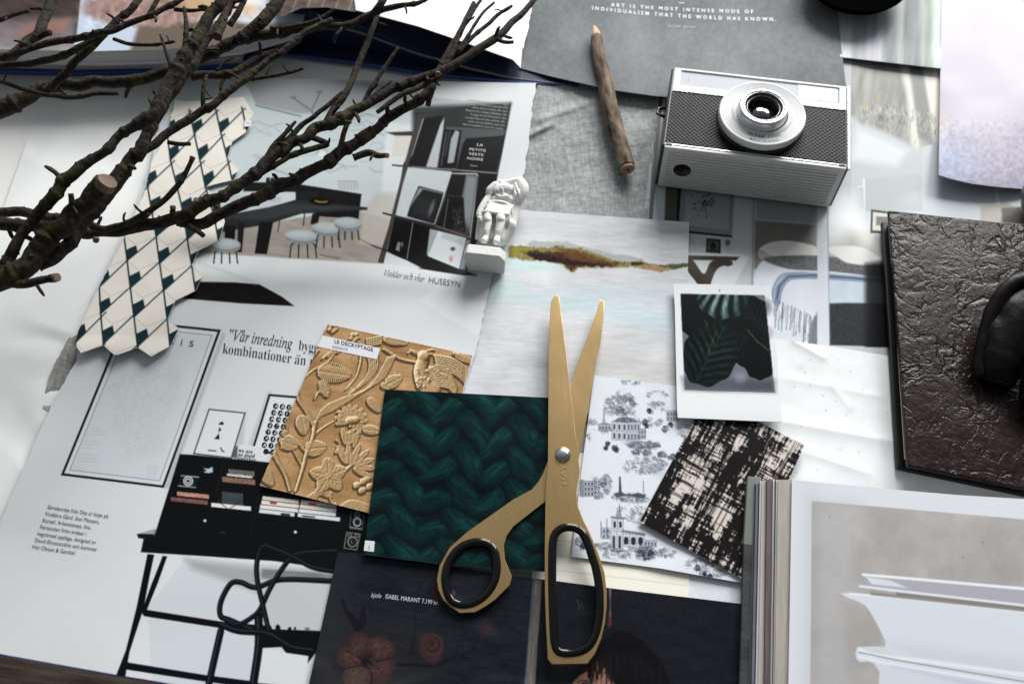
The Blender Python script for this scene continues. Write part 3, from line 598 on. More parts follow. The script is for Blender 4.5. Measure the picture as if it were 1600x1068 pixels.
c.line([Q(530, 850), Q(522, 942), Q(590, 950), Q(600, 860)], 1., (110, 112, 112), 1.); c.line([Q(525, 935), Q(585, 945)], 1.4, (150, 152, 152), 1.1)
c.line([Q(505, 965), Q(580, 975), Q(560, 1062), Q(490, 1052), Q(505, 965)], 1.1, (150, 152, 150), 1.); c.ell(*Q(537, 1018), 8, 8.4, (140, 142, 140)); c.ell(*Q(537, 1018), 6.4, 6.8, (24, 26, 28)); c.ell(*Q(537, 1018), 3, 3, (90, 94, 96)); c.ell(*Q(540, 1017), 2, 2, (10, 10, 10))
for x in (522, 562): c.ell(*Q(x, 983), 3.4, 3.2, (130, 132, 130)); c.ell(*Q(x, 983), 2, 2, (22, 24, 26))
# desk legs, wall, floor
def W(x, y): return (x/3.56, 768+y/3.56)
c.poly([W(1030, 370), (500, 888), (560, 1000), (560, 1130), (240, 1100), W(820, 640)], (196, 202, 206), 1.); c.poly([W(1030, 372), W(1420, 420), (500, 890), (520, 930), (420, 930), (300, 888)], (146, 149, 152), 14, .8)
c.poly([W(820, 345), W(858, 348), W(830, 480), W(798, 650), W(720, 890), W(690, 1068), (160, 1110), (176, 1068), W(700, 880), W(760, 640)], (12, 13, 16), 1.1)
c.poly([W(905, 355), W(930, 358), W(880, 500), W(815, 660), W(790, 660), W(840, 520)], (12, 13, 16), 1.1)
c.poly([W(780, 655), W(820, 655), W(1230, 720), W(1500, 745), (560, 985), (560, 994), W(1220, 755), W(800, 690)], (12, 13, 16), 1.1)
c.poly([W(700, 945), W(1130, 1015), (560, 1085), (560, 1098), W(1120, 1050), W(690, 985)], (12, 14, 22), 1.1)
c.poly([W(-460, 830), W(0, 905), W(150, 935), W(650, 1022), W(800, 1040), (560, 1120), (560, 1200), (-130, 1200)], (62, 54, 48), 1.2); c.grain(24, 60, 5, 9, seed=140, pts=[W(-460, 838), W(0, 912), W(650, 1030), (560, 1125), (560, 1160), (-130, 1160)]); c.line([W(-460, 828), W(0, 904), W(650, 1020), (560, 1118)], 2, (30, 34, 90), 1.4)
c.line([(0, 998), (180, 1032)], 1.5, (208, 212, 214), 2, .8)
# sculpted black chair
def tubeline(pts, w):
    p = [tuple(q) for q in spline(pts, 3)]
    c.line(p, w, (13, 15, 18), 1.1); c.line([(x-w*.12, y-w*.2) for x, y in p], w*.16, (66, 76, 88), 1.6, .7)
c.poly([(400, 975), (516, 985), (500, 1010), (470, 1050), (440, 1010), (400, 1012)], (12, 13, 15), 1.2)
c.poly([(404, 900), (450, 894), (518, 906), (506, 985), (425, 982)], (184, 187, 190), 1.4); c.poly([(410, 888), (524, 896), (520, 912), (408, 903)], (96, 98, 100), 4, .7)
c.poly([(412, 1012), (440, 1018), (482, 1024), (476, 1072), (400, 1066)], (206, 210, 214), 1.2)
tubeline([(404, 960), (404, 1010), (396, 1068), (392, 1120)], 13); tubeline([(345, 985), (328, 1060), (318, 1110)], 11)
tubeline([(410, 990), (360, 968), (345, 962), (345, 940), (360, 912), (376, 909), (400, 917), (440, 905), (520, 907)], 8.5)
tubeline([(345, 962), (370, 975), (396, 962), (408, 948), (424, 915), (450, 876), (470, 864), (528, 860)], 8)
tubeline([(420, 985), (412, 950), (402, 905), (402, 875), (411, 853), (430, 858), (455, 868), (490, 886), (530, 893)], 8)
tubeline([(345, 975), (372, 985), (420, 990), (455, 1010), (490, 1016)], 10)
c.poly([(430, 978), (434, 974), (438, 978), (438, 984), (431, 983)], (14, 14, 15)); c.poly([(450, 980), (454, 978), (456, 984), (450, 984)], (14, 14, 15)); c.ell(461, 981, 1.6, 2.6, (14, 14, 15)); c.ell(480, 982, 4, 3, (80, 82, 84), 0, 1.5, .7)
def zmag(X, Y):
    return .0012*fbm(X/220, Y/180, 2, 50)+.0016*np.exp(-((Y-432-(X-500)*.02)/26)**2)*sstep(250, 330, X)*sstep(780, 700, X)
RT = torn([(838, 130), (831, 170), (827, 215), (820, 262), (812, 310)], 2.5, 11)+torn([(810, 322), (790, 370), (766, 440), (748, 530), (724, 612)], 1.6, 12)[1:]+[(690, 780), (640, 1000), (600, 1150)]
LFT = torn([(262, 120), (240, 240), (208, 335), (150, 450), (121, 545)], 2, 13)+torn([(121, 560), (84, 625), (55, 690), (5, 805)], 1.2, 14)[1:]+[(-60, 960), (-110, 1130)]
MAG = sheet('magazine_page', 'large white magazine page with a kitchen picture, a black desk picture and Swedish captions', 'magazine page', cv, LFT[0], RT[0], RT[-1], LFT[-1], .0044,
            left=LFT, right=RT, m=M_SILK, zf=zmag, thick=.00025)
zm = lambda x, y: .0044+zmag(x, y)+.00022
D = lambda dx, dy, s=1: (dx*s, dy*s)
txt = (50, 54, 62)
# caption, slanted sans
cap = ['Skrivbordet från Day är köpt på', 'Vindåkra Gård. Stol Masters,', 'Kartell. Arbetslampa, Ilva.', 'Paristavlan finns endast i', 'begränsad upplaga, designad av', 'David Ehrenstråhle och kommer', 'från Olsson & Gerthel.']
for i, s_ in enumerate(cap):
    o_ = W(262-i*14.0, 93+i*36.6); text('printed_text', s_, o_, (7.2, 1.1), (.4, -8.6), zm, (44, 50, 76), MAG, shear=.22, weight=0, size=1.02)
# quote
it = {c_: chr(0x1D434+ord(c_)-65) for c_ in 'ABCDEFGHIJKLMNOPQRSTUVWXYZ'}
it.update({c_: chr(0x1D44E+ord(c_)-97) for c_ in 'abcdefgijklmnopqrstuvwxyz'}); it['h'] = '\u210e'
def ital(s): return ''.join(it.get(ch, ch) for ch in s)
def rom(s): return ''.join(chr(0x1D400+ord(ch)-65) if 'A' <= ch <= 'Z' else chr(0x1D41A+ord(ch)-97) if 'a' <= ch <= 'z' else ch for ch in s)
text('printed_text', '”'+ital('Va')+ital('r inredning'), (357, 530), (16.3, 2.4), (3.2, -24), zm, txt, MAG, weight=.003)
text('printed_text', '°', (375.5, 529), (17, 3), (3.2, -20), zm, txt, MAG)
text('printed_text', rom('bygger'), (466, 546), (16.2, 2.4), (2.6, -23), zm, txt, MAG, weight=-.012)
text('printed_text', rom('kombinationer an p'), (347, 551), (17.0, 2.5), (2.6, -23), zm, txt, MAG, weight=-.012)
text('printed_text', '..', (463, 555), (17, 2.6), (2.6, -15), zm, txt, MAG)
text('printed_text', ital('Vinklar och vrar'), (599, 430), (9.3, 1.45), (3, -13), zm, (70, 74, 78), MAG, space=1)
text('printed_text', '°', (653, 433.5), (8, 1.4), (2, -9), zm, (70, 74, 78), MAG)
text('printed_text', 'HUSESYN', (669, 441), (11.8, 1.75), (2, -13), zm, (60, 64, 68), MAG, weight=-.008)
text('printed_text', 'P  A  R  I  S', (222, 531), (17, 2.2), (3, -13), zm, (60, 64, 70), MAG)
for i, s_ in enumerate(('we are', 'so good', 'together.')): text('printed_text', rom(s_), (372.5-i*.8, 705+i*6.1), (8.2, 1.0), (1, -8), zm, (24, 24, 26), MAG)
# alphabet poster: white letters in black discs
rows = ['ABCDEF', 'GHIJKL', 'MNOPQR', 'STUVWX', 'YZ0123', '456789', '&1?!+A', '♪A&']
bm = bmesh.new(); lets = []
for r, row in enumerate(rows):
    for k, ch in enumerate(row[:4]):
        x, y = Q(110-r*10.5+k*37+(20 if r == 7 else 0), 262+r*36+k*3.5)
        if x > 476: continue
        vs = [bm.verts.new(P(x+4.1*math.cos(a_*math.pi/8), y+4.1*math.sin(a_*math.pi/8), float(zm(x, y)))) for a_ in range(16)]; bm.faces.new(vs)
        lets.append((ch, x, y))
bm_obj('alphabet_dots', bm, ink((14, 14, 15)), MAG)
for ch, x, y in lets:
    if ch != '♪': text('letter', ch, (x-2.2, y+2.3), (7, .8), (1.4, -6.6), lambda a_, b_: zm(a_, b_)+.00006, (210, 212, 214), MAG, weight=.01, shear=.2)
# white on black words in the shelf picture
for i, (s_, x) in enumerate((('LA', 657), ('PETITE', 615), ('VESTE', 612), ('NOIRE', 602))):
    q = S([(x, 277+i*25)])[0]; text('printed_text', s_, q, (8.2, .8), (1.2, -5.4), zm, (206, 206, 206), MAG, weight=0, space=1.08)
text('printed_text', 'Damm', S([(622, 391)])[0], (4.4, .3), (.6, -4), zm, (150, 150, 150), MAG)
lines = ['In the dining room, custom Calgra', 'tables are painted with', 'chairs from Cassina, the rare', 'fixture is by Lindsey Adelman, the', 'lounge are by Domenico, the', 'countertops are the custom cab-', 'inetry are by Balthus, and one', 'wall is installed in Carrara marble.']
for i, s_ in enumerate(lines):
    q = S([(836-i*4, 52+i*19.5)])[0]; text('printed_text', s_, q, (4.7, .55), (.8, -4.8), zm, (140, 142, 142), MAG, align='RIGHT', weight=0)

# ------------------------------------------------------------------ hexagon tile pattern strip
cv = Cv(100, 130, 420, 580, (222, 217, 208)); c = cv
# lattice from the photo: columns run down the strip, rows run across; piecewise perspective
A0 = np.array([(253, 0), (0, 0)], float)
import itertools
def r5(x, y): return np.array([x/3.56, 280+y/3.56])
def r1(x, y): return np.array([x/3.56, y/3.56])
nodes = {0: [r5(418, 910), r5(575, 915), r5(765, 930), r5(945, 925)], 1: [r5(375, 735), r5(560, 748), r5(745, 766), r5(930, 778)], 2: [r5(365, 590), r5(552, 600), r5(725, 605), r5(910, 620), r5(1090, 640)],
         3: [r5(530, 440), r5(707, 452), r5(888, 468), r5(1067, 482)], 4: [r5(520, 310), r5(690, 315), r5(868, 318), r5(1042, 335), r5(1215, 340)],
         5: [r5(670, 180), r5(845, 180), r5(1020, 190), r5(1190, 200)], 6: [r5(650, 35), r5(820, 38), r5(985, 42), r5(1142, 42), r5(1300, 45)]}
offs = {0: 0, 1: 0, 2: 0, 3: 1, 4: 1, 5: 2, 6: 2}
up_nodes = {7: [r1(785, 890), r1(948, 892), r1(1112, 890), r1(1265, 882), r1(1420, 880)], 8: [r1(930, 742), r1(1080, 742), r1(1228, 738), r1(1375, 735)], 9: [r1(905, 615), r1(1052, 610), r1(1198, 600), r1(1345, 596)]}
nodes.update(up_nodes)
rowoff = {0: 0.0, 1: 0.0, 2: 0.0, 3: 1.0, 4: 1.0, 5: 2.0, 6: 2., 7: 2.0, 8: 3.0, 9: 3.0}
teal = (22, 44, 50)
# every row: from each node p a steep dark line to the node below-right, and a rising dark line to its right neighbour above
rows_ = [nodes[i] for i in range(10)]
def nearest(row, x, y):
    return min(row, key=lambda q: (q[0]-x)**2+(q[1]-y)**2)
for i in range(10):
    for p in rows_[i]:
        dn_ = None
        if i > 0:
            cand = [q for q in rows_[i-1] if -4 < q[0]-p[0] < 22]
            if cand: dn_ = min(cand, key=lambda q: q[0])
        if dn_ is None: dn_ = p+np.array([5.5, 43-i*.7])
        rt = [q for q in rows_[i] if q[0] > p[0]+20]; w_ = (min(rt, key=lambda q: q[0])-p)[0] if rt else 47
        c.line([tuple(p), tuple(dn_)], 2.5, teal, 1.)                       # left dark edge of the block
        rise = np.array([w_*.93, -(dn_-p)[1]*.98])                           # long thin rising line
        e = dn_+rise; c.line([tuple(dn_), tuple(e)], 1.9, teal, 1.)
        h_ = (dn_-p)[1]
        a_ = dn_; f = lambda u_, v_: tuple(a_+np.array([u_*w_, -v_*h_]))
        c.poly([f(0, 0), f(-.055, .42), f(.28, .62), f(.33, .33)], teal, 1.)   # dark notch
        c.line([tuple(p), tuple(p+np.array([.35*w_, .33*h_])), tuple(p+np.array([1.0*w_, .03*h_]))], .8, (150, 150, 148), 1., .7)
TL_ = torn([tuple(r1(975, 555)), tuple(r1(930, 742)), tuple(r1(845, 900)), tuple(r1(805, 1068)), tuple(r5(690, 330)), tuple(r5(600, 500)), tuple(r5(540, 620)), tuple(r5(440, 830)), tuple(r5(415, 915))], 1.2, 21, sc=3)
TR_ = [tuple(q) for q in (r1(1355, 540), r1(1408, 630), r1(1375, 730), r1(1290, 790), r1(1265, 880), r1(1330, 935), r1(1300, 1000), r5(1140, 40), r5(1220, 120), r5(1250, 235), r5(1218, 340), r5(1105, 395), r5(1066, 480), r5(1130, 528), r5(1090, 618), r5(975, 675), r5(932, 775), r5(995, 828), r5(948, 925))]
TB_ = [tuple(q) for q in (r5(415, 915), r5(450, 965), r5(575, 922), r5(640, 980), r5(765, 935), r5(840, 985), r5(948, 925))]
def ztile(X, Y): return .0035*np.exp(-((Y-372+(X-300)*.12)/22)**2)*sstep(240, 330, X)+.0008*fbm(X/60, Y/60, 2, 5)+.0022*sstep(520, 556, Y)
TILE = sheet('patterned_paper_strip', 'strip of cream and black hexagon tile pattern paper with zigzag cut edges', 'wallpaper sample', cv, TL_[0], TR_[0], TR_[-1], TL_[-1], .0066,
             left=TL_, right=TR_, bottom=TB_, top=[TL_[0], tuple(r1(1040, 565)), tuple(r1(1200, 552)), TR_[0]], m=M_SILK, zf=ztile, thick=.0003)
cv2 = Cv(375, 180, 400, 205, (214, 215, 220)); cv2.line([(386, 192), (389, 193)], 1.4, (150, 150, 160))
sheet('label', None, None, cv2, tuple(r1(1362, 668)), tuple(r1(1400, 665)), tuple(r1(1395, 702)), tuple(r1(1358, 705)), .0075, m=M_SILK, zf=ztile, parent=TILE)

# ------------------------------------------------------------------ carved gold floral card
cv = Cv(395, 495, 760, 840, (160, 122, 82)); c = cv
c.grain(26, 30, seed=200); c.grain(16, 60, 12, 12, seed=201)
Hh = np.zeros((c.h, c.w)); RM = np.zeros((c.h, c.w))
def hcap(pts, r0, r1=None, hh=1.):
    r1 = r0 if r1 is None else r1; pts = [tuple(q) for q in spline(pts, 4)]; n_ = len(pts); rr = np.linspace(r0, r1, n_)
    mx = max(r0, r1)+2; w = c.win(min(p[0] for p in pts)-mx, min(p[1] for p in pts)-mx, max(p[0] for p in pts)+mx, max(p[1] for p in pts)+mx)
    if w is None: return
    X, Y = c.X[w], c.Y[w]; best = np.zeros(X.shape)
    for k, ((ax, ay), (bx, by)) in enumerate(zip(pts[:-1], pts[1:])):
        ex, ey = bx-ax, by-ay; L_ = ex*ex+ey*ey+1e-9; t_ = np.clip(((X-ax)*ex+(Y-ay)*ey)/L_, 0, 1)
        d = np.hypot(X-ax-t_*ex, Y-ay-t_*ey)/rr[k]; best = np.maximum(best, np.sqrt(np.clip(1-d*d, 0, 1))*hh*rr[k])
    Hh[w] = np.maximum(Hh[w], best); RM[w] = np.maximum(RM[w], best > 0)
def leaf(cx, cy, a, b, rot, hh=4., ser=.0, veins=5, nserr=9):
    r = a+3; w = c.win(cx-r, cy-r, cx+r, cy+r)
    if w is None: return
    cr, sr = math.cos(math.radians(rot)), math.sin(math.radians(rot)); u = ((c.X[w]-cx)*cr+(c.Y[w]-cy)*sr)/a; v = (-(c.X[w]-cx)*sr+(c.Y[w]-cy)*cr)/b
    wd = np.sqrt(np.clip(1-u*u, 0, 1))*(1-.25*u)*(1+ser*(np.abs(((u*nserr) % 1)-.5)-.25)*2); q = np.abs(v)/np.maximum(wd, 1e-3)
    ins = (q < 1) & (np.abs(u) < 1); h_ = np.where(ins, np.sqrt(np.clip(1-q**4, 0, 1))*hh*.6, 0)
    vv = np.abs(v)*.9-u; grv = np.exp(-(((vv*veins) % 1-.5)/.16)**2)*.9+np.exp(-(v/.09)**2)*1.6; rim = np.exp(-((q-.88)/.1)**2)*1.3
    h_ = np.where(ins, np.maximum(h_-grv*.5+rim*.8, .3), 0); Hh[w] = np.maximum(Hh[w], h_); RM[w] = np.maximum(RM[w], ins)
# acanthus streams
for k in range(7): hcap([(618-k*2, 556+k*.5), (600-k*3, 590+k*1.5), (565-k*3, 612+k*2.2), (535-k*2, 622+k*3), (505-k, 638+k*2.4), (489, 668+k)], 1.7, 1.1, 1.8)
for k in range(5): hcap([(573+k*4, 548), (578+k*3, 572), (570+k*2, 592), (545+k, 616)], 1.6, 1.2, 1.8)
hcap([(566, 548), (563, 570), (556, 590), (541, 608)], 2.6, 1.6)
for k in range(4): hcap([(505+k*8, 560-k*3), (520+k*8, 548-k*3), (538+k*7, 540-k*2), (552+k*8, 548)], 2., 1.2)
hcap([(497, 548), (480, 570), (466, 600), (467, 622), (480, 643), (490, 662)], 3, 3.2); hcap([(505, 518), (494, 545), (480, 572)], 2.4, 2.4)
hcap([(527, 545), (512, 566), (490, 578), (470, 596)], 2, 1.6)
hcap([(493, 660), (489, 684), (479, 710), (474, 730), (463, 766)], 3.6, 3); hcap([(491, 680), (505, 668), (525, 656)], 2.2, 1.4); hcap([(473, 728), (462, 708), (450, 690), (440, 700)], 2, 1.4); hcap([(478, 705), (464, 690)], 2, 1.4); hcap([(478, 716), (486, 706)], 2, 2)
hcap([(429, 706), (436, 722), (446, 740), (454, 766)], 3.4, 2.6); hcap([(431, 706), (427, 712), (432, 716)], 2, 1)
leaf(523, 583, 27, 14, 8, 5, .5, 4); leaf(508, 607, 15, 8, 72, 4, .5, 4); leaf(474, 664, 16, 11, 80, 5, 0, 4); leaf(453, 693, 14, 12, 20, 4.5, 0, 4); leaf(494, 700, 17, 13, -8, 5, 0, 4); leaf(417, 744, 18, 10, 55, 4, 0, 6); leaf(585, 633, 15, 7, 50, 4, 0, 5); leaf(582, 672, 15, 8, 8, 5, 0, 5)
for k in range(11):
    a_ = math.radians(-180+k*26-20); leaf(549+math.cos(a_)*15, 655+math.sin(a_)*13, 11, 5, math.degrees(a_), 4, .3, 3)
hcap([(546, 657), (556, 656)], 7, 7, .8)
for k in range(4): leaf(538+k*6, 682+(k % 2)*5, 13, 4.4, 80+k*8, 4.4, 0, 3)
for i in range(38):
    x, y = 556+rn.gauss(0, 5), 674+rn.gauss(0, 8); hcap([(x, y), (x+.4, y)], 2.1, 2.1, 1.3)
for k in range(5):
    a_ = math.radians(-95+k*72); leaf(514+math.cos(a_)*14, 743+math.sin(a_)*13, 16, 12, math.degrees(a_), 6, .12, 2, 5)
for i in range(9): x, y = 514+rn.gauss(0, 2.6), 745+rn.gauss(0, 2.6); hcap([(x, y), (x+.3, y)], 1.6, 1.6, 3.2)
for k in range(7):
    a_ = math.radians(-118+k*25); leaf(547+math.cos(a_)*24, 728+math.sin(a_)*20, 17, 5.6, math.degrees(a_), 5, 0, 1)
hcap([(537, 738), (552, 724)], 3.4, 3); hcap([(505, 770), (498, 762), (490, 775)], 3, 2)
for x, y in ((558, 758), (568, 752), (566, 766), (578, 760), (574, 748)): hcap([(x, y), (x+1, y)], 6, 6, .7)
for k in range(5): hcap([(482+k*2, 776+k*2), (500, 764+k*2), (512, 764+k*3)], 2.2, 1.6)
for k in range(6): hcap([(530+k*3, 792+k), (550, 782+k*3), (580, 790+k*3)], 2, 1.6)
for fx, fy, rr in ((521, 513, 8), (554, 527, 8)):
    for k in range(5): a_ = k*1.257+.3; hcap([(fx+math.cos(a_)*rr*.6, fy+math.sin(a_)*rr*.6), (fx+math.cos(a_)*rr*.6+.3, fy+math.sin(a_)*rr*.6)], rr*.48, rr*.48, .8)
for i in range(7):
    for j in range(4): hcap([(574+i*3.6, 530+j*3.6-i*.7), (574.4+i*3.6, 530+j*3.6-i*.7)], 1.9, 1.9, 1.)
leaf(619, 533, 20, 7, 10, 4.6, .2, 4); leaf(628, 520, 16, 6, -20, 4, .2, 4); hcap([(600, 545), (625, 560), (650, 566)], 2, 2); leaf(616, 595, 15, 10, -28, 4.5, .2, 5); leaf(603, 604, 8, 5, 30, 4, 0, 3)
# bird
hcap([(661, 556), (663, 558)], 9, 9, .9); hcap([(650, 552), (642, 546)], 2.4, .8); hcap([(668, 548), (678, 546), (684, 550)], 1.8, .9); hcap([(672, 552), (680, 556)], 1.6, .8)
hcap([(662, 562), (658, 578), (662, 596), (676, 612)], 10, 14, .6)
for k in range(10): hcap([(668+k*.6, 578+k*2.6), (686+k*1.6, 571+k*3.9), (703+k*.8, 582+k*3.9), (714-k*.2, 606+k*2.4)], 1.7, 1.2, 2.2)
for k in range(8): hcap([(672+k*3.4, 574+k*1.8), (675+k*3.4, 578+k*1.9)], 2.4, 2.0, 1.6)
for k in range(7): hcap([(680+k*.6, 555+k*3.4), (705+k*.6, 560+k*3.9), (724, 571+k*4), (738, 588+k*4)], 1.7, 1.2, 2.2)
hcap([(710, 552), (730, 562), (742, 572)], 3, 2); leaf(726, 560, 16, 6, 25, 4, .2, 4)
for k in range(16): x, y = rn.uniform(650, 672), rn.uniform(572, 606); hcap([(x, y), (x+3, y+4)], 1.4, 1, 8)
for k in range(60):                                               # chiselled ground
    x, y = rn.uniform(400, 740), rn.uniform(510, 810); w_ = rn.uniform(8, 26); c.line([(x, y), (x+w_, y+w_*.2+rn.uniform(-1, 1))], .9, (96, 66, 38), 1.2, .55)
    x, y = rn.uniform(400, 740), rn.uniform(510, 810); c.line([(x, y), (x-rn.uniform(1, 4), y+rn.uniform(5, 12))], .8, (104, 72, 42), 1.1, .5)
for i in range(46):                                               # small tendrils and buds between the flowers
    x, y = rn.uniform(420, 735), rn.uniform(515, 800); w_ = c.win(x-9, y-9, x+9, y+9)
    if w_ is None or RM[w_].mean() > .12: continue
    a_ = rn.uniform(0, 6.28); pt = [(x, y)]
    for k in range(4): a_ += rn.uniform(.2, .7); pt.append((pt[-1][0]+math.cos(a_)*5, pt[-1][1]+math.sin(a_)*5))
    hcap(pt, 1.5, .8, 1.6); leaf(pt[-1][0], pt[-1][1], 6, 3.4, math.degrees(a_), 3, 0, 2)
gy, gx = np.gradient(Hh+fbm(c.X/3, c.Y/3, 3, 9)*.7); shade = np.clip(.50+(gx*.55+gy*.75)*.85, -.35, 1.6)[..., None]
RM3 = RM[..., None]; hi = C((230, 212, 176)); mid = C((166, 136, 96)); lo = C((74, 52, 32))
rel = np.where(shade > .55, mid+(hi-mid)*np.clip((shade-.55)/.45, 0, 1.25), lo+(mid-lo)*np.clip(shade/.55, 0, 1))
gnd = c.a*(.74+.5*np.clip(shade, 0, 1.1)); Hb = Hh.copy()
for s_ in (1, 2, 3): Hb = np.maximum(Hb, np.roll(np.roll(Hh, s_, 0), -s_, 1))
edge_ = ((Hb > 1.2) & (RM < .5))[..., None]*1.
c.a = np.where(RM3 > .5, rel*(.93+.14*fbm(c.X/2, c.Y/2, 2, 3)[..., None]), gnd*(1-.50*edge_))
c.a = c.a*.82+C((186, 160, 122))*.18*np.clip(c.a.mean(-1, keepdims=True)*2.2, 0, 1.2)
GZ = .0066
cards = []
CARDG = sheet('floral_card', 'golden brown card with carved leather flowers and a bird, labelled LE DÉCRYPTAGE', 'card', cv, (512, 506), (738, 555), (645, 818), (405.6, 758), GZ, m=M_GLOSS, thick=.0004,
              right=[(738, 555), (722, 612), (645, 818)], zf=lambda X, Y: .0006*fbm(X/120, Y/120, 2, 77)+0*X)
cv2 = Cv(490, 515, 600, 570, (216, 218, 222))
zg = lambda x, y: GZ+.0006*fbm(x/120, y/120, 2, 77)+.0003
LBL = sheet('white_label', None, None, cv2, (504.5, 523.8), (594, 544), (588.6, 561), (495.5, 541), GZ+.00015, m=M_SILK, parent=CARDG, zf=lambda X, Y: .0006*fbm(X/120, Y/120, 2, 77))
text('printed_text', 'LE DECRYPTAGE', (522.5, 535.5), (7.9, 1.72), (-.2, -8.4), zg, (24, 26, 34), LBL, weight=.006, space=1.04)
text('printed_text', '´', (541, 537.4), (7.9, 1.72), (-.2, -8.4), lambda a_, b_: zg(a_, b_), (24, 26, 34), LBL, weight=.01)
text('printed_text', 'INSIGHTS', (519.5, 543), (5.6, 1.1), (-.2, -5.6), zg, (120, 122, 130), LBL)

# ------------------------------------------------------------------ toile card
cv = Cv(870, 570, 1240, 930, (214, 218, 226)); c = cv; INK = (62, 70, 84)
def hatch(cx, cy, rx, ry, n, dark=INK, lenr=(2, 5), ang=20, a=.55, dens=.5):
    for i in range(n):
        r = math.sqrt(rn.random())**(.8); t_ = rn.uniform(0, 6.283); x = cx+math.cos(t_)*rx*r; y = cy+math.sin(t_)*ry*r
        if float(fbm(x/7, y/5, 3, int(cx))) < dens: continue
        l = rn.uniform(*lenr); an = math.radians(ang+rn.gauss(0, 35)); c.line([(x, y), (x+math.cos(an)*l*.5, y+math.sin(an)*l*.5-.6), (x+math.cos(an)*l, y+math.sin(an)*l)], .65, dark, .9, a*rn.uniform(.5, 1))
def R3(x, y): return (800+x/3.56, 560+y/3.56)
def R7(x, y): return (800+x/3.56, 768+y/3.56)
for x, y, rx, ry, n in ((595, 255, 90, 55, 520), (640, 270, 45, 80, 300), (660, 130, 60, 14, 90), (800, 200, 60, 20, 130), (560, 290, 60, 30, 160), (600, 210, 50, 40, 160), (440, 355, 30, 20, 60), (500, 395, 60, 14, 120), (730, 480, 90, 24, 260), (760, 590, 100, 45, 420), (700, 600, 90, 50, 220), (480, 720, 60, 55, 260),
                      (960, 400, 50, 40, 120), (640, 770, 90, 22, 260), (580, 330, 10, 40, 20), (470, 690, 60, 30, 120), (660, 830, 80, 12, 90), (680, 880, 50, 40, 160), (800, 265, 60, 30, 180), (770, 350, 60, 24, 160), (420, 440, 12, 22, 40)):
    q = R3(x, y); hatch(q[0], q[1], rx/3.56, ry/3.56, n, dens=.42)
for x, y in ((685, 517), (745, 522), (830, 532), (885, 545)): q = R3(x, y); hatch(q[0], q[1], 7, 4.5, 130, dens=.3); 
def bld(f, x0, y0, x1, y1, nx, ny, roof=0, sl=.0, wd=(54, 62, 76)):
    c.poly([f(x0, y0), f(x1, y0+(x1-x0)*sl), f(x1, y1+(x1-x0)*sl), f(x0, y1)], (190, 196, 206), .9, .8)
    for k in range(nx+1): x = x0+(x1-x0)*k/nx; c.line([f(x, y0+(x-x0)*sl), f(x, y1+(x-x0)*sl)], .7, INK, .9, .6)
    for j in range(ny+1): y = y0+(y1-y0)*j/ny; c.line([f(x0, y), f(x1, y+(x1-x0)*sl)], .8, INK, .9, .7)
    for k in range(nx):
        for j in range(ny):
            x = x0+(x1-x0)*(k+.5)/nx; y = y0+(y1-y0)*(j+.55)/ny+(x-x0)*sl; w_ = (x1-x0)/nx*.22; h_ = (y1-y0)/ny*.3
            c.poly([f(x-w_, y-h_), f(x+w_, y-h_), f(x+w_, y+h_), f(x-w_, y+h_)], wd, .8, .9)
    if roof:
        for k in range(9): t_ = k/8; c.line([f(x0+(x1-x0)*t_*.5, y0-roof*t_), f(x1-(x1-x0)*t_*.5, y0-roof*t_+(x1-x0)*sl)], .6, INK, .9, .5)
bld(R3, 555, 350, 640, 450, 3, 2, 0, .05); bld(R3, 640, 352, 712, 460, 4, 2, 0, -.02); c.poly([R3(555, 350), R3(600, 325), R3(660, 330), R3(712, 350), R3(640, 356)], (104, 112, 124), 1, .8); hatch(*R3(640, 340), 20, 4, 90, dens=.2); bld(R3, 705, 390, 745, 445, 3, 2); bld(R3, 480, 365, 550, 400, 4, 1, 12)
c.line([R3(512, 290), R3(508, 350)], .9, INK); c.poly([R3(512, 300), R3(500, 360), R3(524, 360)], (140, 148, 160), 1, .6)
c.poly([R3(610, 465), R3(720, 460), R3(810, 475), R3(820, 490), R3(770, 500), R3(700, 480), R3(650, 495)], (150, 156, 166), 3, .6); hatch(*R3(730, 480), 26, 5, 240, dens=.2)
for x, y, r in ((530, 470, 9), (520, 495, 7), (570, 495, 12), (580, 505, 10), (740, 350, 12), (745, 370, 10), (760, 290, 9), (850, 390, 14), (880, 365, 10)): hatch(*R3(x, y), r/3.56+1, r/3.56+1, 60, (34, 40, 52), (1, 3), 60, .9, .1)
bld(R3, 860, 290, 925, 345, 4, 2); hatch(*R3(800, 280), 18, 8, 130)
bld(R3, 400, 680, 455, 765, 3, 3, 0, .0, (30, 36, 48)); c.poly([R3(375, 670), R3(398, 672), R3(400, 770), R3(375, 765)], (84, 92, 104), 1, .7); bld(R3, 458, 700, 490, 780, 2, 3); hatch(*R3(520, 690), 8, 14, 160, dens=.3)
c.poly([R3(596, 655), R3(604, 655), R3(610, 745), R3(594, 745)], (44, 52, 64), 1.2, .9); c.line([R3(730, 680), R3(732, 745)], .9, INK); c.poly([R3(565, 750), R3(600, 740), R3(640, 752), R3(700, 745), R3(745, 755), R3(735, 775), R3(640, 765), R3(580, 768)], (54, 62, 74), 1.6, .85, 1.5, 3); hatch(*R3(680, 780), 22, 6, 160, dens=.2)
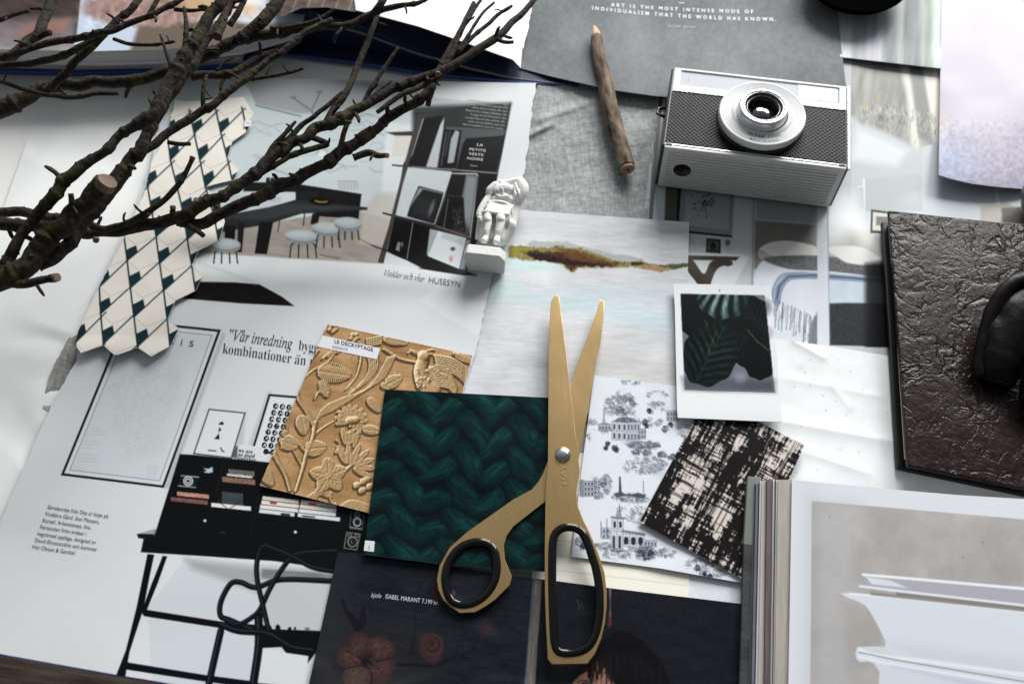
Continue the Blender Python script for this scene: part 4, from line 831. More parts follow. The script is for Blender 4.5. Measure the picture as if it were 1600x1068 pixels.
# lower church
bld(R7, 555, 150, 620, 205, 2, 1, 0, .02, (30, 36, 48)); c.line([R7(552, 140), R7(628, 146)], 2.2, (90, 98, 110), 1); c.poly([R7(575, 140), R7(585, 100), R7(605, 98), R7(612, 142)], (130, 138, 150), 1, .9); c.line([R7(597, 70), R7(600, 108)], 1., INK)
bld(R7, 550, 215, 615, 330, 2, 1, 0, .02, (40, 46, 58)); bld(R7, 615, 230, 735, 300, 3, 1, 0, .1); c.line([R7(612, 218), R7(740, 236)], 2.6, (96, 104, 116), 1.2, .9)
for k in range(12): c.line([R7(620+k*10, 210+k*1.6), R7(620+k*10, 222+k*1.6)], .9, INK)
for x in (635, 675, 715): q = R7(x, 275); c.ell(q[0], q[1]-3, 3.6, 4, (36, 42, 56)); c.poly([(q[0]-3.6, q[1]-3), (q[0]+3.6, q[1]-3), (q[0]+3.6, q[1]+4), (q[0]-3.6, q[1]+4)], (36, 42, 56), .9)
bld(R7, 735, 265, 805, 300, 4, 1, 0, .1); bld(R7, 500, 200, 545, 260, 2, 2); c.line([R7(495, 165), R7(495, 255)], 1, INK); c.line([R7(528, 150), R7(528, 240)], .9, INK)
for x, y, rx, ry, n in ((740, 340, 60, 40, 420), (580, 345, 80, 30, 300), (850, 340, 60, 26, 200), (1040, 400, 80, 34, 260), (1110, 450, 80, 24, 200), (500, 300, 50, 20, 160), (380, 290, 40, 30, 220), (660, 320, 120, 12, 160)): hatch(*R7(x, y), rx/3.56, ry/3.56, n, dens=.4)
for x, y, r in ((720, 340, 16), (745, 355, 18), (770, 335, 12), (375, 275, 22), (395, 300, 12), (1030, 420, 14), (1070, 455, 8), (1100, 465, 8)): hatch(*R7(x, y), r/3.56+1, r/3.56+1, 70, (30, 36, 50), (1, 3), 60, .9, .1)
c.line([R7(1020, 370), R7(1030, 420)], 1, INK); c.line([R7(960, 405), R7(1000, 412)], 1, INK)
for x, y in ((330, 330), (340, 365)): pass
c.a += ((fbm(c.X/2.2, c.Y/2.2, 2, 55)-.5)*.03)[..., None]
sheet('toile_card', 'white card printed with fine blue grey engraved buildings and trees, right of the scissors', 'card', cv, (928, 586), (1196, 622), (1166, 911), (893, 869), .0045, m=M_MATTE, thick=.0003,
      bottom=[(893, 869), (1030, 887), (1166, 911)], left=[(928, 586), (906, 755), (893, 869)], zf=lambda X, Y: .0006*sstep(.4, .7, fbm(X/90, Y/90, 2, 135)))

# ------------------------------------------------------------------ black and white brushed swatch
cv = Cv(985, 600, 1275, 920, (24, 22, 22)); c = cv
def rotn(ang, sx, sy, seed, o=4):
    a_ = math.radians(ang); u = c.X*math.cos(a_)+c.Y*math.sin(a_); v = -c.X*math.sin(a_)+c.Y*math.cos(a_); return fbm(u/sx, v/sy, o, seed)
n1 = rotn(-62, 34, 3.2, 301); n2 = rotn(28, 26, 3.0, 302); big = rotn(-62, 60, 26, 303, 3); fine = rotn(-62, 9, 1.5, 304, 3); f2 = rotn(28, 9, 1.6, 305, 2); blot = rotn(0, 17, 17, 306, 4)
t_ = (n1-.5)*1.5+(n2-.5)*1.0+(big-.5)*1.5+(fine-.5)*.9+(f2-.5)*.5+(blot-.5)*1.0
m_ = sstep(.01, .17, t_-.0); m_ = m_*(1-.9*sstep(.60, .67, rotn(28, 50, 2.6, 308, 3)))*(1-.6*sstep(.6, .68, rotn(-62, 60, 2.4, 309, 3)))
c.a = c.a*(1-m_[..., None])+C((206, 198, 192))*m_[..., None]
sheet('brushed_swatch', 'black and off white card with crossed dry brush strokes, lying at a tilt', 'card', cv, (1105, 618), (1257, 695), (1163, 906), (999, 815), .0062, m=M_SILK, thick=.0004,
      zf=lambda X, Y: .0002*X*0+.0008*sstep(1200, 1257, X), edge=(190, 186, 180))

# ------------------------------------------------------------------ dark floral magazine page
cv = Cv(460, 850, 1190, 1180, (31, 33, 42)); c = cv
c.grain(7, 40, 12, 5, seed=320); c.grain(8, 16, 3, 8, seed=321); c.grain(5, 3, seed=322)
c.poly([(450, 840), (560, 860), (520, 1180), (420, 1180)], (50, 51, 56), 60, .6); c.poly([(500, 950), (700, 980), (640, 1180), (450, 1180)], (50, 50, 50), 60, .5)
def vine(pts, w=3, col=(27, 26, 36), a=.75): c.line([tuple(q) for q in spline(pts, 4)], w, col, 2.2, a)
def D6(x, y): return (400+x/3.56, 768+y/3.56)
vine([D6(590, 560), D6(590, 500), D6(640, 475), D6(720, 480), D6(790, 520), D6(830, 580)]); vine([D6(640, 600), D6(650, 550), D6(720, 530), D6(790, 570), D6(850, 560)], 2.5); vine([D6(690, 360), D6(760, 440), D6(820, 520)], 2); vine([D6(900, 560), D6(930, 490), D6(980, 430)], 2.2)
vine([D6(860, 620), D6(890, 700), D6(880, 800), D6(860, 900)], 3); vine([D6(790, 960), D6(880, 960), D6(1000, 965), D6(1100, 920), D6(1200, 880), D6(1240, 790)], 4, (26, 24, 34), .9); vine([D6(1040, 940), D6(1100, 910), D6(1130, 860)], 3); vine([D6(1300, 700), D6(1340, 650), D6(1400, 650), D6(1380, 700), D6(1420, 690)], 2.4); vine([D6(1150, 900), D6(1260, 890), D6(1380, 930), D6(1400, 1010)], 2)
vine([D6(480, 600), D6(510, 680), D6(570, 720), D6(600, 640)], 5, (25, 24, 34), .9); c.poly([D6(480, 600), D6(500, 640), D6(560, 700), D6(600, 720), D6(590, 640), D6(610, 640), D6(610, 740), D6(560, 790), D6(520, 720)], (25, 24, 34), 3, .9)
for px_, py_, rx, ry, ro, cc in ((570, 850, 72, 74, 20, (62, 42, 42)), (690, 870, 84, 66, 25, (66, 44, 44)), (520, 930, 78, 62, 50, (70, 48, 47)), (690, 990, 90, 72, -35, (68, 44, 46)), (560, 1030, 78, 72, 10, (78, 60, 56))):
    q = D6(px_, py_); c.ell(q[0], q[1], rx/3.56, ry/3.56, cc, ro, 2.5, .9); c.ell(q[0]+1, q[1]-2, rx/3.56*.72, ry/3.56*.7, tuple(min(255, v+14) for v in cc), ro, 9, .7); c.ell(q[0], q[1], rx/3.56+1, ry/3.56+1, (26, 22, 30), ro, 1, 0)
for a_, b_ in (((615, 950), (500, 880)), ((615, 950), (640, 840)), ((615, 950), (760, 920)), ((615, 950), (480, 985)), ((615, 950), (640, 1060))): vine([D6(*a_), D6((a_[0]+b_[0])/2+14, (a_[1]+b_[1])/2), D6(*b_)], 2.4, (34, 24, 30), .8)
c.ell(*D6(615, 948), 8, 8, (36, 28, 34), 0, 4, .95); c.grain(14, 3.5, seed=330, pts=[D6(440, 790), D6(780, 790), D6(780, 1100), D6(440, 1100)], col=(110, 70, 60))
c.ell(*D6(970, 865), 18, 24, (66, 46, 46), -20, 4, .9); 
for k in range(4): c.ell(*D6(985-k*3, 850-k*4), 16-k*3.6, 18-k*4, (50, 32, 38) if k % 2 else (76, 54, 52), -20, 2.5, .8)
for k in range(7):
    a_ = k*.9; q = D6(1275, 770); c.poly([q, (q[0]+math.cos(a_)*15, q[1]+math.sin(a_)*14), (q[0]+math.cos(a_+.5)*8, q[1]+math.sin(a_+.5)*8)], (56, 34, 42), 5, .6)
c.ell(*D6(1275, 770), 9, 9, (58, 36, 44), 0, 6, .5); c.ell(*D6(1010, 560), 8, 12, (80, 30, 40), 0, 6, .7); c.ell(*D6(1100, 560), 3, 4, (120, 70, 66), 0, 3, .8)
for px_, py_, rx, ry in ((570, 850, 60, 60), (690, 870, 70, 52), (520, 930, 62, 50), (690, 990, 74, 60), (560, 1030, 62, 58)):
    for i in range(46):
        q = D6(px_+rn.gauss(0, .42)*rx, py_+rn.gauss(0, .42)*ry); a_ = math.atan2(948-py_, 615-px_)+rn.gauss(0, .25); l = rn.uniform(2, 6)
        c.line([q, (q[0]+math.cos(a_)*l, q[1]+math.sin(a_)*l)], rn.uniform(.7, 1.6), rn.choice([(104, 84, 70), (84, 60, 54), (120, 98, 80), (44, 28, 32)]), 1.2, .55)
for i in range(60):
    x, y = rn.uniform(510, 830), rn.uniform(880, 1068); c.line([(x, y), (x+rn.uniform(2, 8), y+rn.uniform(-1, 1.4))], .8, (70, 72, 76), 1.2, rn.uniform(.2, .6))
# weathered frame strip and right half
c.poly([(843, 900), (856, 902), (846, 1180), (822, 1180), (833, 1010)], (28, 30, 38), 1.5); c.poly([(836, 903), (848, 905), (840, 1010), (832, 1180), (812, 1180), (826, 1010)], (112, 108, 106), 1.6)
c.line([(834, 900), (826, 1000), (816, 1120)], 2, (90, 108, 122), 1.4, .9); c.line([(848, 905), (841, 1005), (833, 1140)], 1.6, (28, 28, 32), 1.2); c.line([(843, 905), (834, 1010), (826, 1120)], 1.4, (140, 132, 126), 1.4, .7); c.grain(26, 2, 20, 5, seed=340, pts=[(834, 900), (850, 905), (838, 1180), (810, 1180)])
c.poly([(856, 900), (1190, 940), (1190, 1180), (846, 1180)], (30, 32, 39), 1.5); c.grain(6, 26, 10, 8, seed=341, pts=[(856, 900), (1190, 940), (1190, 1180), (846, 1180)]); c.grain(6, 3, seed=342, pts=[(856, 900), (1190, 940), (1190, 1180), (846, 1180)])
for a_ in (((720, 680), (790, 730), (810, 760)), ((760, 600), (750, 690)), ((960, 650), (960, 760)), ((880, 760), (980, 740), (1040, 680)), ((1100, 700), (1200, 620)), ((1060, 830), (1180, 800), (1220, 720)), ((700, 610), (820, 690), (900, 640), (1100, 640))): vine([R7(x, y) for x, y in a_], 3, (27, 28, 36), .8)
c.poly([R7(540, 530), R7(552, 540), R7(548, 600), R7(552, 740), R7(536, 740), R7(545, 640)], (150, 140, 140), 1.3, .8); c.poly([R7(536, 690), R7(552, 690), R7(550, 755), R7(532, 755)], (96, 40, 44), 1.6, .8)
c.line([R7(362, 600), R7(378, 640), R7(370, 650)], 1, (120, 122, 126), 1.5, .7); c.line([R7(385, 610), R7(395, 650)], 1, (96, 98, 104), 1.5, .7)
# hair and forehead at the lower edge
hair = [R7(430, 935), R7(480, 860), R7(530, 800), R7(580, 770), R7(640, 775), R7(720, 820), R7(800, 900), R7(850, 980), R7(880, 1068), (1050, 1180), (880, 1180), R7(420, 1010)]
c.poly(hair, (19, 18, 22), 6, .95)
c.poly([R7(340, 1055), R7(375, 1020), R7(430, 990), R7(460, 930), R7(500, 960), R7(545, 1020), R7(570, 1068), (962, 1180), (880, 1180)], (164, 120, 104), 2)
for i in range(46):
    x = rn.uniform(425, 560); y = 905+abs(x-480)*.1; c.line([R7(x, y), R7(x+rn.uniform(-5, 12), y+50), R7(x+rn.uniform(-10, 14), y+rn.uniform(80, 165))], rn.uniform(1, 2.4), (28, 20, 23), 1.4, .9)
for i in range(70): x = rn.uniform(500, 840); y = 860+abs(x-600)*.4+rn.uniform(0, 60); c.line([R7(x, y), R7(x+rn.uniform(-2, 26), y+rn.uniform(60, 160))], .8, (36, 34, 40), 1.4, .4)
c.line([R7(360, 1062), R7(385, 1046), R7(420, 1046), R7(450, 1062)], 1.6, (40, 28, 30), 1.3, .9); c.ell(*R7(410, 1066), 8, 4, (50, 36, 36), 0, 2, .8)
c.a *= .84
DP = sheet('dark_floral_page', 'dark magazine page with painted flowers and a price caption under the scissors handles', 'magazine page', cv, (528, 862), (1162, 943), (1150, 1180), (458, 1180), .0060,
      top=[(528, 862), (604, 866), (684, 881), (800, 899), (870, 907), (953, 918), (1162, 943)], m=M_SILK, thick=.0003, zf=lambda X, Y: .0012*sstep(.45, .7, fbm(X/140, Y/100, 2, 235))*sstep(862, 930, Y))
zd = lambda x, y: .0060+.0012*sstep(.45, .7, fbm(x/140, y/100, 2, 235))*sstep(862, 930, y)+.00015
text('printed_text', 'kjole', (579, 932), (8.4, .8), (1.4, -10.4), zd, (178, 180, 184), DP, shear=.25)
text('printed_text', 'ISABEL MARANT 7.199 kr.', (601.5, 934), (7.5, .95), (1.0, -10.2), zd, (186, 188, 192), DP, weight=0, shear=.08)

# ------------------------------------------------------------------ green knit card
cv = Cv(555, 595, 880, 905, (10, 22, 22)); c = cv
c.grain(8, 14, seed=350)
lobes = []
for k in range(-1, 7):
    for j in range(-1, 5):
        x0 = 655+j*86-k*6.; y0 = 624+k*47.5+j*3.; lobes.append((x0, y0, 41, 23, 40, j+k)); lobes.append((x0+43, y0+19, 40, 20, -31, j-k))
zb = np.zeros((c.h, c.w)); colr = c.a.copy()
for (x, y, a_, b_, ro, sd_) in lobes:
    w = c.win(x-48, y-48, x+48, y+48)
    if w is None: continue
    ro_ = ro; ro = ro+rn.uniform(-7, 7); x += rn.uniform(-3, 3); y += rn.uniform(-2.5, 2.5); a_ *= rn.uniform(.92, 1.08); cr, sr = math.cos(math.radians(ro)), math.sin(math.radians(ro)); X, Y = c.X[w]-x, c.Y[w]-y; u = (X*cr+Y*sr)/a_; v = (-X*sr+Y*cr)/b_
    v = v+.20*np.sin(u*2.4+sd_)+.25*(fbm(u*1.7+sd_*2, v*1.2, 2, 79)-.5)*2*.5
    q = np.clip(1-np.abs(u)**3-v*v, 0, 1); h_ = np.sqrt(q); h_ = h_*(1.15 if ro > 0 else 1.0)-.25*u*(1 if ro > 0 else -1)*.4
    fib = fbm(u*2.2+sd_*3.1, v*5.5, 4, 350+abs(sd_)); lit = np.clip(q, 0, 1)**.9*np.clip(.50-.55*v+.12*u+.35*(fbm(u*1.3+sd_, v*1.1, 2, 77)-.5), .05, 1.1)*(.10+1.5*fib)
    up_ = (h_ > zb[w]) & (q > 0.01)
    col_ = C((6, 16, 18))+(C((17, 70, 66))-C((6, 16, 18)))*np.clip(lit*1.05, 0, 1.15)[..., None]
    colr[w] = np.where(up_[..., None], col_, colr[w]); zb[w] = np.where(up_, h_, zb[w])
c.a = colr; c.grain(5, 2, seed=360)
KZ = .0080
KN = sheet('knit_card', 'dark green card printed with chunky knitted braids', 'card', cv, (601.5, 608), (858, 621), (858, 893), (568, 865), KZ, m=M_GLOSS, thick=.0004,
      bottom=[(568, 865), (700, 882), (858, 893)], zf=lambda X, Y: .0006*sstep(.4, .7, fbm(X/120, Y/100, 2, 335)))
cv2 = Cv(560, 840, 590, 865, (206, 207, 208))
sheet('white_label', None, None, cv2, (570.5, 843.5), (585.5, 845), (584, 861.5), (568.5, 859.5), KZ+.00075, m=M_SILK, parent=KN)
text('printed_text', '1', (574.8, 857), (7, .6), (.4, -8), KZ+.0009, (30, 30, 34), KN, weight=.02)

# ------------------------------------------------------------------ instant photo
cv = Cv(1045, 435, 1230, 665, (216, 219, 220)); c = cv
c.poly([(1063.5, 459), (1194.7, 461), (1210.7, 612.5), (1070, 608)], (104, 106, 116), 1.); pic = [(1063.5, 459), (1194.7, 461), (1210.7, 612.5), (1070, 608)]
c.grain(10, 30, seed=370, pts=pic); c.poly([(1066, 590), (1210, 594), (1211, 612), (1070, 608)], (60, 66, 74), 12, .7)
c.ell(1148, 515, 14, 6, (170, 166, 180), 0, 5, .8); c.ell(1156, 590, 9, 8, (140, 138, 154), 0, 8, .7); c.ell(1200, 520, 9, 10, (172, 168, 184), 0, 6, .8); c.ell(1195, 480, 10, 12, (96, 98, 116), 0, 10, .8); c.ell(1072, 510, 6, 7, (120, 120, 132), 0, 4, .8); c.ell(1120, 600, 40, 10, (86, 92, 102), 0, 10, .6)
def vleaf(cx, cy, a_, b_, rot, nv, dark, light, pw=.5, tip=.2, cut=None):
    r = max(a_, b_)+4; w = c.win(cx-r, cy-r, cx+r, cy+r); cr, sr = math.cos(math.radians(rot)), math.sin(math.radians(rot)); X, Y = c.X[w]-cx, c.Y[w]-cy
    u = (X*cr+Y*sr)/a_; v = (-X*sr+Y*cr)/b_; rr = np.sqrt(u*u+v*v)+tip*.25*np.clip(u, 0, 1)**2*0+.03*np.sin(np.arctan2(v, u)*9); m_ = np.clip((1-rr)*b_+.5, 0, 1)
    m_ = m_*np.clip(.5-c.sd(pic, w), 0, 1)
    ang = u*1.0-np.abs(v)*.85+.25*v*v; st = .5+.5*np.cos(ang*nv*math.pi*2/2); st = st**pw*(.35+.65*vn(u*9+ang*7, v*5, 7))*np.clip(1.15-rr*.75, 0, 1); st = np.where(np.abs(v) < .022, .55, st)
    colx = C(dark)+(C(light)-C(dark))*st[..., None]; c.a[w] = c.a[w]*(1-m_[..., None])+colx*m_[..., None]
vleaf(1078, 474, 26, 22, 20, 6, (6, 9, 11), (14, 20, 22), 1); vleaf(1100, 505, 44, 26, 10, 8, (5, 8, 10), (14, 22, 24), 1); vleaf(1160, 505, 46, 34, -20, 8, (6, 9, 11), (18, 28, 30), 1); vleaf(1180, 500, 40, 30, -120, 9, (7, 11, 14), (22, 34, 38), 1); vleaf(1085, 480, 30, 30, 60, 9, (7, 10, 12), (16, 26, 28), 1); vleaf(1170, 540, 44, 30, 60, 10, (6, 10, 12), (22, 40, 40), 1); vleaf(1196, 545, 24, 34, 80, 10, (6, 9, 11), (18, 26, 30), 1)
vleaf(1125, 505, 34, 24, 160, 9, (7, 10, 12), (14, 22, 24), 1); vleaf(1188, 566, 27, 25, 100, 7, (8, 11, 12), (16, 22, 24), 1)

w = c.win(1080, 455, 1180, 505); X, Y_ = c.X[w], c.Y[w]; q_ = np.hypot((X-1130)/41, (Y_-462)/37+.05*np.sin(X*.2)); m_ = np.clip((1-q_)*30+.5, 0, 1)*np.clip(.5-c.sd(pic, w), 0, 1)
an_ = (X-1134+2.2*np.sin(Y_*.12))/(22+(Y_-440)*.55); st_ = np.clip(.5+.62*np.cos(an_*15), 0, 1)**1.3*np.clip(1.25-q_*.7, .1, 1)*(.6+.5*vn(X*.5, Y_*.12, 8)); st_ *= np.clip(1.25-np.abs(X-1118)/52, .2, 1)
c.a[w] = c.a[w]*(1-m_[..., None])+(C((8, 20, 22))+(C((140, 168, 162))-C((8, 20, 22)))*st_[..., None])*m_[..., None]
vleaf(1110, 553, 52, 43, -62, 7.5, (6, 13, 13), (34, 66, 58), 1.0); 
c.line([(1119, 517), (1108, 548), (1104, 556)], 1., (70, 92, 76), 1.2, .8); c.line([(1168, 515), (1182, 532), (1202, 548)], 1., (110, 112, 80), 1.2, .9); c.line([(1101, 500), (1106, 508)], 1.2, (60, 84, 66), 1.2)
IP = sheet('instant_photo', 'white bordered instant photo of dark striped leaves', 'photograph', cv, (1052, 443), (1204.5, 445.7), (1222, 659), (1059, 652), .0078, m=M_GLOSS, thick=.0006,
      left=[(1052, 443), (1054.5, 480), (1058, 640), (1059, 652)], zf=lambda X, Y: .0006*sstep(600, 655, Y))
sheet('printed_picture', None, None, cv, *pic, .00792, m=M_GLOSS, thick=.00006, zf=lambda X, Y: .0006*sstep(600, 655, Y), parent=IP, edge=(60, 62, 66))
cv2 = Cv(1120, 445, 1130, 460, (20, 20, 22)); sheet('pin_hole', None, None, cv2, (1123.4, 452.4), (1125.6, 452.4), (1125.6, 454.6), (1123.4, 454.6), .00783, m=M_MATTE, parent=IP, step=1)
# ------------------------------------------------------------------ open blue book at the upper left
M_NAVY = mat('navy_cloth_and_page_shade', (.008, .014, .045), .55, spec=.3, build=lambda nt, b: noise_bump(nt, b, 900, .2))
M_BLUE = mat('blue_board_edge', (.02, .06, .26), .5)
def leaves_mat(nt, b):
    tc = nd(nt, 'ShaderNodeTexCoord'); w_ = nd(nt, 'ShaderNodeTexNoise', Scale=1.0, Detail=3.); mp = nd(nt, 'ShaderNodeMapping'); mp.inputs['Scale'].default_value = (6, 6, 1600)
    nt.links.new(tc.outputs['Object'], mp.inputs[0]); nt.links.new(mp.outputs[0], w_.inputs['Vector']); r = ramp(nt, w_.outputs[0], [(.3, (.24, .25, .27)), (.7, (.62, .62, .63))]); nt.links.new(r.outputs[0], b.inputs['Base Color'])
M_LEAVES = mat('page_edges', rough=.8, build=leaves_mat)
M_GAP = mat('shaded_page_gap', (.006, .006, .008), .4)
bk_ = empty('open_book', PV(380, 108, 0)); tagit(bk_, 'thick open book with a blue cover lying behind the branches', 'book')
def slab(name, px_pts, z0, z1, m, par, back, bevel=0):
    """a wall standing on the line px_pts (at z0) up to z1 and running back to world y = back"""
    fr = [PV(x, y, z0) for x, y in px_pts]; zt_ = z1 if hasattr(z1, '__len__') else [z1]*len(fr)
    top = [Vector((p.x, p.y, z)) for p, z in zip(fr, zt_)]; bm = bmesh.new()
    bt = [Vector((p.x, back, z)) for p, z in zip(fr, zt_)]; bb = [Vector((p.x, back, z0)) for p in fr]
    V = [[bm.verts.new(p) for p in row] for row in (fr, top, bt, bb)]
    for a, b in zip(V, V[1:]+V[:1]):
        for i in range(len(fr)-1): bm.faces.new((a[i], a[i+1], b[i+1], b[i]))
    bm.faces.new([r[0] for r in V]); bm.faces.new([r[-1] for r in V][::-1])
    return bm_obj(name, bm, m, par, bevel=bevel)
slab('cover_board', [(-160, 110), (0, 117), (120, 120), (250, 117), (386, 106)], .0008, .0045, M_BLUE, bk_, .80, .0006)
slab('cover_board', [(386, 90), (400, 85), (456, 89), (568, 103), (681, 120), (820, 131), (905, 135)], .0008, .0034, M_NAVY, bk_, .80, .0005)
bm = tube([PV(x, y, .0030) for x, y in spline([(396, 82), (456, 87), (568, 101), (681, 118), (820, 130), (903, 134)], 12)[:, :2]], .0011, 8); bm_obj('cover_edge', bm, M_BLUE, bk_, True)
slab('page_block', [(-160, 100), (0, 106), (120, 109), (250, 107), (380, 98)], .0045, .0155, M_LEAVES, bk_, .78)
slab('page_block', [(-160, 93), (150, 100), (250, 98), (376, 88)], .0155, .0175, M_GAP, bk_, .77)  # black slab stands in for the shade in the gap between pages
slab('page_block', [(-160, 93), (0, 99), (150, 103), (250, 100), (376, 86), (470, 60)], .0175, [.031, .031, .031, .030, .028, .024], M_LEAVES, bk_, .765)
# printed top page of the left half
cv = Cv(-170, -140, 520, 90, (150, 150, 152)); c = cv
c.poly([(-170, -140), (150, -140), (118, 62), (-170, 66)], (64, 52, 46), 2); c.poly([(-170, 30), (120, 30), (116, 70), (-170, 76)], (120, 112, 116), 14, .9); c.grain(20, 30, 8, 15, seed=400)
c.poly([(40, 40), (110, 28), (100, 50), (20, 62)], (150, 110, 98), 8, .8)
c.poly([(140, -140), (520, -140), (520, 90), (110, 90), (120, 55)], (186, 196, 212), 2); c.poly([(220, 30), (520, 40), (520, 90), (200, 90)], (104, 92, 82), 8); c.ell(230, 12, 100, 30, (150, 124, 118), 0, 8); c.grain(40, 7, seed=401, pts=[(130, -30), (420, -30), (420, 45), (130, 45)])
c.poly([(280, -40), (420, -40), (400, 25), (290, 20)], (190, 160, 120), 20, .8); c.poly([(330, -60), (480, -60), (470, 10), (360, 8)], (214, 216, 222), 8, .8)
sheet('printed_page', None, None, cv, (-170, -140), (520, -140), (470, 44), (-170, 72), .0315, bottom=[(-170, 72), (0, 77), (150, 80), (250, 77), (376, 66), (430, 54), (470, 44)], parent=bk_, thick=.0004, step=2,
      zf=lambda X, Y: -.0065*sstep(330, 480, X))
# curved right half under the white sheet, its shaded page side painted navy
rr_ = [(428, 62), (456, 64), (500, 66), (568, 78), (653, 98), (737, 112), (801, 122), (880, 131)]
slab('page_block', rr_, .0036, [.020, .026, .028, .024, .015, .0075, .0040, .0038], M_NAVY, bk_, .765)
zs_ = [.020, .026, .028, .024, .015, .0075, .0040, .0038]
pts_ = []
for (x, y), z in zip(rr_, zs_): p = PV(x, y, .0036); pts_.append(Vector((p.x, p.y-.0008, .0036+(z-.0036)*.72)))
bm_obj('page_edge', tube(pts_, .0008, 6), mat('pale_page_edge', (.16, .17, .19), .7), bk_, True)
cv = Cv(380, -140, 560, 60, (96, 84, 78)); cv.grain(40, 18, 6, 10, seed=410)
for k in range(5): cv.line([(470+k*22, -20), (452+k*22, 30)], 1.6, (160, 150, 140), 1.4, .7)
sheet('printed_page', None, None, cv, (400, -140), (590, -140), (556, 18), (440, 26), .034, bottom=[(440, 26), (470, 12), (510, 11), (556, 18)], parent=bk_, step=2, thick=.0004)
# white torn sheet lying over it
def ztorn(X, Y): return .0320*sstep(830, 600, X)*(.999)+.002
cv = Cv(540, -160, 860, 130, (224, 226, 232)); cv.grain(3, 60, seed=420)
sheet('torn_white_sheet', 'blank white sheet with a torn right edge lying over the open blue book', 'paper', cv, (535, -150), (850, -150), (814, 106), (556, 16), .0,
      bottom=[(556, 16), (600, 27), (653, 41), (700, 57), (737, 70), (770, 82), (801, 93), (814, 106)], right=torn([(850, -150), (832, 5), (825, 45), (815, 85), (814, 106)], 1.6, 31, sc=4), m=M_SILK, zf=lambda X, Y: .0048+.0300*sstep(905, 590, X), thick=.0003)

# ------------------------------------------------------------------ brown leather book
def leath(nt, b):
    tc = nd(nt, 'ShaderNodeTexCoord'); n1 = nd(nt, 'ShaderNodeTexNoise', Scale=38., Detail=5., Distortion=.8); nt.links.new(tc.outputs['Object'], n1.inputs['Vector'])
    vm = nd(nt, 'ShaderNodeVectorMath', operation='MULTIPLY_ADD'); nt.links.new(n1.outputs['Color'], vm.inputs[0]); vm.inputs[1].default_value = (.03, .03, .03); nt.links.new(tc.outputs['Object'], vm.inputs[2])
    hs = []
    for sc, st, rz, wt, th in ((22., (1, 1.8, 1), .3, 1.3, .035), (30., (2.2, .8, 1), 1.1, 1., .03), (64., (1, 1.7, 1), .7, .6, .05), (18., (1.4, 1, 1), 2.1, 1.2, .025)):
        mp = nd(nt, 'ShaderNodeMapping'); mp.inputs['Scale'].default_value = st; mp.inputs['Rotation'].default_value = (0, 0, rz); mp.inputs['Location'].default_value = (rz, sc, 0); nt.links.new(vm.outputs[0], mp.inputs[0])
        v = nd(nt, 'ShaderNodeTexNoise', Scale=sc, Detail=2.5, Distortion=.4); nt.links.new(mp.outputs[0], v.inputs['Vector'])
        sb = nd(nt, 'ShaderNodeMath', operation='SUBTRACT'); sb.inputs[1].default_value = .5; nt.links.new(v.outputs[0], sb.inputs[0]); ab = nd(nt, 'ShaderNodeMath', operation='ABSOLUTE'); nt.links.new(sb.outputs[0], ab.inputs[0])
        mr = nd(nt, 'ShaderNodeMapRange', interpolation_type='SMOOTHSTEP'); mr.inputs[1].default_value = 0; mr.inputs[2].default_value = th; mr.inputs[3].default_value = -wt; mr.inputs[4].default_value = 0; nt.links.new(ab.outputs[0], mr.inputs[0])
        nm = nd(nt, 'ShaderNodeTexNoise', Scale=26.+sc*.5, Detail=2.); nt.links.new(tc.outputs['Object'], nm.inputs['Vector']); ms = nd(nt, 'ShaderNodeMapRange'); ms.inputs[1].default_value = .42; ms.inputs[2].default_value = .62; nt.links.new(nm.outputs[0], ms.inputs[0])
        mu = nd(nt, 'ShaderNodeMath', operation='MULTIPLY'); nt.links.new(mr.outputs[0], mu.inputs[0]); nt.links.new(ms.outputs[0], mu.inputs[1]); hs.append(mu.outputs[0])
    n2 = nd(nt, 'ShaderNodeTexNoise', Scale=260., Detail=8., Roughness=.65); nt.links.new(tc.outputs['Object'], n2.inputs['Vector']); m2 = nd(nt, 'ShaderNodeMath', operation='MULTIPLY'); m2.inputs[1].default_value = 1.1; nt.links.new(n2.outputs[0], m2.inputs[0]); hs.append(m2.outputs[0])
    n3 = nd(nt, 'ShaderNodeTexNoise', Scale=45., Detail=4.); nt.links.new(tc.outputs['Object'], n3.inputs['Vector']); m3 = nd(nt, 'ShaderNodeMath', operation='MULTIPLY'); m3.inputs[1].default_value = 1.6; nt.links.new(n3.outputs[0], m3.inputs[0]); hs.append(m3.outputs[0])
    a = hs[0]
    for h in hs[1:]:
        ad = nd(nt, 'ShaderNodeMath', operation='ADD'); nt.links.new(a, ad.inputs[0]); nt.links.new(h, ad.inputs[1]); a = ad.outputs[0]
    bp = nd(nt, 'ShaderNodeBump', Strength=.55, Distance=.0006); nt.links.new(a, bp.inputs['Height']); nt.links.new(bp.outputs[0], b.inputs['Normal'])
    r = ramp(nt, n2.outputs[0], [(.3, (.008, .0038, .0038)), (.7, (.021, .0115, .011))]); nt.links.new(r.outputs[0], b.inputs['Base Color'])
M_LEATHER = mat('wrinkled_brown_leather', rough=.25, spec=.20, build=leath)
M_BOARD = mat('black_board', (.004, .004, .004), .45, spec=.3)
M_GOLDPG = mat('cream_page_edge', (.34, .29, .17), .6)
lb = empty('leather_book', PV(1400, 735, 0)); tagit(lb, 'dark brown wrinkled leather bound book at the right edge', 'book')
LBz0, LBz1 = .0030, .0145
def quad_prism(name, px, zt_, zb_, m, par, bevel=.0005, taper=0):
    T = [PV(x, y, zt_) for x, y in px]; B = [Vector((p.x, p.y, zb_)) for p in T]
    return bm_obj(name, prism(T, B), m, par, bevel=bevel)
ctop = [(1388, 328), (1760, 368), (1760, 796), (1418, 727)]
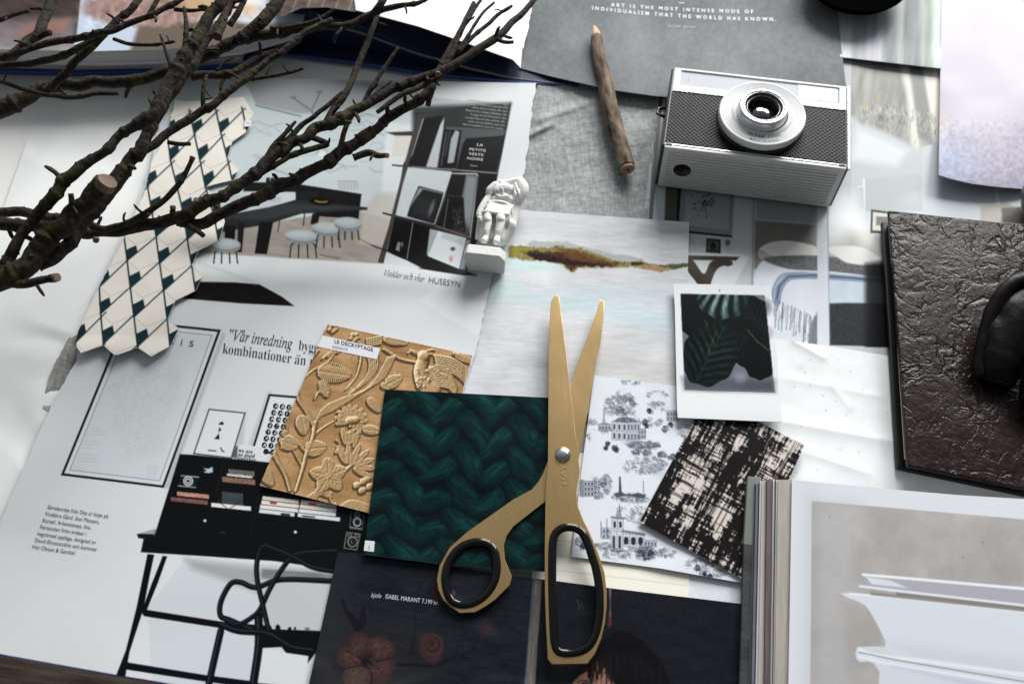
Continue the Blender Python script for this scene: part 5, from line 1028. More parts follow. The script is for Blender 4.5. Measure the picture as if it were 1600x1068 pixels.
quad_prism('cover', ctop, LBz1, LBz1-.0028, M_LEATHER, lb, .0008)
quad_prism('cover', [(1378, 345), (1750, 395), (1760, 806), (1402, 730)], LBz0+.0035, LBz0, M_BOARD, lb, .0008)
quad_prism('page_block', [(1391, 345), (1740, 385), (1740, 780), (1420, 712)], LBz1-.003, LBz0+.0035, M_BOARD, lb, 0)
quad_prism('page_edge', [(1390.3, 350), (1393, 350), (1418.5, 716), (1414.5, 716)], LBz1-.0032, LBz1-.0045, M_GOLDPG, lb, 0)
# glossy dark leather glove-like folded strap on top
def gl(nt, b):
    n, bp = noise_bump(nt, b, 90, .6, .0012, 6); n2 = nd(nt, 'ShaderNodeTexNoise', Scale=30., Detail=4.); tc = nd(nt, 'ShaderNodeTexCoord'); nt.links.new(tc.outputs['Object'], n2.inputs['Vector'])
    r = ramp(nt, n2.outputs[0], [(.4, (.002, .0018, .0018)), (.62, (.005, .0035, .003)), (.78, (.04, .016, .01))]); nt.links.new(r.outputs[0], b.inputs['Base Color'])
M_GLOSSL = mat('glossy_dark_leather', rough=.36, spec=.14, build=gl)
st = empty('leather_pouch', PV(1560, 600, LBz1)); tagit(st, 'glossy black leather pouch with a curved strap on the brown book', 'pouch')
q = spline([(1660, 424, .032, 10), (1608, 432, .033, 11), (1576, 448, .031, 11), (1553, 482, .027, 11), (1538, 528, .023, 10), (1530, 568, .020, 10), (1533, 590, .019, 9)], 5)
bm = tube([PV(a, b, z) for a, b, z, r in q], [r*.00034 for *_, r in q], 16, jitter=.12, seed=4, flat=.7); bm_obj('strap', bm, M_GLOSSL, st, True)
q = spline([(1680, 450, .026, 34), (1618, 474, .026, 38), (1582, 520, .023, 36), (1564, 566, .020, 30), (1556, 600, .018, 20)], 6)
bm = tube([PV(a, b, z) for a, b, z, r in q], [r*.00036 for *_, r in q], 20, jitter=.2, seed=9, flat=.6)
q = spline([(1700, 560, .028, 40), (1650, 600, .026, 40), (1612, 640, .020, 18)], 6); tube([PV(a, b, z) for a, b, z, r in q], [r*.00036 for *_, r in q], 20, jitter=.2, seed=19, flat=.55, bm=bm)
bm_obj('body', bm, M_GLOSSL, st, True)

# grey pebble-like bowl and the black dish at the borders
M_GREYC = mat('grey_ceramic', (.13, .135, .14), .35)
bw = empty('grey_bowl', PV(1620, 330, .003)); tagit(bw, 'small grey bowl cut off by the right edge above the leather book', 'bowl')
M_ = Matrix.Translation(PV(1622, 330, .0035))
bm_obj('bowl_wall', lathe([(0, 0), (.006, 0), (.011, .004), (.014, .011), (.0145, .016), (.0132, .0162), (.0125, .011), (.010, .005), (0, .003)], 64, M_), M_GREYC, bw, True)
bd = empty('black_dish', PV(1345, -30, .004)); tagit(bd, 'round black dish cut off by the top edge above the curtain picture', 'dish')
M_ = Matrix.Translation(PV(1338, -34, .016))
bm_obj('dish_body', lathe([(0, -.010), (.022, -.010), (.030, -.004), (.033, 0), (.0325, .0008), (.029, -.0006), (.02, -.0016), (0, -.002)], 96, M_), mat('black_glaze', (.0015, .0015, .0015), .7, spec=0), bd, True)

# ------------------------------------------------------------------ open book lower right
M_CLOTH = None
def cloth(nt, b):
    tc = nd(nt, 'ShaderNodeTexCoord'); w = nd(nt, 'ShaderNodeTexWave', Scale=520., bands_direction='DIAGONAL'); nt.links.new(tc.outputs['Object'], w.inputs['Vector'])
    r = ramp(nt, w.outputs['Fac'], [(0, (.10, .115, .10)), (1, (.24, .26, .235))]); nt.links.new(r.outputs[0], b.inputs['Base Color']); bp = nd(nt, 'ShaderNodeBump', Strength=.5, Distance=.0004); nt.links.new(w.outputs['Fac'], bp.inputs['Height']); nt.links.new(bp.outputs[0], b.inputs['Normal'])
M_CLOTH = mat('grey_green_book_cloth', rough=.85, build=cloth)
def cloth2(nt, b):
    n, bp = noise_bump(nt, b, 700, .6, .0005); n2 = nd(nt, 'ShaderNodeTexNoise', Scale=90., Detail=6.); tc = nd(nt, 'ShaderNodeTexCoord'); nt.links.new(tc.outputs['Object'], n2.inputs['Vector'])
    r = ramp(nt, n2.outputs[0], [(.3, (.01, .012, .012)), (.62, (.04, .044, .046)), (.72, (.16, .15, .16))]); nt.links.new(r.outputs[0], b.inputs['Base Color'])
M_CLOTH2 = mat('dark_flecked_book_cloth', rough=.8, build=cloth2)
ob = empty('open_picture_book', PV(1180, 760, 0)); tagit(ob, 'thick open book showing a picture of stacked white bowls', 'book')
for nm, pts, m in (('cover', [(1168.5, 743), (1190, 745), (1184, 853), (1162, 850)], M_CLOTH), ('cover', [(1162, 850), (1184, 853), (1176, 1180), (1152, 1180)], M_CLOTH2)):
    T = [PV(x, y, .0095) for x, y in pts]; bm_obj(nm, prism(T, [Vector((p.x, p.y, .0062)) for p in T]), m, ob, bevel=.0004)
bm_obj('back_board', prism([PV(x, y, .009) for x, y in ((1180, 748), (1760, 808), (1760, 1190), (1172, 1190))], [Vector((*PV(x, y, .009)[:2], .0064)) for x, y in ((1180, 748), (1760, 808), (1760, 1190), (1172, 1190))]), M_BOARD, ob)
xt = [1179, 1182, 1185.5, 1187.5, 1191, 1197, 1199, 1208, 1211, 1213, 1216, 1237.5]; xb = [1168, 1173, 1177, 1179, 1183, 1192, 1194.5, 1203, 1205.5, 1207, 1209, 1232]
cols = [(64, 66, 74), (120, 124, 130), (50, 52, 58), (196, 198, 202), (178, 168, 164), (60, 60, 66), (108, 98, 98), (196, 198, 200), (60, 58, 60), (190, 190, 188), (162, 156, 150)]
for k in range(11):
    z1_ = .0100+.0009*k; z2_ = z1_+.0009; zb_ = .0092; yo = 755-min(k, 5)*1.2
    T = [PV(xt[k], yo, z1_), PV(xt[k+1]+.3, yo-.3, z2_), PV(xb[k+1]+.3, 1150, z2_), PV(xb[k], 1150, z1_)]
    cv = Cv(xb[k]-6, 700, xt[k+1]+6, 1160, cols[k]); cv.grain(16, 2, 60, seed=500+k); cv.grain(10, 9, 40, seed=520+k, col=(120, 90, 90))
    sheet('page', None, None, cv, (xt[k], yo), (xt[k+1]+.3, yo-.3), (xb[k+1]+.3, 1150), (xb[k], 1150), z1_+.0003, parent=ob, thick=z1_-zb_, step=2.2, m=M_SILK, edge=(190, 188, 184))
cv = Cv(1200, 735, 1780, 1190, (206, 209, 215)); c = cv
pc = [(1269, 782), (1640, 814), (1780, 826), (1780, 1190), (1266, 1190)]
c.poly(pc, (163, 160, 158), 1.1); c.grain(12, 110, seed=510, pts=pc); c.grain(11, 32, seed=511, pts=pc); c.grain(4, 8, seed=512, pts=pc)
c.poly([(1269, 782), (1340, 790), (1330, 1190), (1266, 1190)], (176, 176, 178), 40, .6)
for x, y in ((1536, 847), (1505, 870), (1400, 830), (1296, 806), (1420, 905)): c.ell(x, y, rn.uniform(1, 3), rn.uniform(.8, 2), (120, 114, 110), 20, 2, .7)
for p_ in ([(1508, 834), (1514, 850), (1506, 862), (1520, 872)], [(1330, 836), (1338, 900)], [(1405, 800), (1402, 840), (1408, 872)], [(1270, 1018), (1300, 1024), (1360, 1040)]): c.line(p_, 1.6, (156, 152, 149), 4, .4)
bowl1 = [(1328, 925), (1600, 954), (1780, 974), (1780, 1190), (1520, 1080), (1395, 1022), (1383, 1000), (1368, 970), (1352, 945)]
c.poly([(1310, 930), (1360, 960), (1395, 1015), (1360, 1010), (1330, 1000)], (158, 151, 145), 22, .55)
c.spoly(bowl1, (203, 208, 217), 1.6); c.poly([(1380, 1000), (1780, 1050), (1780, 1190), (1500, 1075)], (190, 194, 202), 18, .6)
c.line([(1328, 927), (1400, 933), (1600, 955), (1780, 975)], 3.2, (221, 225, 230), 1.3)
c.poly([(1348, 906), (1360, 918), (1780, 970), (1780, 934), (1600, 915), (1400, 906)], (164, 162, 172), 2.2); c.poly([(1400, 922), (1780, 965), (1780, 972), (1400, 930)], (126, 118, 112), 2.5, .9)
c.line([(1344, 915), (1400, 922), (1600, 945), (1780, 966)], 4, (212, 216, 224), 1.4); c.poly([(1360, 924), (1600, 950), (1780, 972), (1780, 976), (1600, 955), (1360, 929)], (128, 122, 120), 1.8, .8)
c.line([(1349, 897), (1420, 903), (1600, 919), (1780, 938)], 4.4, (221, 226, 232), 1.5); c.poly([(1352, 900), (1362, 912), (1420, 918), (1390, 906)], (202, 208, 216), 2)
c.spoly([(1341, 1012), (1380, 1010), (1392, 1018), (1600, 1050), (1780, 1080), (1780, 1190), (1400, 1190), (1374, 1048), (1341, 1032)], (199, 203, 213), 1.6)
c.poly([(1341, 1010), (1383, 1009), (1392, 1020), (1370, 1020)], (196, 202, 206), 2); c.line([(1342, 1013), (1360, 1022), (1460, 1034), (1600, 1053), (1780, 1082)], 6, (216, 220, 226), 1.8); c.line([(1342, 1018), (1400, 1030), (1500, 1047), (1600, 1064), (1780, 1096)], 1.4, (108, 112, 120), 1.3); c.line([(1342, 1024), (1380, 1034), (1500, 1054), (1600, 1071)], 5, (214, 219, 227), 2)
c.poly([(1395, 1040), (1600, 1078), (1780, 1108), (1780, 1120), (1600, 1092)], (180, 182, 200), 8, .7)
zbk = lambda X, Y: .0015*sstep(1237, 1290, X)+.0012*sstep(1300, 1700, X)
sheet('page', None, None, cv, (1237.5, 749), (1780, 795), (1780, 1180), (1230, 1180), .0206, parent=ob, m=M_SILK, zf=zbk, thick=.0006, top=[(1237.5, 749), (1320, 757), (1405, 765), (1500, 773), (1600, 779), (1780, 795)])
sheet('printed_picture', None, None, cv, (1269, 782), (1778, 826), (1776, 1178), (1266, 1178), .02072, parent=ob, m=M_SILK, zf=zbk, thick=.00006, top=[(1269, 782), (1640, 814), (1778, 826)], edge=(170, 168, 166))
bm_obj('page_block', prism([PV(x, y, .0199) for x, y in ((1241, 752), (1405, 768), (1600, 783), (1770, 797), (1770, 1180), (1236, 1180))], [Vector((*PV(x, y, .0199)[:2], .009)) for x, y in ((1241, 752), (1405, 768), (1600, 783), (1770, 797), (1770, 1180), (1236, 1180))]), M_LEAVES, ob)

# ------------------------------------------------------------------ compact camera
ZB, ZT = .0022, .0352
O = PV(*((1031.6+1326)/2, (227.7+263.7)/2), ZT)                      # middle of the lower front edge
a0, a1 = PV(1031.6, 227.7, ZT), PV(1326, 263.7, ZT); ex = (a1-a0).normalized(); ey = Vector((-ex.y, ex.x, 0)); Wd = (a1-a0).length; Hd = ((PV(1046, 104, ZT)-a0).length+(PV(1330, 136, ZT)-a1).length)/2
def CM(x, y, z): return O+ex*x+ey*y+Vector((0, 0, z-ZT))
CMat = Matrix.Translation(Vector((O.x, O.y, 0))) @ Matrix.Rotation(math.atan2(ex.y, ex.x), 4, 'Z')
def cl(px, py, z=ZT):
    d = PV(px, py, z)-O; return d.dot(ex), d.dot(ey)
cam_e = empty('compact_camera', Vector((O.x, O.y, ZB))); tagit(cam_e, 'silver and black vintage compact camera lying on its back', 'camera')
M_ALU = mat('brushed_aluminium', (.62, .62, .61), .5, metal=.2, build=lambda nt, b: noise_bump(nt, b, 500, .12, .0003, 5, (1, 30, 1)))
M_SILV = mat('satin_silver', (.66, .665, .67), .48, spec=.3, metal=0, build=lambda nt, b: noise_bump(nt, b, 200, .05, .0003))
M_CHROME = mat('polished_rim', (.60, .61, .62), .26, metal=.7)
M_BLK = mat('black_plastic', (.006, .006, .0065), .35)
def leatherette(nt, b):
    tc = nd(nt, 'ShaderNodeTexCoord'); mp = nd(nt, 'ShaderNodeMapping'); mp.inputs['Rotation'].default_value = (0, 0, math.atan2(-ex.y, ex.x)); mp.inputs['Scale'].default_value = (1, 1, 1); nt.links.new(tc.outputs['Object'], mp.inputs[0])
    w1 = nd(nt, 'ShaderNodeTexWave', Scale=250., bands_direction='DIAGONAL'); nt.links.new(mp.outputs[0], w1.inputs['Vector'])
    m2 = nd(nt, 'ShaderNodeMapping'); m2.inputs['Scale'].default_value = (-1, 1, 1); nt.links.new(mp.outputs[0], m2.inputs[0]); w2 = nd(nt, 'ShaderNodeTexWave', Scale=250., bands_direction='DIAGONAL'); nt.links.new(m2.outputs[0], w2.inputs['Vector'])
    mx = nd(nt, 'ShaderNodeMath', operation='MULTIPLY'); nt.links.new(w1.outputs['Fac'], mx.inputs[0]); nt.links.new(w2.outputs['Fac'], mx.inputs[1])
    bp = nd(nt, 'ShaderNodeBump', Strength=.8, Distance=.0003); nt.links.new(mx.outputs[0], bp.inputs['Height']); nt.links.new(bp.outputs[0], b.inputs['Normal'])
    r = ramp(nt, mx.outputs[0], [(0, (.002, .002, .002)), (.5, (.006, .006, .007)), (1, (.016, .016, .017))]); nt.links.new(r.outputs[0], b.inputs['Base Color'])
M_LTH = mat('black_leatherette', rough=.4, spec=.12, build=leatherette)
def cbox(name, x0, x1, y0, y1, z0, z1, m, bevel=.0004, par=None, seg=2):
    bm = prism([CM(x0, y0, z1), CM(x1, y0, z1), CM(x1, y1, z1), CM(x0, y1, z1)], [CM(x0, y0, z0), CM(x1, y0, z0), CM(x1, y1, z0), CM(x0, y1, z0)]); return bm_obj(name, bm, m, par or cam_e, bevel=bevel, seg=seg)
hw = Wd/2; ysp = cl(1185, 156.5)[1]                                   # top plate boundary
body = cbox('body', -hw, hw, .0006, Hd, ZB, ZT-.0006, M_BLK, .0012, seg=3)
# top plate of satin silver with a recessed window strip
x0, yA = cl(1062, 133.5); x1, _ = cl(1311, 161); _, yB = cl(1063, 110)
zP = ZT+.0004; xi, xo = hw-.0018, hw-.0018
fr = [(-xi, ysp), (xi, ysp), (xi, Hd-.0006), (-xi, Hd-.0006)]; inr = [(x0, yA), (x1, yA), (x1, yB), (x0, yB)]
bm = bmesh.new(); o4 = [bm.verts.new(CM(x, y, zP)) for x, y in fr]; i4 = [bm.verts.new(CM(x, y, zP)) for x, y in inr]; d4 = [bm.verts.new(CM(x, y, zP-.0008)) for x, y in inr]; b4 = [bm.verts.new(CM(x, y, ZT-.004)) for x, y in fr]
for k in range(4):
    j = (k+1) % 4; bm.faces.new((o4[k], o4[j], i4[j], i4[k])); bm.faces.new((i4[k], i4[j], d4[j], d4[k])); bm.faces.new((b4[k], b4[j], o4[j], o4[k]))
bm_obj('top_plate', bm, M_SILV, cam_e, bevel=.0002)
bm = prism([CM(x, y, zP-.0007) for x, y in inr], [CM(x, y, zP-.0009) for x, y in inr]); wn = bm_obj('window_strip', bm, mat('frosted_window', (.42, .44, .49), .4, spec=.2), cam_e)
cbox('window_pane', x1-.0225, x1-.0008, yA+.0006, yB-.0008, zP-.0007, zP-.0004, mat('clear_window', (.58, .59, .62), .3, spec=.3), .0001)
cbox('window_mark', x0+.0045, x0+.0049, yA+.004, yA+.0075, zP-.0007, zP-.0006, mat('grey_mark', (.25, .25, .26), .5), 0)
# leatherette, trims
cbox('leatherette', -xi, xi, .0030, ysp-.0006, ZT-.001, ZT+.0001, M_LTH, .0002)
cbox('trim_strip', -xi, xi, .0016, .0024, ZT-.001, ZT+.0003, M_CHROME, .0001); cbox('trim_strip', -xi, xi, ysp-.0005, ysp-.0002, ZT-.001, ZT+.0005, M_CHROME, .0001)
cbox('trim_block', -hw+.0022, -hw+.0055, .0010, .0028, ZT-.001, ZT+.0006, M_BLK, .0002); cbox('trim_block', hw-.0055, hw-.0022, .0010, .0028, ZT-.001, ZT+.0006, M_BLK, .0002)
cbox('trim_strip', hw-.0012, hw+.0002, -.0004, Hd, ZT-.0012, ZT+.0004, M_CHROME, .0003)
# ribbed aluminium base, grooves as real relief, with the tripod socket
hx, hz_px = cl(1065.7, 266)[0], 0
# height of the socket: solve so it projects right
best = min(((PV(1065.7, 266, z)-O).dot(ey)+.0004, z) if False else (abs((PV(1065.7, 266, z)-O).dot(ey)+.0004), z) for z in np.linspace(.005, .034, 200)); hz = best[1]; hx = (PV(1065.7, 266, hz)-O).dot(ex); hr = .0048
nx, nz = 420, 360; xs = np.linspace(-xi, xi, nx); zs = np.linspace(ZB+.0012, ZT-.0002, nz); XX, ZZ = np.meshgrid(xs, zs)
rib = .5+.5*np.cos((ZZ-ZB)/(ZT-ZB)*math.pi*2*14.5); rib = sstep(.42, .60, rib)
rm = sstep(0, .0004, XX+xi-.0028)*sstep(0, .0004, xi-.0028-XX)*sstep(0, .0004, ZZ-ZB-.003)*sstep(0, .0004, ZT-.0035-ZZ)*sstep(hr+.0009, hr+.0013, np.hypot(XX-hx, ZZ-hz))
YY = -.0004+.00060*rib*rm; YY += .0045*(np.hypot(XX-hx, ZZ-hz) < hr*.98)
V = np.stack([O.x+ex.x*XX+ey.x*YY, O.y+ex.y*XX+ey.y*YY, ZZ], -1).reshape(-1, 3); idx = np.arange(nx*nz).reshape(nz, nx)
F_ = np.stack([idx[:-1, :-1], idx[:-1, 1:], idx[1:, 1:], idx[1:, :-1]], -1).reshape(-1, 4)
me = bpy.data.meshes.new('base_plate'); me.from_pydata(V.tolist(), [], F_.tolist()); me.update(); BP = link('base_plate', me, M_ALU, cam_e)
Mh = Matrix.Translation(CM(hx, -.0005, hz)) @ CMat.to_3x3().to_4x4() @ Matrix.Rotation(math.radians(90), 4, 'X')
bm_obj('tripod_socket', lathe([(0, -.0015), (.0018, -.0015), (.0020, -.0004), (hr*.94, -.0004), (hr, .0002), (hr+.0002, -.0004)], 48, Mh), M_BLK, BP, True)
cbox('base_plate_edge', -xi, xi, -.0006, .0012, ZT-.0008, ZT+.0002, M_SILV, .0003)
# strap lug on the left side
lug = [CM(-hw-.0002, ysp-.004, ZT-.010), CM(-hw-.004, ysp-.005, ZT-.010), CM(-hw-.0045, ysp-.009, ZT-.010), CM(-hw-.0002, ysp-.011, ZT-.010)]
bm_obj('strap_lug', tube(lug, .0009, 8), M_BLK, cam_e, True)
# lens
zr = .0415; rA = (PV(1259.5, 177, zr)-PV(1123.5, 175, zr)).length/2; rc = PV(1191.5, 176, zr)
M_ = Matrix.Translation(Vector((rc.x, rc.y, 0)))
LENS = bm_obj('lens', lathe([(rA*.93, ZT-.001), (rA*.93, ZT+.0006), (rA*.985, ZT+.0018), (rA, ZT+.0026), (rA, zr-.0008), (rA*.985, zr-.0001)], 128, M_), M_SILV, cam_e, True)
bm_obj('lens_shadow_ring', lathe([(rA*1.0, ZT-.0006), (rA*1.02, ZT+.0002), (rA*.92, ZT+.0003)], 96, M_), M_BLK, LENS, True)
prof = [(rA*.985, zr-.0001), (rA*.96, zr+.0001)]
for k in range(7): r_ = rA*(.94-.035*k); prof += [(r_, zr+.00005), (r_-.0001, zr-.0001), (r_-.0004, zr-.0001), (r_-.0005, zr+.00005)]
rB = (PV(1232.5, 166, .0465)-PV(1153, 165, .0465)).length/2; bc = PV(1193, 166, .0465); prof += [(rB*1.02, zr)]
bm_obj('lens_ring', lathe(prof, 128, M_), M_SILV, LENS, True)
zq = .0465; M2 = Matrix.Translation(Vector((bc.x*.6+rc.x*.4, bc.y*.6+rc.y*.4, 0)))
bm_obj('lens_barrel', lathe([(rB*1.0, zr-.0005), (rB*1.0, zr+.0012), (rB*.97, zr+.0015), (rB*.97, zq-.0006), (rB*.94, zq), (rB*.82, zq+.0001), (rB*.79, zq-.0005)], 128, M2), M_CHROME, LENS, True)
pr = [(rB*.79, zq-.0004)]
for k in range(5): r_ = rB*(.78-.045*k); pr += [(r_, zq-.0004-.0005*k), (r_-.0002, zq-.0009-.0005*k)]
pr += [(rB*.54, zq-.0050), (rB*.45, zq-.0085), (0, zq-.0088)]
bm_obj('lens_well', lathe(pr, 128, M2), mat('black_lens_rings', (.005, .005, .006), .22, spec=.7), LENS, True)
bm_obj('filter_ring', lathe([(rB*.79, zq-.0002), (rB*.76, zq+.0001), (rB*.74, zq-.0004)], 96, M2), M_CHROME, LENS, True); bm_obj('filter_ring', lathe([(rB*.66, zq-.0012), (rB*.64, zq-.0009), (rB*.62, zq-.0014)], 96, M2), mat('dull_ring', (.2, .21, .22), .25, metal=.9), LENS, True)
R_ = rB*.50; gs = [(R_*math.sin(a), zq-.0068+R_*.55*(math.cos(a)-0)*.9) for a in np.linspace(math.pi/2, 0, 14)]
bm_obj('lens_glass', lathe([(max(r, 0) if r > 1e-5 else 0, z) for r, z in gs], 64, M2), mat('coated_lens_glass', (.004, .004, .006), .03, spec=1., coat=1), LENS, True)
for k, (s_, rt, hgt) in enumerate((('ISITAR LENS', rA*.785, .0026), ('MADE IN SPAIN', rA*.90, .0017))):
    cu = bpy.data.curves.new('m', 'FONT'); cu.body = s_; cu.size = hgt; cu.space_character = 1.35; cu.align_x = 'CENTER'; cu.offset = .00002; t_ = bpy.data.objects.new('m', cu); SC.collection.objects.link(t_)
    dg = bpy.context.evaluated_depsgraph_get(); dg.update(); me = bpy.data.meshes.new_from_object(t_.evaluated_get(dg)); bpy.data.objects.remove(t_)
    for v in me.vertices:
        an = -math.pi/2-.14+v.co.x/rt; r_ = rt-v.co.y; v.co = (rc.x+r_*math.cos(an), rc.y+r_*math.sin(an), zr+.0003)
    me.materials.clear(); link('engraved_text', me, ink((20, 20, 22)) if k == 0 else ink((110, 112, 116)), LENS)

# ------------------------------------------------------------------ twig pencil
def bark(nt, b, dark, light, moss=None, sc=420, stretch=None, strength=.7, dist=.0012):
    n, bp = noise_bump(nt, b, sc, strength, dist, 8, stretch)
    src = ramp(nt, n.outputs[0], [(.32, dark), (.68, light)]).outputs[0]
    if moss:
        tc = nd(nt, 'ShaderNodeTexCoord'); n2 = nd(nt, 'ShaderNodeTexNoise', Scale=55., Detail=6., Roughness=.7); nt.links.new(tc.outputs['Object'], n2.inputs['Vector'])
        mr = nd(nt, 'ShaderNodeMapRange'); mr.inputs[1].default_value = .52; mr.inputs[2].default_value = .64; nt.links.new(n2.outputs[0], mr.inputs[0])
        mx = nd(nt, 'ShaderNodeMix', data_type='RGBA'); nt.links.new(mr.outputs[0], mx.inputs[0]); nt.links.new(src, mx.inputs[6]); mx.inputs[7].default_value = (*moss, 1); src = mx.outputs[2]
    nt.links.new(src, b.inputs['Base Color'])
M_PBARK = mat('pencil_bark', rough=.85, spec=.2, build=lambda nt, b: bark(nt, b, (.045, .032, .024), (.25, .19, .145), None, 260, (1, .28, 1), .9, .0009))
M_CUT = mat('cut_wood', (.36, .22, .14), .7, build=lambda nt, b: noise_bump(nt, b, 600, .3))
pe = empty('twig_pencil', PV(955, 180, .002)); tagit(pe, 'short twig pencil with bark and a sharpened tip on grey linen', 'pencil')
q = spline([(931.5, 58, .0105, 8.6), (936, 86, .0105, 10), (944, 122, .0098, 11.4), (953, 166, .009, 12.3), (964, 206, .0085, 12.4), (973, 238, .0085, 12.2), (980, 262, .0085, 12.0)], 3)
bm_obj('bark_body', tube([PV(a, b, z) for a, b, z, r in q], [r*pxm(a, b, z) for a, b, z, r in q], 28, jitter=.14, seed=3), M_PBARK, pe, True)
q = [(932, 61, .0105, 8.8), (931, 54, .0105, 7.6), (929.4, 46, .0105, 4.4), (928.4, 41, .0105, 1.8)]
bm_obj('wood_tip', tube([PV(a, b, z) for a, b, z, r in q], [r*pxm(a, b, z) for a, b, z, r in q], 9), mat('pale_carved_wood', (.50, .34, .22), .6), pe)
A_ = PV(980, 262, .0085); B_ = PV(982, 268, .0085); dv = (B_-A_).normalized(); r_ = 10.8*pxm(981, 266, .0085)
bm_obj('cut_end', tube([A_, A_+dv*.0016], [r_*1.05, r_], 28), M_CUT, pe); bm_obj('graphite_core', tube([A_+dv*.0014, A_+dv*.0018], [r_*.27, r_*.27], 16), M_BLK, pe)

# ------------------------------------------------------------------ plaster statuette on its back
M_PLAST = mat('white_plaster', (.74, .74, .72), .8, spec=.2, build=lambda nt, b: noise_bump(nt, b, 500, .25, .0004))
def porous(nt, b):
    noise_bump(nt, b, 300, .4, .0006); tc = nd(nt, 'ShaderNodeTexCoord'); v = nd(nt, 'ShaderNodeTexVoronoi', Scale=330.); nt.links.new(tc.outputs['Object'], v.inputs['Vector'])
    mr = nd(nt, 'ShaderNodeMapRange'); mr.inputs[1].default_value = .10; mr.inputs[2].default_value = .16; nt.links.new(v.outputs['Distance'], mr.inputs[0])
    n = nd(nt, 'ShaderNodeTexNoise', Scale=120.); nt.links.new(tc.outputs['Object'], n.inputs['Vector']); m2 = nd(nt, 'ShaderNodeMapRange'); m2.inputs[1].default_value = .55; m2.inputs[2].default_value = .57; nt.links.new(n.outputs[0], m2.inputs[0])
    mm = nd(nt, 'ShaderNodeMath', operation='MAXIMUM'); nt.links.new(mr.outputs[0], mm.inputs[0]); iv = nd(nt, 'ShaderNodeMath', operation='SUBTRACT'); iv.inputs[0].default_value = 1; nt.links.new(m2.outputs[0], iv.inputs[1]); nt.links.new(iv.outputs[0], mm.inputs[1])
    r = ramp(nt, mm.outputs[0], [(0, (.20, .19, .18)), (1, (.66, .66, .64))]); nt.links.new(r.outputs[0], b.inputs['Base Color'])
M_PORE = mat('porous_plaster', rough=.85, build=porous)
sta = empty('plaster_statuette', PV(765, 420, .005)); tagit(sta, 'small headless white plaster statuette of a robed figure lying on its back', 'statuette')
def Y(x, y): return (700+x/5.34, 250+y/5.34)
zb0, zb1 = .0050, .0215
fb = [Y(165, 930), Y(470, 952)]; ft = [Y(145, 715), Y(440, 765), Y(478, 835)]
# base: bottom face polygon in the vertical plane through the foot line
pa, pb = PV(*fb[0], zb0), PV(*fb[1], zb0); bx = (pb-pa).normalized(); by = Vector((-bx.y, bx.x, 0)); bw_ = (pb-pa).length
loc = lambda u, w, z: pa+bx*u+by*w+Vector((0, 0, z-zb0))
base_pts = [(0, zb0), (bw_, zb0), (bw_+.0008, zb1-.005), (bw_-.0022, zb1-.0005), (.0004, zb1+.0008), (-.0014, zb1-.0022)]
bm = prism([loc(u, 0, z) for u, z in base_pts], [loc(u*.98+.0005, .0062, z*.99) for u, z in base_pts]); bo = bm_obj('base', bm, M_PORE, sta, bevel=.0007, seg=3)
bm = bmesh.new()
def cap(p, r, n=10):
    pp = [PV(*Y(x, y), z) for x, y, z in p]; rr = [k/5.34*pxm(*Y(p[0][0], p[0][1]), p[0][2]) for k in r]
    q = spline([(*v, k) for v, k in zip(pp, rr)], .0008) if len(p) > 1 else None
    for row in q: bmesh.ops.create_icosphere(bm, subdivisions=2, radius=row[3], matrix=Matrix.Translation(Vector(row[:3])))
cap([(300, 650, .009), (290, 560, .010), (300, 470, .010), (330, 400, .011), (370, 330, .011)], [52, 50, 46, 46, 40])
cap([(440, 660, .009), (460, 560, .010), (480, 470, .010), (500, 400, .011), (520, 300, .011)], [62, 66, 66, 60, 50])
cap([(520, 600, .009), (545, 500, .010), (570, 400, .011), (600, 320, .012)], [36, 40, 44, 44])
cap([(370, 600, .008), (380, 400, .010), (450, 260, .011)], [60, 66, 70])
cap([(332, 475, .0165), (333, 530, .0165), (322, 590, .0160), (318, 640, .0150), (300, 668, .0165)], [38, 33, 28, 24, 26]); cap([(330, 490, .0175), (331, 500, .0175)], [33, 33])
cap([(440, 470, .0165), (436, 530, .0165), (424, 590, .0160), (412, 645, .0150), (405, 680, .0165)], [44, 38, 33, 28, 30]); cap([(436, 485, .0178), (437, 495, .0178)], [38, 38])
for k in range(11): cap([(352+k*19, 345+k*3.5, .0162+.0010*math.sin(k/10*3.14)), (336+k*18, 385+k*3, .0170+.001*math.sin(k/10*3.14)), (314+k*19, 428+k*2.5, .0172+.0014*math.sin(k/10*3.14))], [9.5, 11, 13])
cap([(350, 350, .0155), (450, 355, .0175), (530, 385, .0155)], [18, 20, 16]); cap([(330, 400, .013), (500, 420, .014)], [40, 40]); cap([(300, 430, .0155), (390, 440, .017), (490, 450, .0155)], [13, 14, 13])
cap([(390, 330, .0155), (450, 300, .0165), (520, 330, .0155)], [30, 34, 28]); cap([(430, 265, .0165), (470, 240, .0170), (510, 250, .016)], [52, 54, 44]); cap([(405, 290, .018), (430, 305, .0182), (470, 300, .0184), (530, 300, .0168)], [9, 9, 9, 9])
cap([(420, 195, .0155), (440, 187, .0165), (450, 200, .0165)], [26, 26, 24]); cap([(470, 190, .014), (530, 180, .014), (570, 175, .0145)], [26, 26, 30]); cap([(440, 230, .0195), (445, 240, .0195)], [12, 12]); cap([(455, 235, .0197), (460, 270, .0194)], [8, 6])
cap([(395, 215, .0165), (350, 255, .0160), (345, 290, .0150)], [38, 36, 32]); cap([(340, 310, .0145), (300, 370, .0145), (268, 425, .0145), (255, 460, .0145)], [32, 32, 28, 22]); cap([(262, 485, .0155), (272, 505, .0150)], [20, 15])
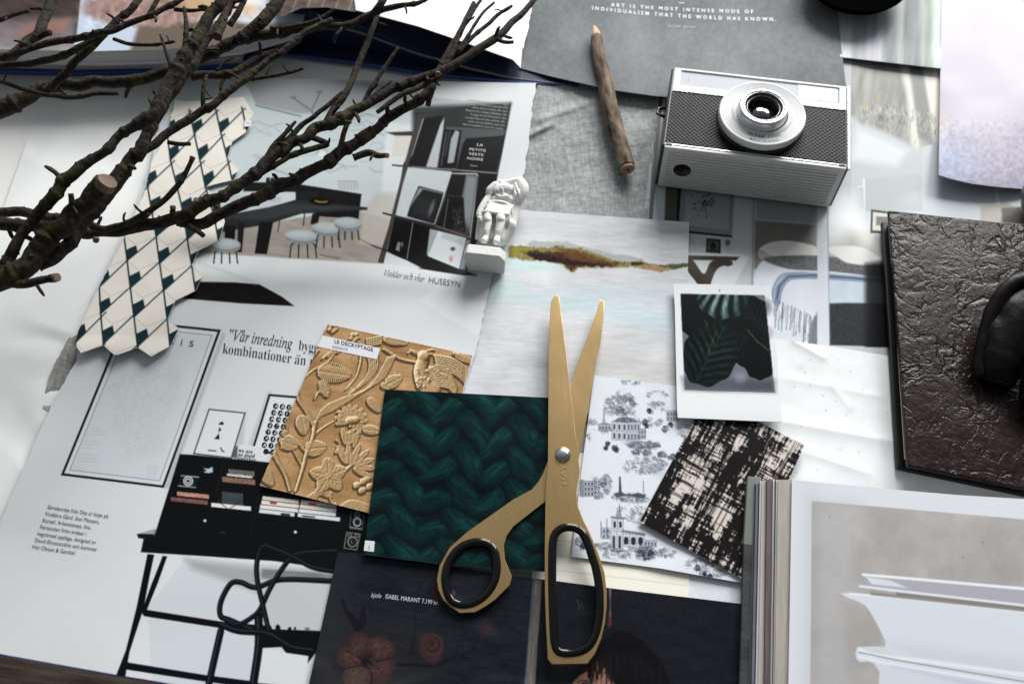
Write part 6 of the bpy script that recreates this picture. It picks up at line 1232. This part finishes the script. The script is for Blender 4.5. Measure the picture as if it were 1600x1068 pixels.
cap([(600, 185, .0155), (625, 225, .0160), (625, 270, .0155), (600, 320, .0145)], [46, 50, 48, 40]); cap([(560, 200, .0185), (580, 260, .0180), (600, 310, .016), (640, 300, .0145)], [15, 14, 14, 14]); cap([(610, 160, .017), (650, 210, .017)], [22, 20])
cap([(590, 340, .013), (590, 390, .012)], [30, 22]); cap([(520, 520, .0130), (540, 540, .0140), (520, 600, .0120), (480, 670, .010)], [34, 34, 34, 30]); cap([(500, 400, .0170), (510, 470, .0165), (505, 510, .0155)], [12, 12, 10])
cap([(255, 500, .013), (250, 560, .011), (240, 650, .009)], [14, 16, 16]); cap([(275, 460, .015), (285, 520, .0135), (275, 600, .011)], [10, 12, 12]); cap([(310, 575, .0192), (335, 580, .0190), (350, 600, .0175)], [7, 7, 6]); cap([(400, 580, .0192), (430, 585, .0194), (455, 600, .0175)], [7, 7, 6])
fg = bm_obj('figure', bm, M_PLAST, sta, True)
r = fg.modifiers.new('remesh', 'REMESH'); r.mode = 'VOXEL'; r.voxel_size = .00026; r.use_smooth_shade = True
s = fg.modifiers.new('smooth', 'SMOOTH'); s.factor = .5; s.iterations = 2

# ------------------------------------------------------------------ scissors
def brass(nt, b):
    n, bp = noise_bump(nt, b, 700, .12, .0002, 8, (1, .04, 1)); n2 = nd(nt, 'ShaderNodeTexNoise', Scale=30., Detail=5.); tc = nd(nt, 'ShaderNodeTexCoord'); nt.links.new(tc.outputs['Object'], n2.inputs['Vector'])
    mr = nd(nt, 'ShaderNodeMapRange'); mr.inputs[3].default_value = .22; mr.inputs[4].default_value = .38; nt.links.new(n2.outputs[0], mr.inputs[0]); nt.links.new(mr.outputs[0], b.inputs['Roughness'])
    mp = nd(nt, 'ShaderNodeMapping'); mp.inputs['Scale'].default_value = (1, .06, 1); nt.links.new(tc.outputs['Object'], mp.inputs[0]); n3 = nd(nt, 'ShaderNodeTexNoise', Scale=900., Detail=3.); nt.links.new(mp.outputs[0], n3.inputs['Vector'])
    n4 = nd(nt, 'ShaderNodeTexNoise', Scale=55., Detail=6., Roughness=.7); nt.links.new(tc.outputs['Object'], n4.inputs['Vector']); mm = nd(nt, 'ShaderNodeMath', operation='MULTIPLY'); nt.links.new(n3.outputs[0], mm.inputs[0]); nt.links.new(n4.outputs[0], mm.inputs[1])
    r = ramp(nt, mm.outputs[0], [(.12, (.43, .29, .132)), (.40, (.475, .325, .152))]); nt.links.new(r.outputs[0], b.inputs['Base Color'])
M_BRASS = mat('satin_brass', (.47, .32, .15), .29, metal=.9, build=brass)
M_RUB = mat('glossy_black_plastic', (.0025, .0025, .0025), .10, spec=.32, build=lambda nt, b: noise_bump(nt, b, 60, .05))
sz = .0116; th_ = .0016
sc_ = empty('scissors', PV(879, 710, .008)); tagit(sc_, 'open brass scissors with black lined finger loops, lying across the cards', 'scissors')
def smooth_closed(pts, n):
    p = np.array(pts, float); m = len(p); out = []
    for i in range(m):
        p0, p1, p2, p3 = p[i-1], p[i], p[(i+1) % m], p[(i+2) % m]
        for t in np.linspace(0, 1, n, endpoint=False): out.append(.5*((2*p1)+(-p0+p2)*t+(2*p0-5*p1+4*p2-p3)*t*t+(-p0+3*p1-3*p2+p3)*t**3))
    return [tuple(q) for q in out]
def plate(name, outline, hole, zt_, th, par):
    """flat metal with a hole: a filled curve with thickness"""
    cu = bpy.data.curves.new(name, 'CURVE'); cu.dimensions = '2D'; cu.fill_mode = 'BOTH'; cu.extrude = th/2-.0002; cu.bevel_depth = .0002; cu.bevel_resolution = 2; cu.offset = -.0002
    for ring in (outline, hole):
        if not ring: continue
        sp = cu.splines.new('POLY'); sp.points.add(len(ring)-1); sp.use_cyclic_u = True
        for k, (x, y) in enumerate(ring): v = PV(x, y, zt_); sp.points[k].co = (v.x, v.y, 0, 1)
    t = bpy.data.objects.new('c', cu); SC.collection.objects.link(t); dg = bpy.context.evaluated_depsgraph_get(); dg.update(); me = bpy.data.meshes.new_from_object(t.evaluated_get(dg)); bpy.data.objects.remove(t)
    for v in me.vertices: v.co.z += zt_-th/2
    me.materials.clear(); return link(name, me, M_BRASS, par)
o1_ = [(861, 471), (864.5, 464.5), (869, 461), (873.6, 463), (875, 474), (885.7, 560), (890, 596.5), (899.7, 682), (904, 699), (903.6, 717), (906, 736), (903, 752), (900.6, 768), (901.5, 781), (904, 793), (912.4, 813), (921, 830), (935, 863.5), (944.7, 894.4), (948, 922), (948.2, 946), (945.5, 972), (940, 996), (930, 1020), (918, 1036), (862, 1037), (855.8, 1029), (853, 975), (851.4, 925), (851, 860), (852.5, 757), (856, 717), (857, 560), (859, 500)]
h1o = smooth_closed([(856, 861), (863, 835.4), (876, 820), (892.7, 815.8), (909.6, 821.4), (920.8, 841), (933.4, 874.7), (942.7, 908.4), (944, 947.8), (937.6, 990), (923.6, 1015), (904, 1023.6), (878.7, 1024), (863, 1012), (857, 964.6), (855.3, 908.4)], 5)
h1i = smooth_closed([(870, 855), (873, 838), (881, 831), (892, 830), (904, 835.4), (912.4, 852), (919, 872), (925, 891.6), (930, 925.3), (929.2, 964.6), (920.8, 995.5), (906.7, 1009.6), (881.5, 1013), (873.6, 1004), (870.8, 964.6), (869.4, 908.4)], 5)
o2_ = [(938, 467), (943.8, 471.5), (943.3, 493), (937.6, 538), (932, 560), (927.8, 587), (920.8, 630), (912, 678), (905, 712), (895, 745), (880, 762), (852, 783), (802, 822), (791.7, 836.6), (787.4, 850.8), (788.5, 872), (799.9, 899), (797, 913), (773.9, 936), (758, 947), (741.9, 955.8), (718.7, 957), (704, 947), (692, 936), (684.5, 920), (682.6, 905), (686.7, 882.8), (702.7, 854.4), (731, 829.5), (802, 779.6), (831, 764), (842, 751), (849, 738), (854, 724), (868, 690), (885, 640), (898, 580), (911, 545), (920.8, 519), (933, 485)]
h2o = smooth_closed([(688.5, 893.5), (699, 868.6), (717, 849), (745.4, 841.2), (766.8, 847), (779, 865), (782.8, 886.4), (775.7, 914.9), (759.6, 938), (738.3, 948.7), (713.4, 946.9), (693.8, 929)], 6)
h2i = smooth_closed([(702, 904), (708, 879), (724, 859.7), (745.4, 852.6), (763, 858), (769.6, 879), (766.8, 904), (752.5, 925.6), (731, 937), (709.8, 932.7)], 6)
def mid(a, b, k=.5):
    cx, cy = np.mean(np.array(b), 0); B = np.array(b); A = np.array(a)
    an = np.arctan2(B[:, 1]-cy, B[:, 0]-cx); aa = np.arctan2(A[:, 1]-cy, A[:, 0]-cx); o = np.argsort(aa); rr = np.interp(an, aa[o], np.hypot(A[:, 0]-cx, A[:, 1]-cy)[o], period=2*math.pi); rb = np.hypot(B[:, 0]-cx, B[:, 1]-cy); r = rb*(1-k)+rr*k
    return [(cx+math.cos(t)*q, cy+math.sin(t)*q) for t, q in zip(an, r)], (rr-rb)/2
def grow(a, w):
    p = np.array(a); d = np.roll(p, -2, 0)-np.roll(p, 2, 0); n = np.stack([d[:, 1], -d[:, 0]], 1)/np.hypot(*d.T)[:, None]
    if ((p-p.mean(0))*n).sum() < 0: n = -n
    return [tuple(q) for q in p+n*w], np.full(len(p), w)
m1, w1 = grow(h1i, 6.7); m2_, w2 = grow(h2i, 6.6)
LBD = plate('lower_blade', o2_, m2_, sz-.0018, th_, sc_); UBD = plate('upper_blade', o1_, m1, sz, th_, sc_)
for nm, m_, w_, z in (('finger_loop', m1, w1, sz+.0004), ('finger_loop', m2_, w2, sz-.0014)):
    pts = [PV(x, y, z-.0006) for x, y in m_]; bm = tube(pts, [max(k, 4)*pxm(x, y, z)*1.0 for k, (x, y) in zip(w_, m_)], 16, closed=True, flat=.62); bm_obj(nm, bm, M_RUB, UBD if z > sz else LBD, True)
pv = PV(879.5, 710, sz); M_ = Matrix.Translation(pv)
bm_obj('screw', lathe([(.0037, -.0002), (.0037, .0004), (.0034, .0011), (.0022, .0019), (.0010, .0021), (0, .00215)], 48, M_), mat('steel_screw', (.50, .50, .52), .22, metal=1, build=lambda nt, b: noise_bump(nt, b, 900, .3, .0003)), sc_, True)
M_EMB = mat('embossed_brass', (.66, .47, .22), .30, metal=.9)
text('embossed_text', 'HAY', (886.5, 758), (-1.5, -16.5), (-12.5, -1), sz+.0001, 0, UBD, raise_=.00012, material=M_EMB)

# ------------------------------------------------------------------ dead branches
M_BARK = mat('dark_mossy_bark', rough=.85, spec=.25, build=lambda nt, b: bark(nt, b, (.005, .0034, .0028), (.033, .024, .020), (.040, .038, .009), 420, None, .9, .0012))
def branch_obj(label, segs, cuts, zoff):
    bm = bmesh.new()
    for si, sg in enumerate(segs):
        q = spline(sg, 3.0); n = len(q); pts = []; rad = []
        for i, (x, y, z, r) in enumerate(q):
            z = z+zoff; k = 1+.10*(float(vn(i*.13, si*3.7, 5))-.5)*2+.22*float(sstep(.74, .86, vn(i*.28, si*9.1, 15)))
            jx = (float(vn(i*.14, si*5.3, 25))-.5)*r*.55; jy = (float(vn(i*.14, si*5.3, 35))-.5)*r*.55
            pts.append(PV(x+jx, y+jy, z)); rad.append(r*(.75 if r < 14.5 else .86)*k*pxm(x, y, z))
        tube(pts, rad, 16 if sg[0][3] > 8 else 11, jitter=.09, seed=si+int(zoff*100), bm=bm)
        for i in range(2, n-2):                                  # buds and lichen lumps
            if rnd.random() < .13:
                p = pts[i]; t = (pts[i+1]-pts[i-1]).normalized(); d = Vector((rnd.uniform(-1, 1), rnd.uniform(-1, 1), rnd.uniform(-.4, 1))); d = (d-t*d.dot(t)).normalized()
                bmesh.ops.create_icosphere(bm, subdivisions=1, radius=rad[i]*rnd.uniform(.16, .34), matrix=Matrix.Translation(p+d*rad[i]*.95))
        for i in range(3, n-3):                                  # short spurs
            if rnd.random() < (.045 if q[i][3] < 9 else .02):
                t = (pts[i+1]-pts[i-1]).normalized(); d = Vector((rnd.uniform(-1, 1), rnd.uniform(-1, 1), rnd.uniform(-.3, .6))); d = (d-t*d.dot(t)*.6).normalized()
                L_ = rnd.uniform(.003, .0085); b_ = pts[i]; r0 = min(rad[i]*.5, .0013); e_ = Vector((rnd.uniform(-1, 1), rnd.uniform(-1, 1), rnd.uniform(-.5, .5)))*.25
                tube([b_, b_+d*(rad[i]+L_*.35), b_+(d+e_*.5).normalized()*(rad[i]+L_*.7), b_+(d+e_).normalized()*(rad[i]+L_)], [r0, r0*.8, r0*.85, r0*.5], 7, bm=bm)
    o = bm_obj('branch', bm, M_BARK, None, True); tagit(o, label, 'branch', None)
    for (x, y, z, r, dx, dy) in cuts:
        z += zoff; a = PV(x, y, z); d = (PV(x+dx, y+dy, z+ (.004 if r > 12 else .001))-a).normalized(); rr = r*pxm(x, y, z)
        bm = tube([a-d*rr*.5, a+d*rr*.35], [rr, rr*.92], 18, jitter=.08, seed=int(x)); co = bm_obj('cut_end', bm, M_CUT2, None, False); co.parent = o
    return o
M_CUT2 = mat('weathered_cut_wood', (.13, .085, .06), .75, build=lambda nt, b: noise_bump(nt, b, 500, .6, .0008))
b1 = [[(-40, 455, .055, 22), (8, 432, .055, 21), (45, 408, .057, 20), (80, 370, .060, 20), (115, 335, .064, 19), (145, 306, .068, 18), (165, 288, .071, 17)],
      [(0, 432, .055, 12), (14, 404, .058, 11.5), (30, 375, .062, 11), (60, 334, .067, 11), (90, 298, .072, 12), (115, 268, .075, 12), (160, 240, .077, 10), (192, 209, .079, 10), (230, 186, .081, 12), (250, 163, .082, 14), (268, 122, .084, 14), (290, 85, .086, 13), (315, 45, .088, 12), (345, 5, .090, 12), (370, -40, .092, 12)],
      [(60, 418, .053, 13), (90, 400, .052, 14), (116, 370, .052, 14), (142, 334, .054, 14), (176, 290, .056, 15), (206, 250, .058, 14), (226, 220, .060, 13), (248, 178, .062, 11), (275, 140, .064, 9), (304, 95, .066, 9), (338, 42, .068, 8), (375, -20, .070, 8)],
      [(224, 238, .058, 10), (262, 210, .058, 9), (300, 184, .058, 8), (336, 160, .059, 8), (385, 121, .060, 7), (431, 88, .061, 7), (470, 56, .062, 6), (520, 30, .062, 5)],
      [(262, 223, .057, 4.5), (280, 226, .056, 4.5), (297, 225, .056, 4)], [(318, 168, .059, 5), (317, 145, .062, 4.5), (322, 118, .064, 4)], [(110, 336, .064, 7), (111, 318, .070, 6.5), (110, 303, .073, 6)],
      [(15, 444, .054, 10), (50, 441, .056, 9), (86, 434, .057, 8)], [(268, 104, .083, 5), (258, 78, .086, 3.5), (250, 54, .088, 2)], [(286, 100, .085, 6), (290, 50, .090, 5), (288, 12, .092, 3)], [(340, 60, .088, 8), (352, 25, .088, 8), (360, -20, .088, 7)]]
branch_obj('thick forked dark branch with a sawn end pointing up at the left', b1, [(166, 286, .0715, 16, 9, -14), (88, 433.5, .057, 7.5, 8, -1.5)], .022)
b2 = [[(-40, 340, .034, 14), (0, 349, .034, 13), (56, 353, .034, 13), (110, 360, .035, 12), (150, 363, .035, 12), (194, 360, .036, 13), (237, 352, .038, 13), (276, 341, .040, 13), (310, 322, .042, 13), (344, 306, .044, 12), (379, 284, .045, 12), (400, 268, .046, 12), (417, 250, .047, 11), (450, 229, .047, 11), (484, 208, .048, 11), (520, 189, .048, 12), (557, 171, .048, 11), (592, 152, .048, 10), (625, 135, .048, 10), (660, 121, .048, 9), (695, 110, .048, 9), (737, 84, .047, 8), (773, 62, .046, 8), (800, 38, .045, 7), (820, 17, .044, 6), (850, -20, .042, 5)],
      [(276, 345, .036, 10), (310, 350, .035, 11), (344, 337, .034, 12), (388, 316, .034, 12), (422, 300, .034, 12), (470, 275, .034, 12), (500, 261, .035, 12), (526, 244, .035, 13), (568, 216, .036, 11), (608, 185, .037, 10), (653, 157, .038, 10), (672, 138, .038, 9), (690, 100, .039, 7), (709, 70, .039, 6.5), (724, 40, .040, 6), (740, 5, .040, 5)],
      [(553, 248, .035, 8), (575, 240, .036, 7), (592, 244, .037, 6), (605, 243, .038, 5)], [(526, 246, .037, 6), (545, 190, .041, 6), (568, 160, .044, 5), (580, 138, .046, 5), (605, 100, .049, 4), (622, 74, .051, 3)],
      [(508, 196, .048, 8), (524, 166, .049, 7.5), (545, 141, .050, 7), (555, 110, .051, 6), (568, 80, .052, 6.5), (580, 50, .053, 6), (589, 25, .054, 5), (596, -10, .055, 5)],
      [(412, 258, .047, 8), (428, 228, .049, 7), (446, 208, .051, 5), (462, 189, .052, 3)], [(440, 228, .047, 7), (470, 198, .048, 6), (495, 177, .049, 5), (515, 163, .050, 5), (536, 144, .051, 4)],
      [(690, 112, .048, 6), (706, 84, .050, 5), (717, 55, .051, 4.5), (733, 30, .052, 4), (752, 0, .053, 3.5)], [(700, 92, .047, 5), (722, 68, .048, 4), (740, 42, .049, 3.5), (755, 20, .049, 3), (772, 4, .049, 2.5)],
      [(715, 82, .047, 5), (740, 56, .047, 4.5), (762, 38, .047, 4), (777, 25, .047, 4), (800, 10, .047, 3)], [(772, 60, .046, 5), (788, 66, .046, 4), (803, 66, .046, 3.5)],
      [(564, 168, .048, 4), (582, 150, .050, 3.5), (598, 136, .050, 3.2), (612, 126, .050, 2.5)], [(270, 340, .041, 6), (270, 325, .045, 5.5)], [(295, 352, .038, 7), (308, 362, .038, 6), (317, 369, .038, 5.5)], [(607, 188, .037, 6), (604, 168, .041, 5)],
      [(-40, 322, .050, 10), (0, 332, .050, 10), (30, 330, .049, 11), (60, 338, .048, 10), (100, 344, .046, 9), (140, 352, .044, 8), (168, 357, .042, 7), (200, 346, .042, 6), (240, 325, .044, 6), (268, 302, .047, 6), (284, 280, .049, 5.5), (294, 262, .051, 5), (301, 247, .053, 4.5)],
      [(222, 345, .042, 4), (232, 335, .046, 4)], [(676, 138, .040, 6), (668, 165, .036, 4)], [(590, 176, .047, 5), (626, 150, .047, 5), (660, 135, .047, 5), (690, 118, .048, 5)], [(485, 214, .047, 6), (510, 225, .044, 6), (470, 238, .045, 6), (440, 252, .045, 6), (400, 275, .043, 6)]]
branch_obj('long thin branching twig reaching from the left edge up to the top centre', b2, [(301, 246, .053, 4.5, 2, -5), (270, 323, .0455, 4.6, 0, -4), (605, 243, .038, 4.2, 6, 0), (684, 116, .054, 4.5, 2, 3), (150, 375, .037, 5, -1, 4), (306, 312, .052, 4, -1, -2)], .012)
b3 = [[(-40, 186, .042, 17), (0, 171, .042, 16), (40, 150, .042, 15), (90, 134, .042, 14), (150, 129, .042, 13), (205, 130, .042, 12), (250, 116, .043, 12), (300, 98, .044, 12), (340, 76, .045, 12), (382, 58, .046, 12), (430, 52, .047, 10), (470, 46, .048, 8), (504, 42, .049, 8), (545, 38, .050, 7), (580, 22, .051, 7), (610, 12, .052, 6), (650, 6, .053, 5), (672, -6, .053, 4)],
      [(-20, 92, .070, 7), (0, 90, .070, 7), (40, 79, .070, 7), (88, 66, .070, 7), (150, 54, .071, 6.5), (200, 38, .071, 6.5), (240, 22, .072, 6), (275, 4, .072, 6), (300, -20, .072, 6)],
      [(-20, 106, .064, 7), (0, 104, .064, 7), (45, 99, .064, 7), (85, 92, .064, 7), (120, 76, .065, 7), (155, 58, .066, 7), (186, 30, .067, 7), (215, 2, .068, 7), (235, -30, .068, 6)],
      [(-20, 118, .060, 5), (0, 127, .060, 5), (38, 141, .058, 5), (72, 149, .057, 5), (120, 151, .056, 5), (150, 146, .056, 4.5), (184, 146, .056, 4)], [(70, 146, .046, 10), (95, 122, .050, 8), (122, 94, .055, 8), (150, 66, .060, 7), (170, 48, .062, 5)],
      [(178, 62, .068, 4), (205, 69, .068, 4), (240, 70, .068, 3.5), (273, 64, .068, 3)], [(8, 96, .030, 11), (40, 70, .030, 11), (62, 46, .030, 11), (80, 8, .030, 10), (92, -40, .030, 10)], [(-20, 36, .052, 6), (10, 27, .052, 5), (46, 17, .052, 4)],
      [(230, 28, .070, 5), (242, 6, .072, 5), (256, -20, .073, 5)], [(272, 16, .068, 4.5), (298, 17, .068, 4), (325, 14, .068, 3)], [(424, 46, .050, 5), (445, 44, .051, 5), (480, 38, .052, 5), (505, 27, .053, 4), (524, 13, .054, 3)],
      [(370, 66, .048, 11), (400, 38, .050, 12), (428, 12, .051, 14), (448, -20, .052, 12)], [(300, 118, .046, 9), (352, 116, .044, 8), (390, 100, .043, 8), (430, 80, .043, 8), (470, 62, .043, 6)], [(352, 112, .046, 3), (366, 118, .045, 3), (377, 126, .045, 2.5)], [(338, 112, .046, 3), (350, 98, .047, 3), (364, 90, .047, 2.5)],
      [(392, 124, .044, 5), (430, 118, .044, 4), (458, 112, .044, 4), (474, 107, .044, 3.5)], [(60, 60, .070, 5), (70, 54, .072, 6), (78, 52, .073, 6)], [(145, 54, .071, 3), (146, 48, .073, 3)], [(360, 40, .060, 7), (376, 14, .062, 6), (392, -20, .064, 6)], [(580, 24, .051, 6), (592, 8, .054, 7), (606, -14, .056, 7)]]
branch_obj('mossy upper branch crossing the blue book at the top left corner', b3, [(267, 104, .044, 3.5, -1, -4)], .022)
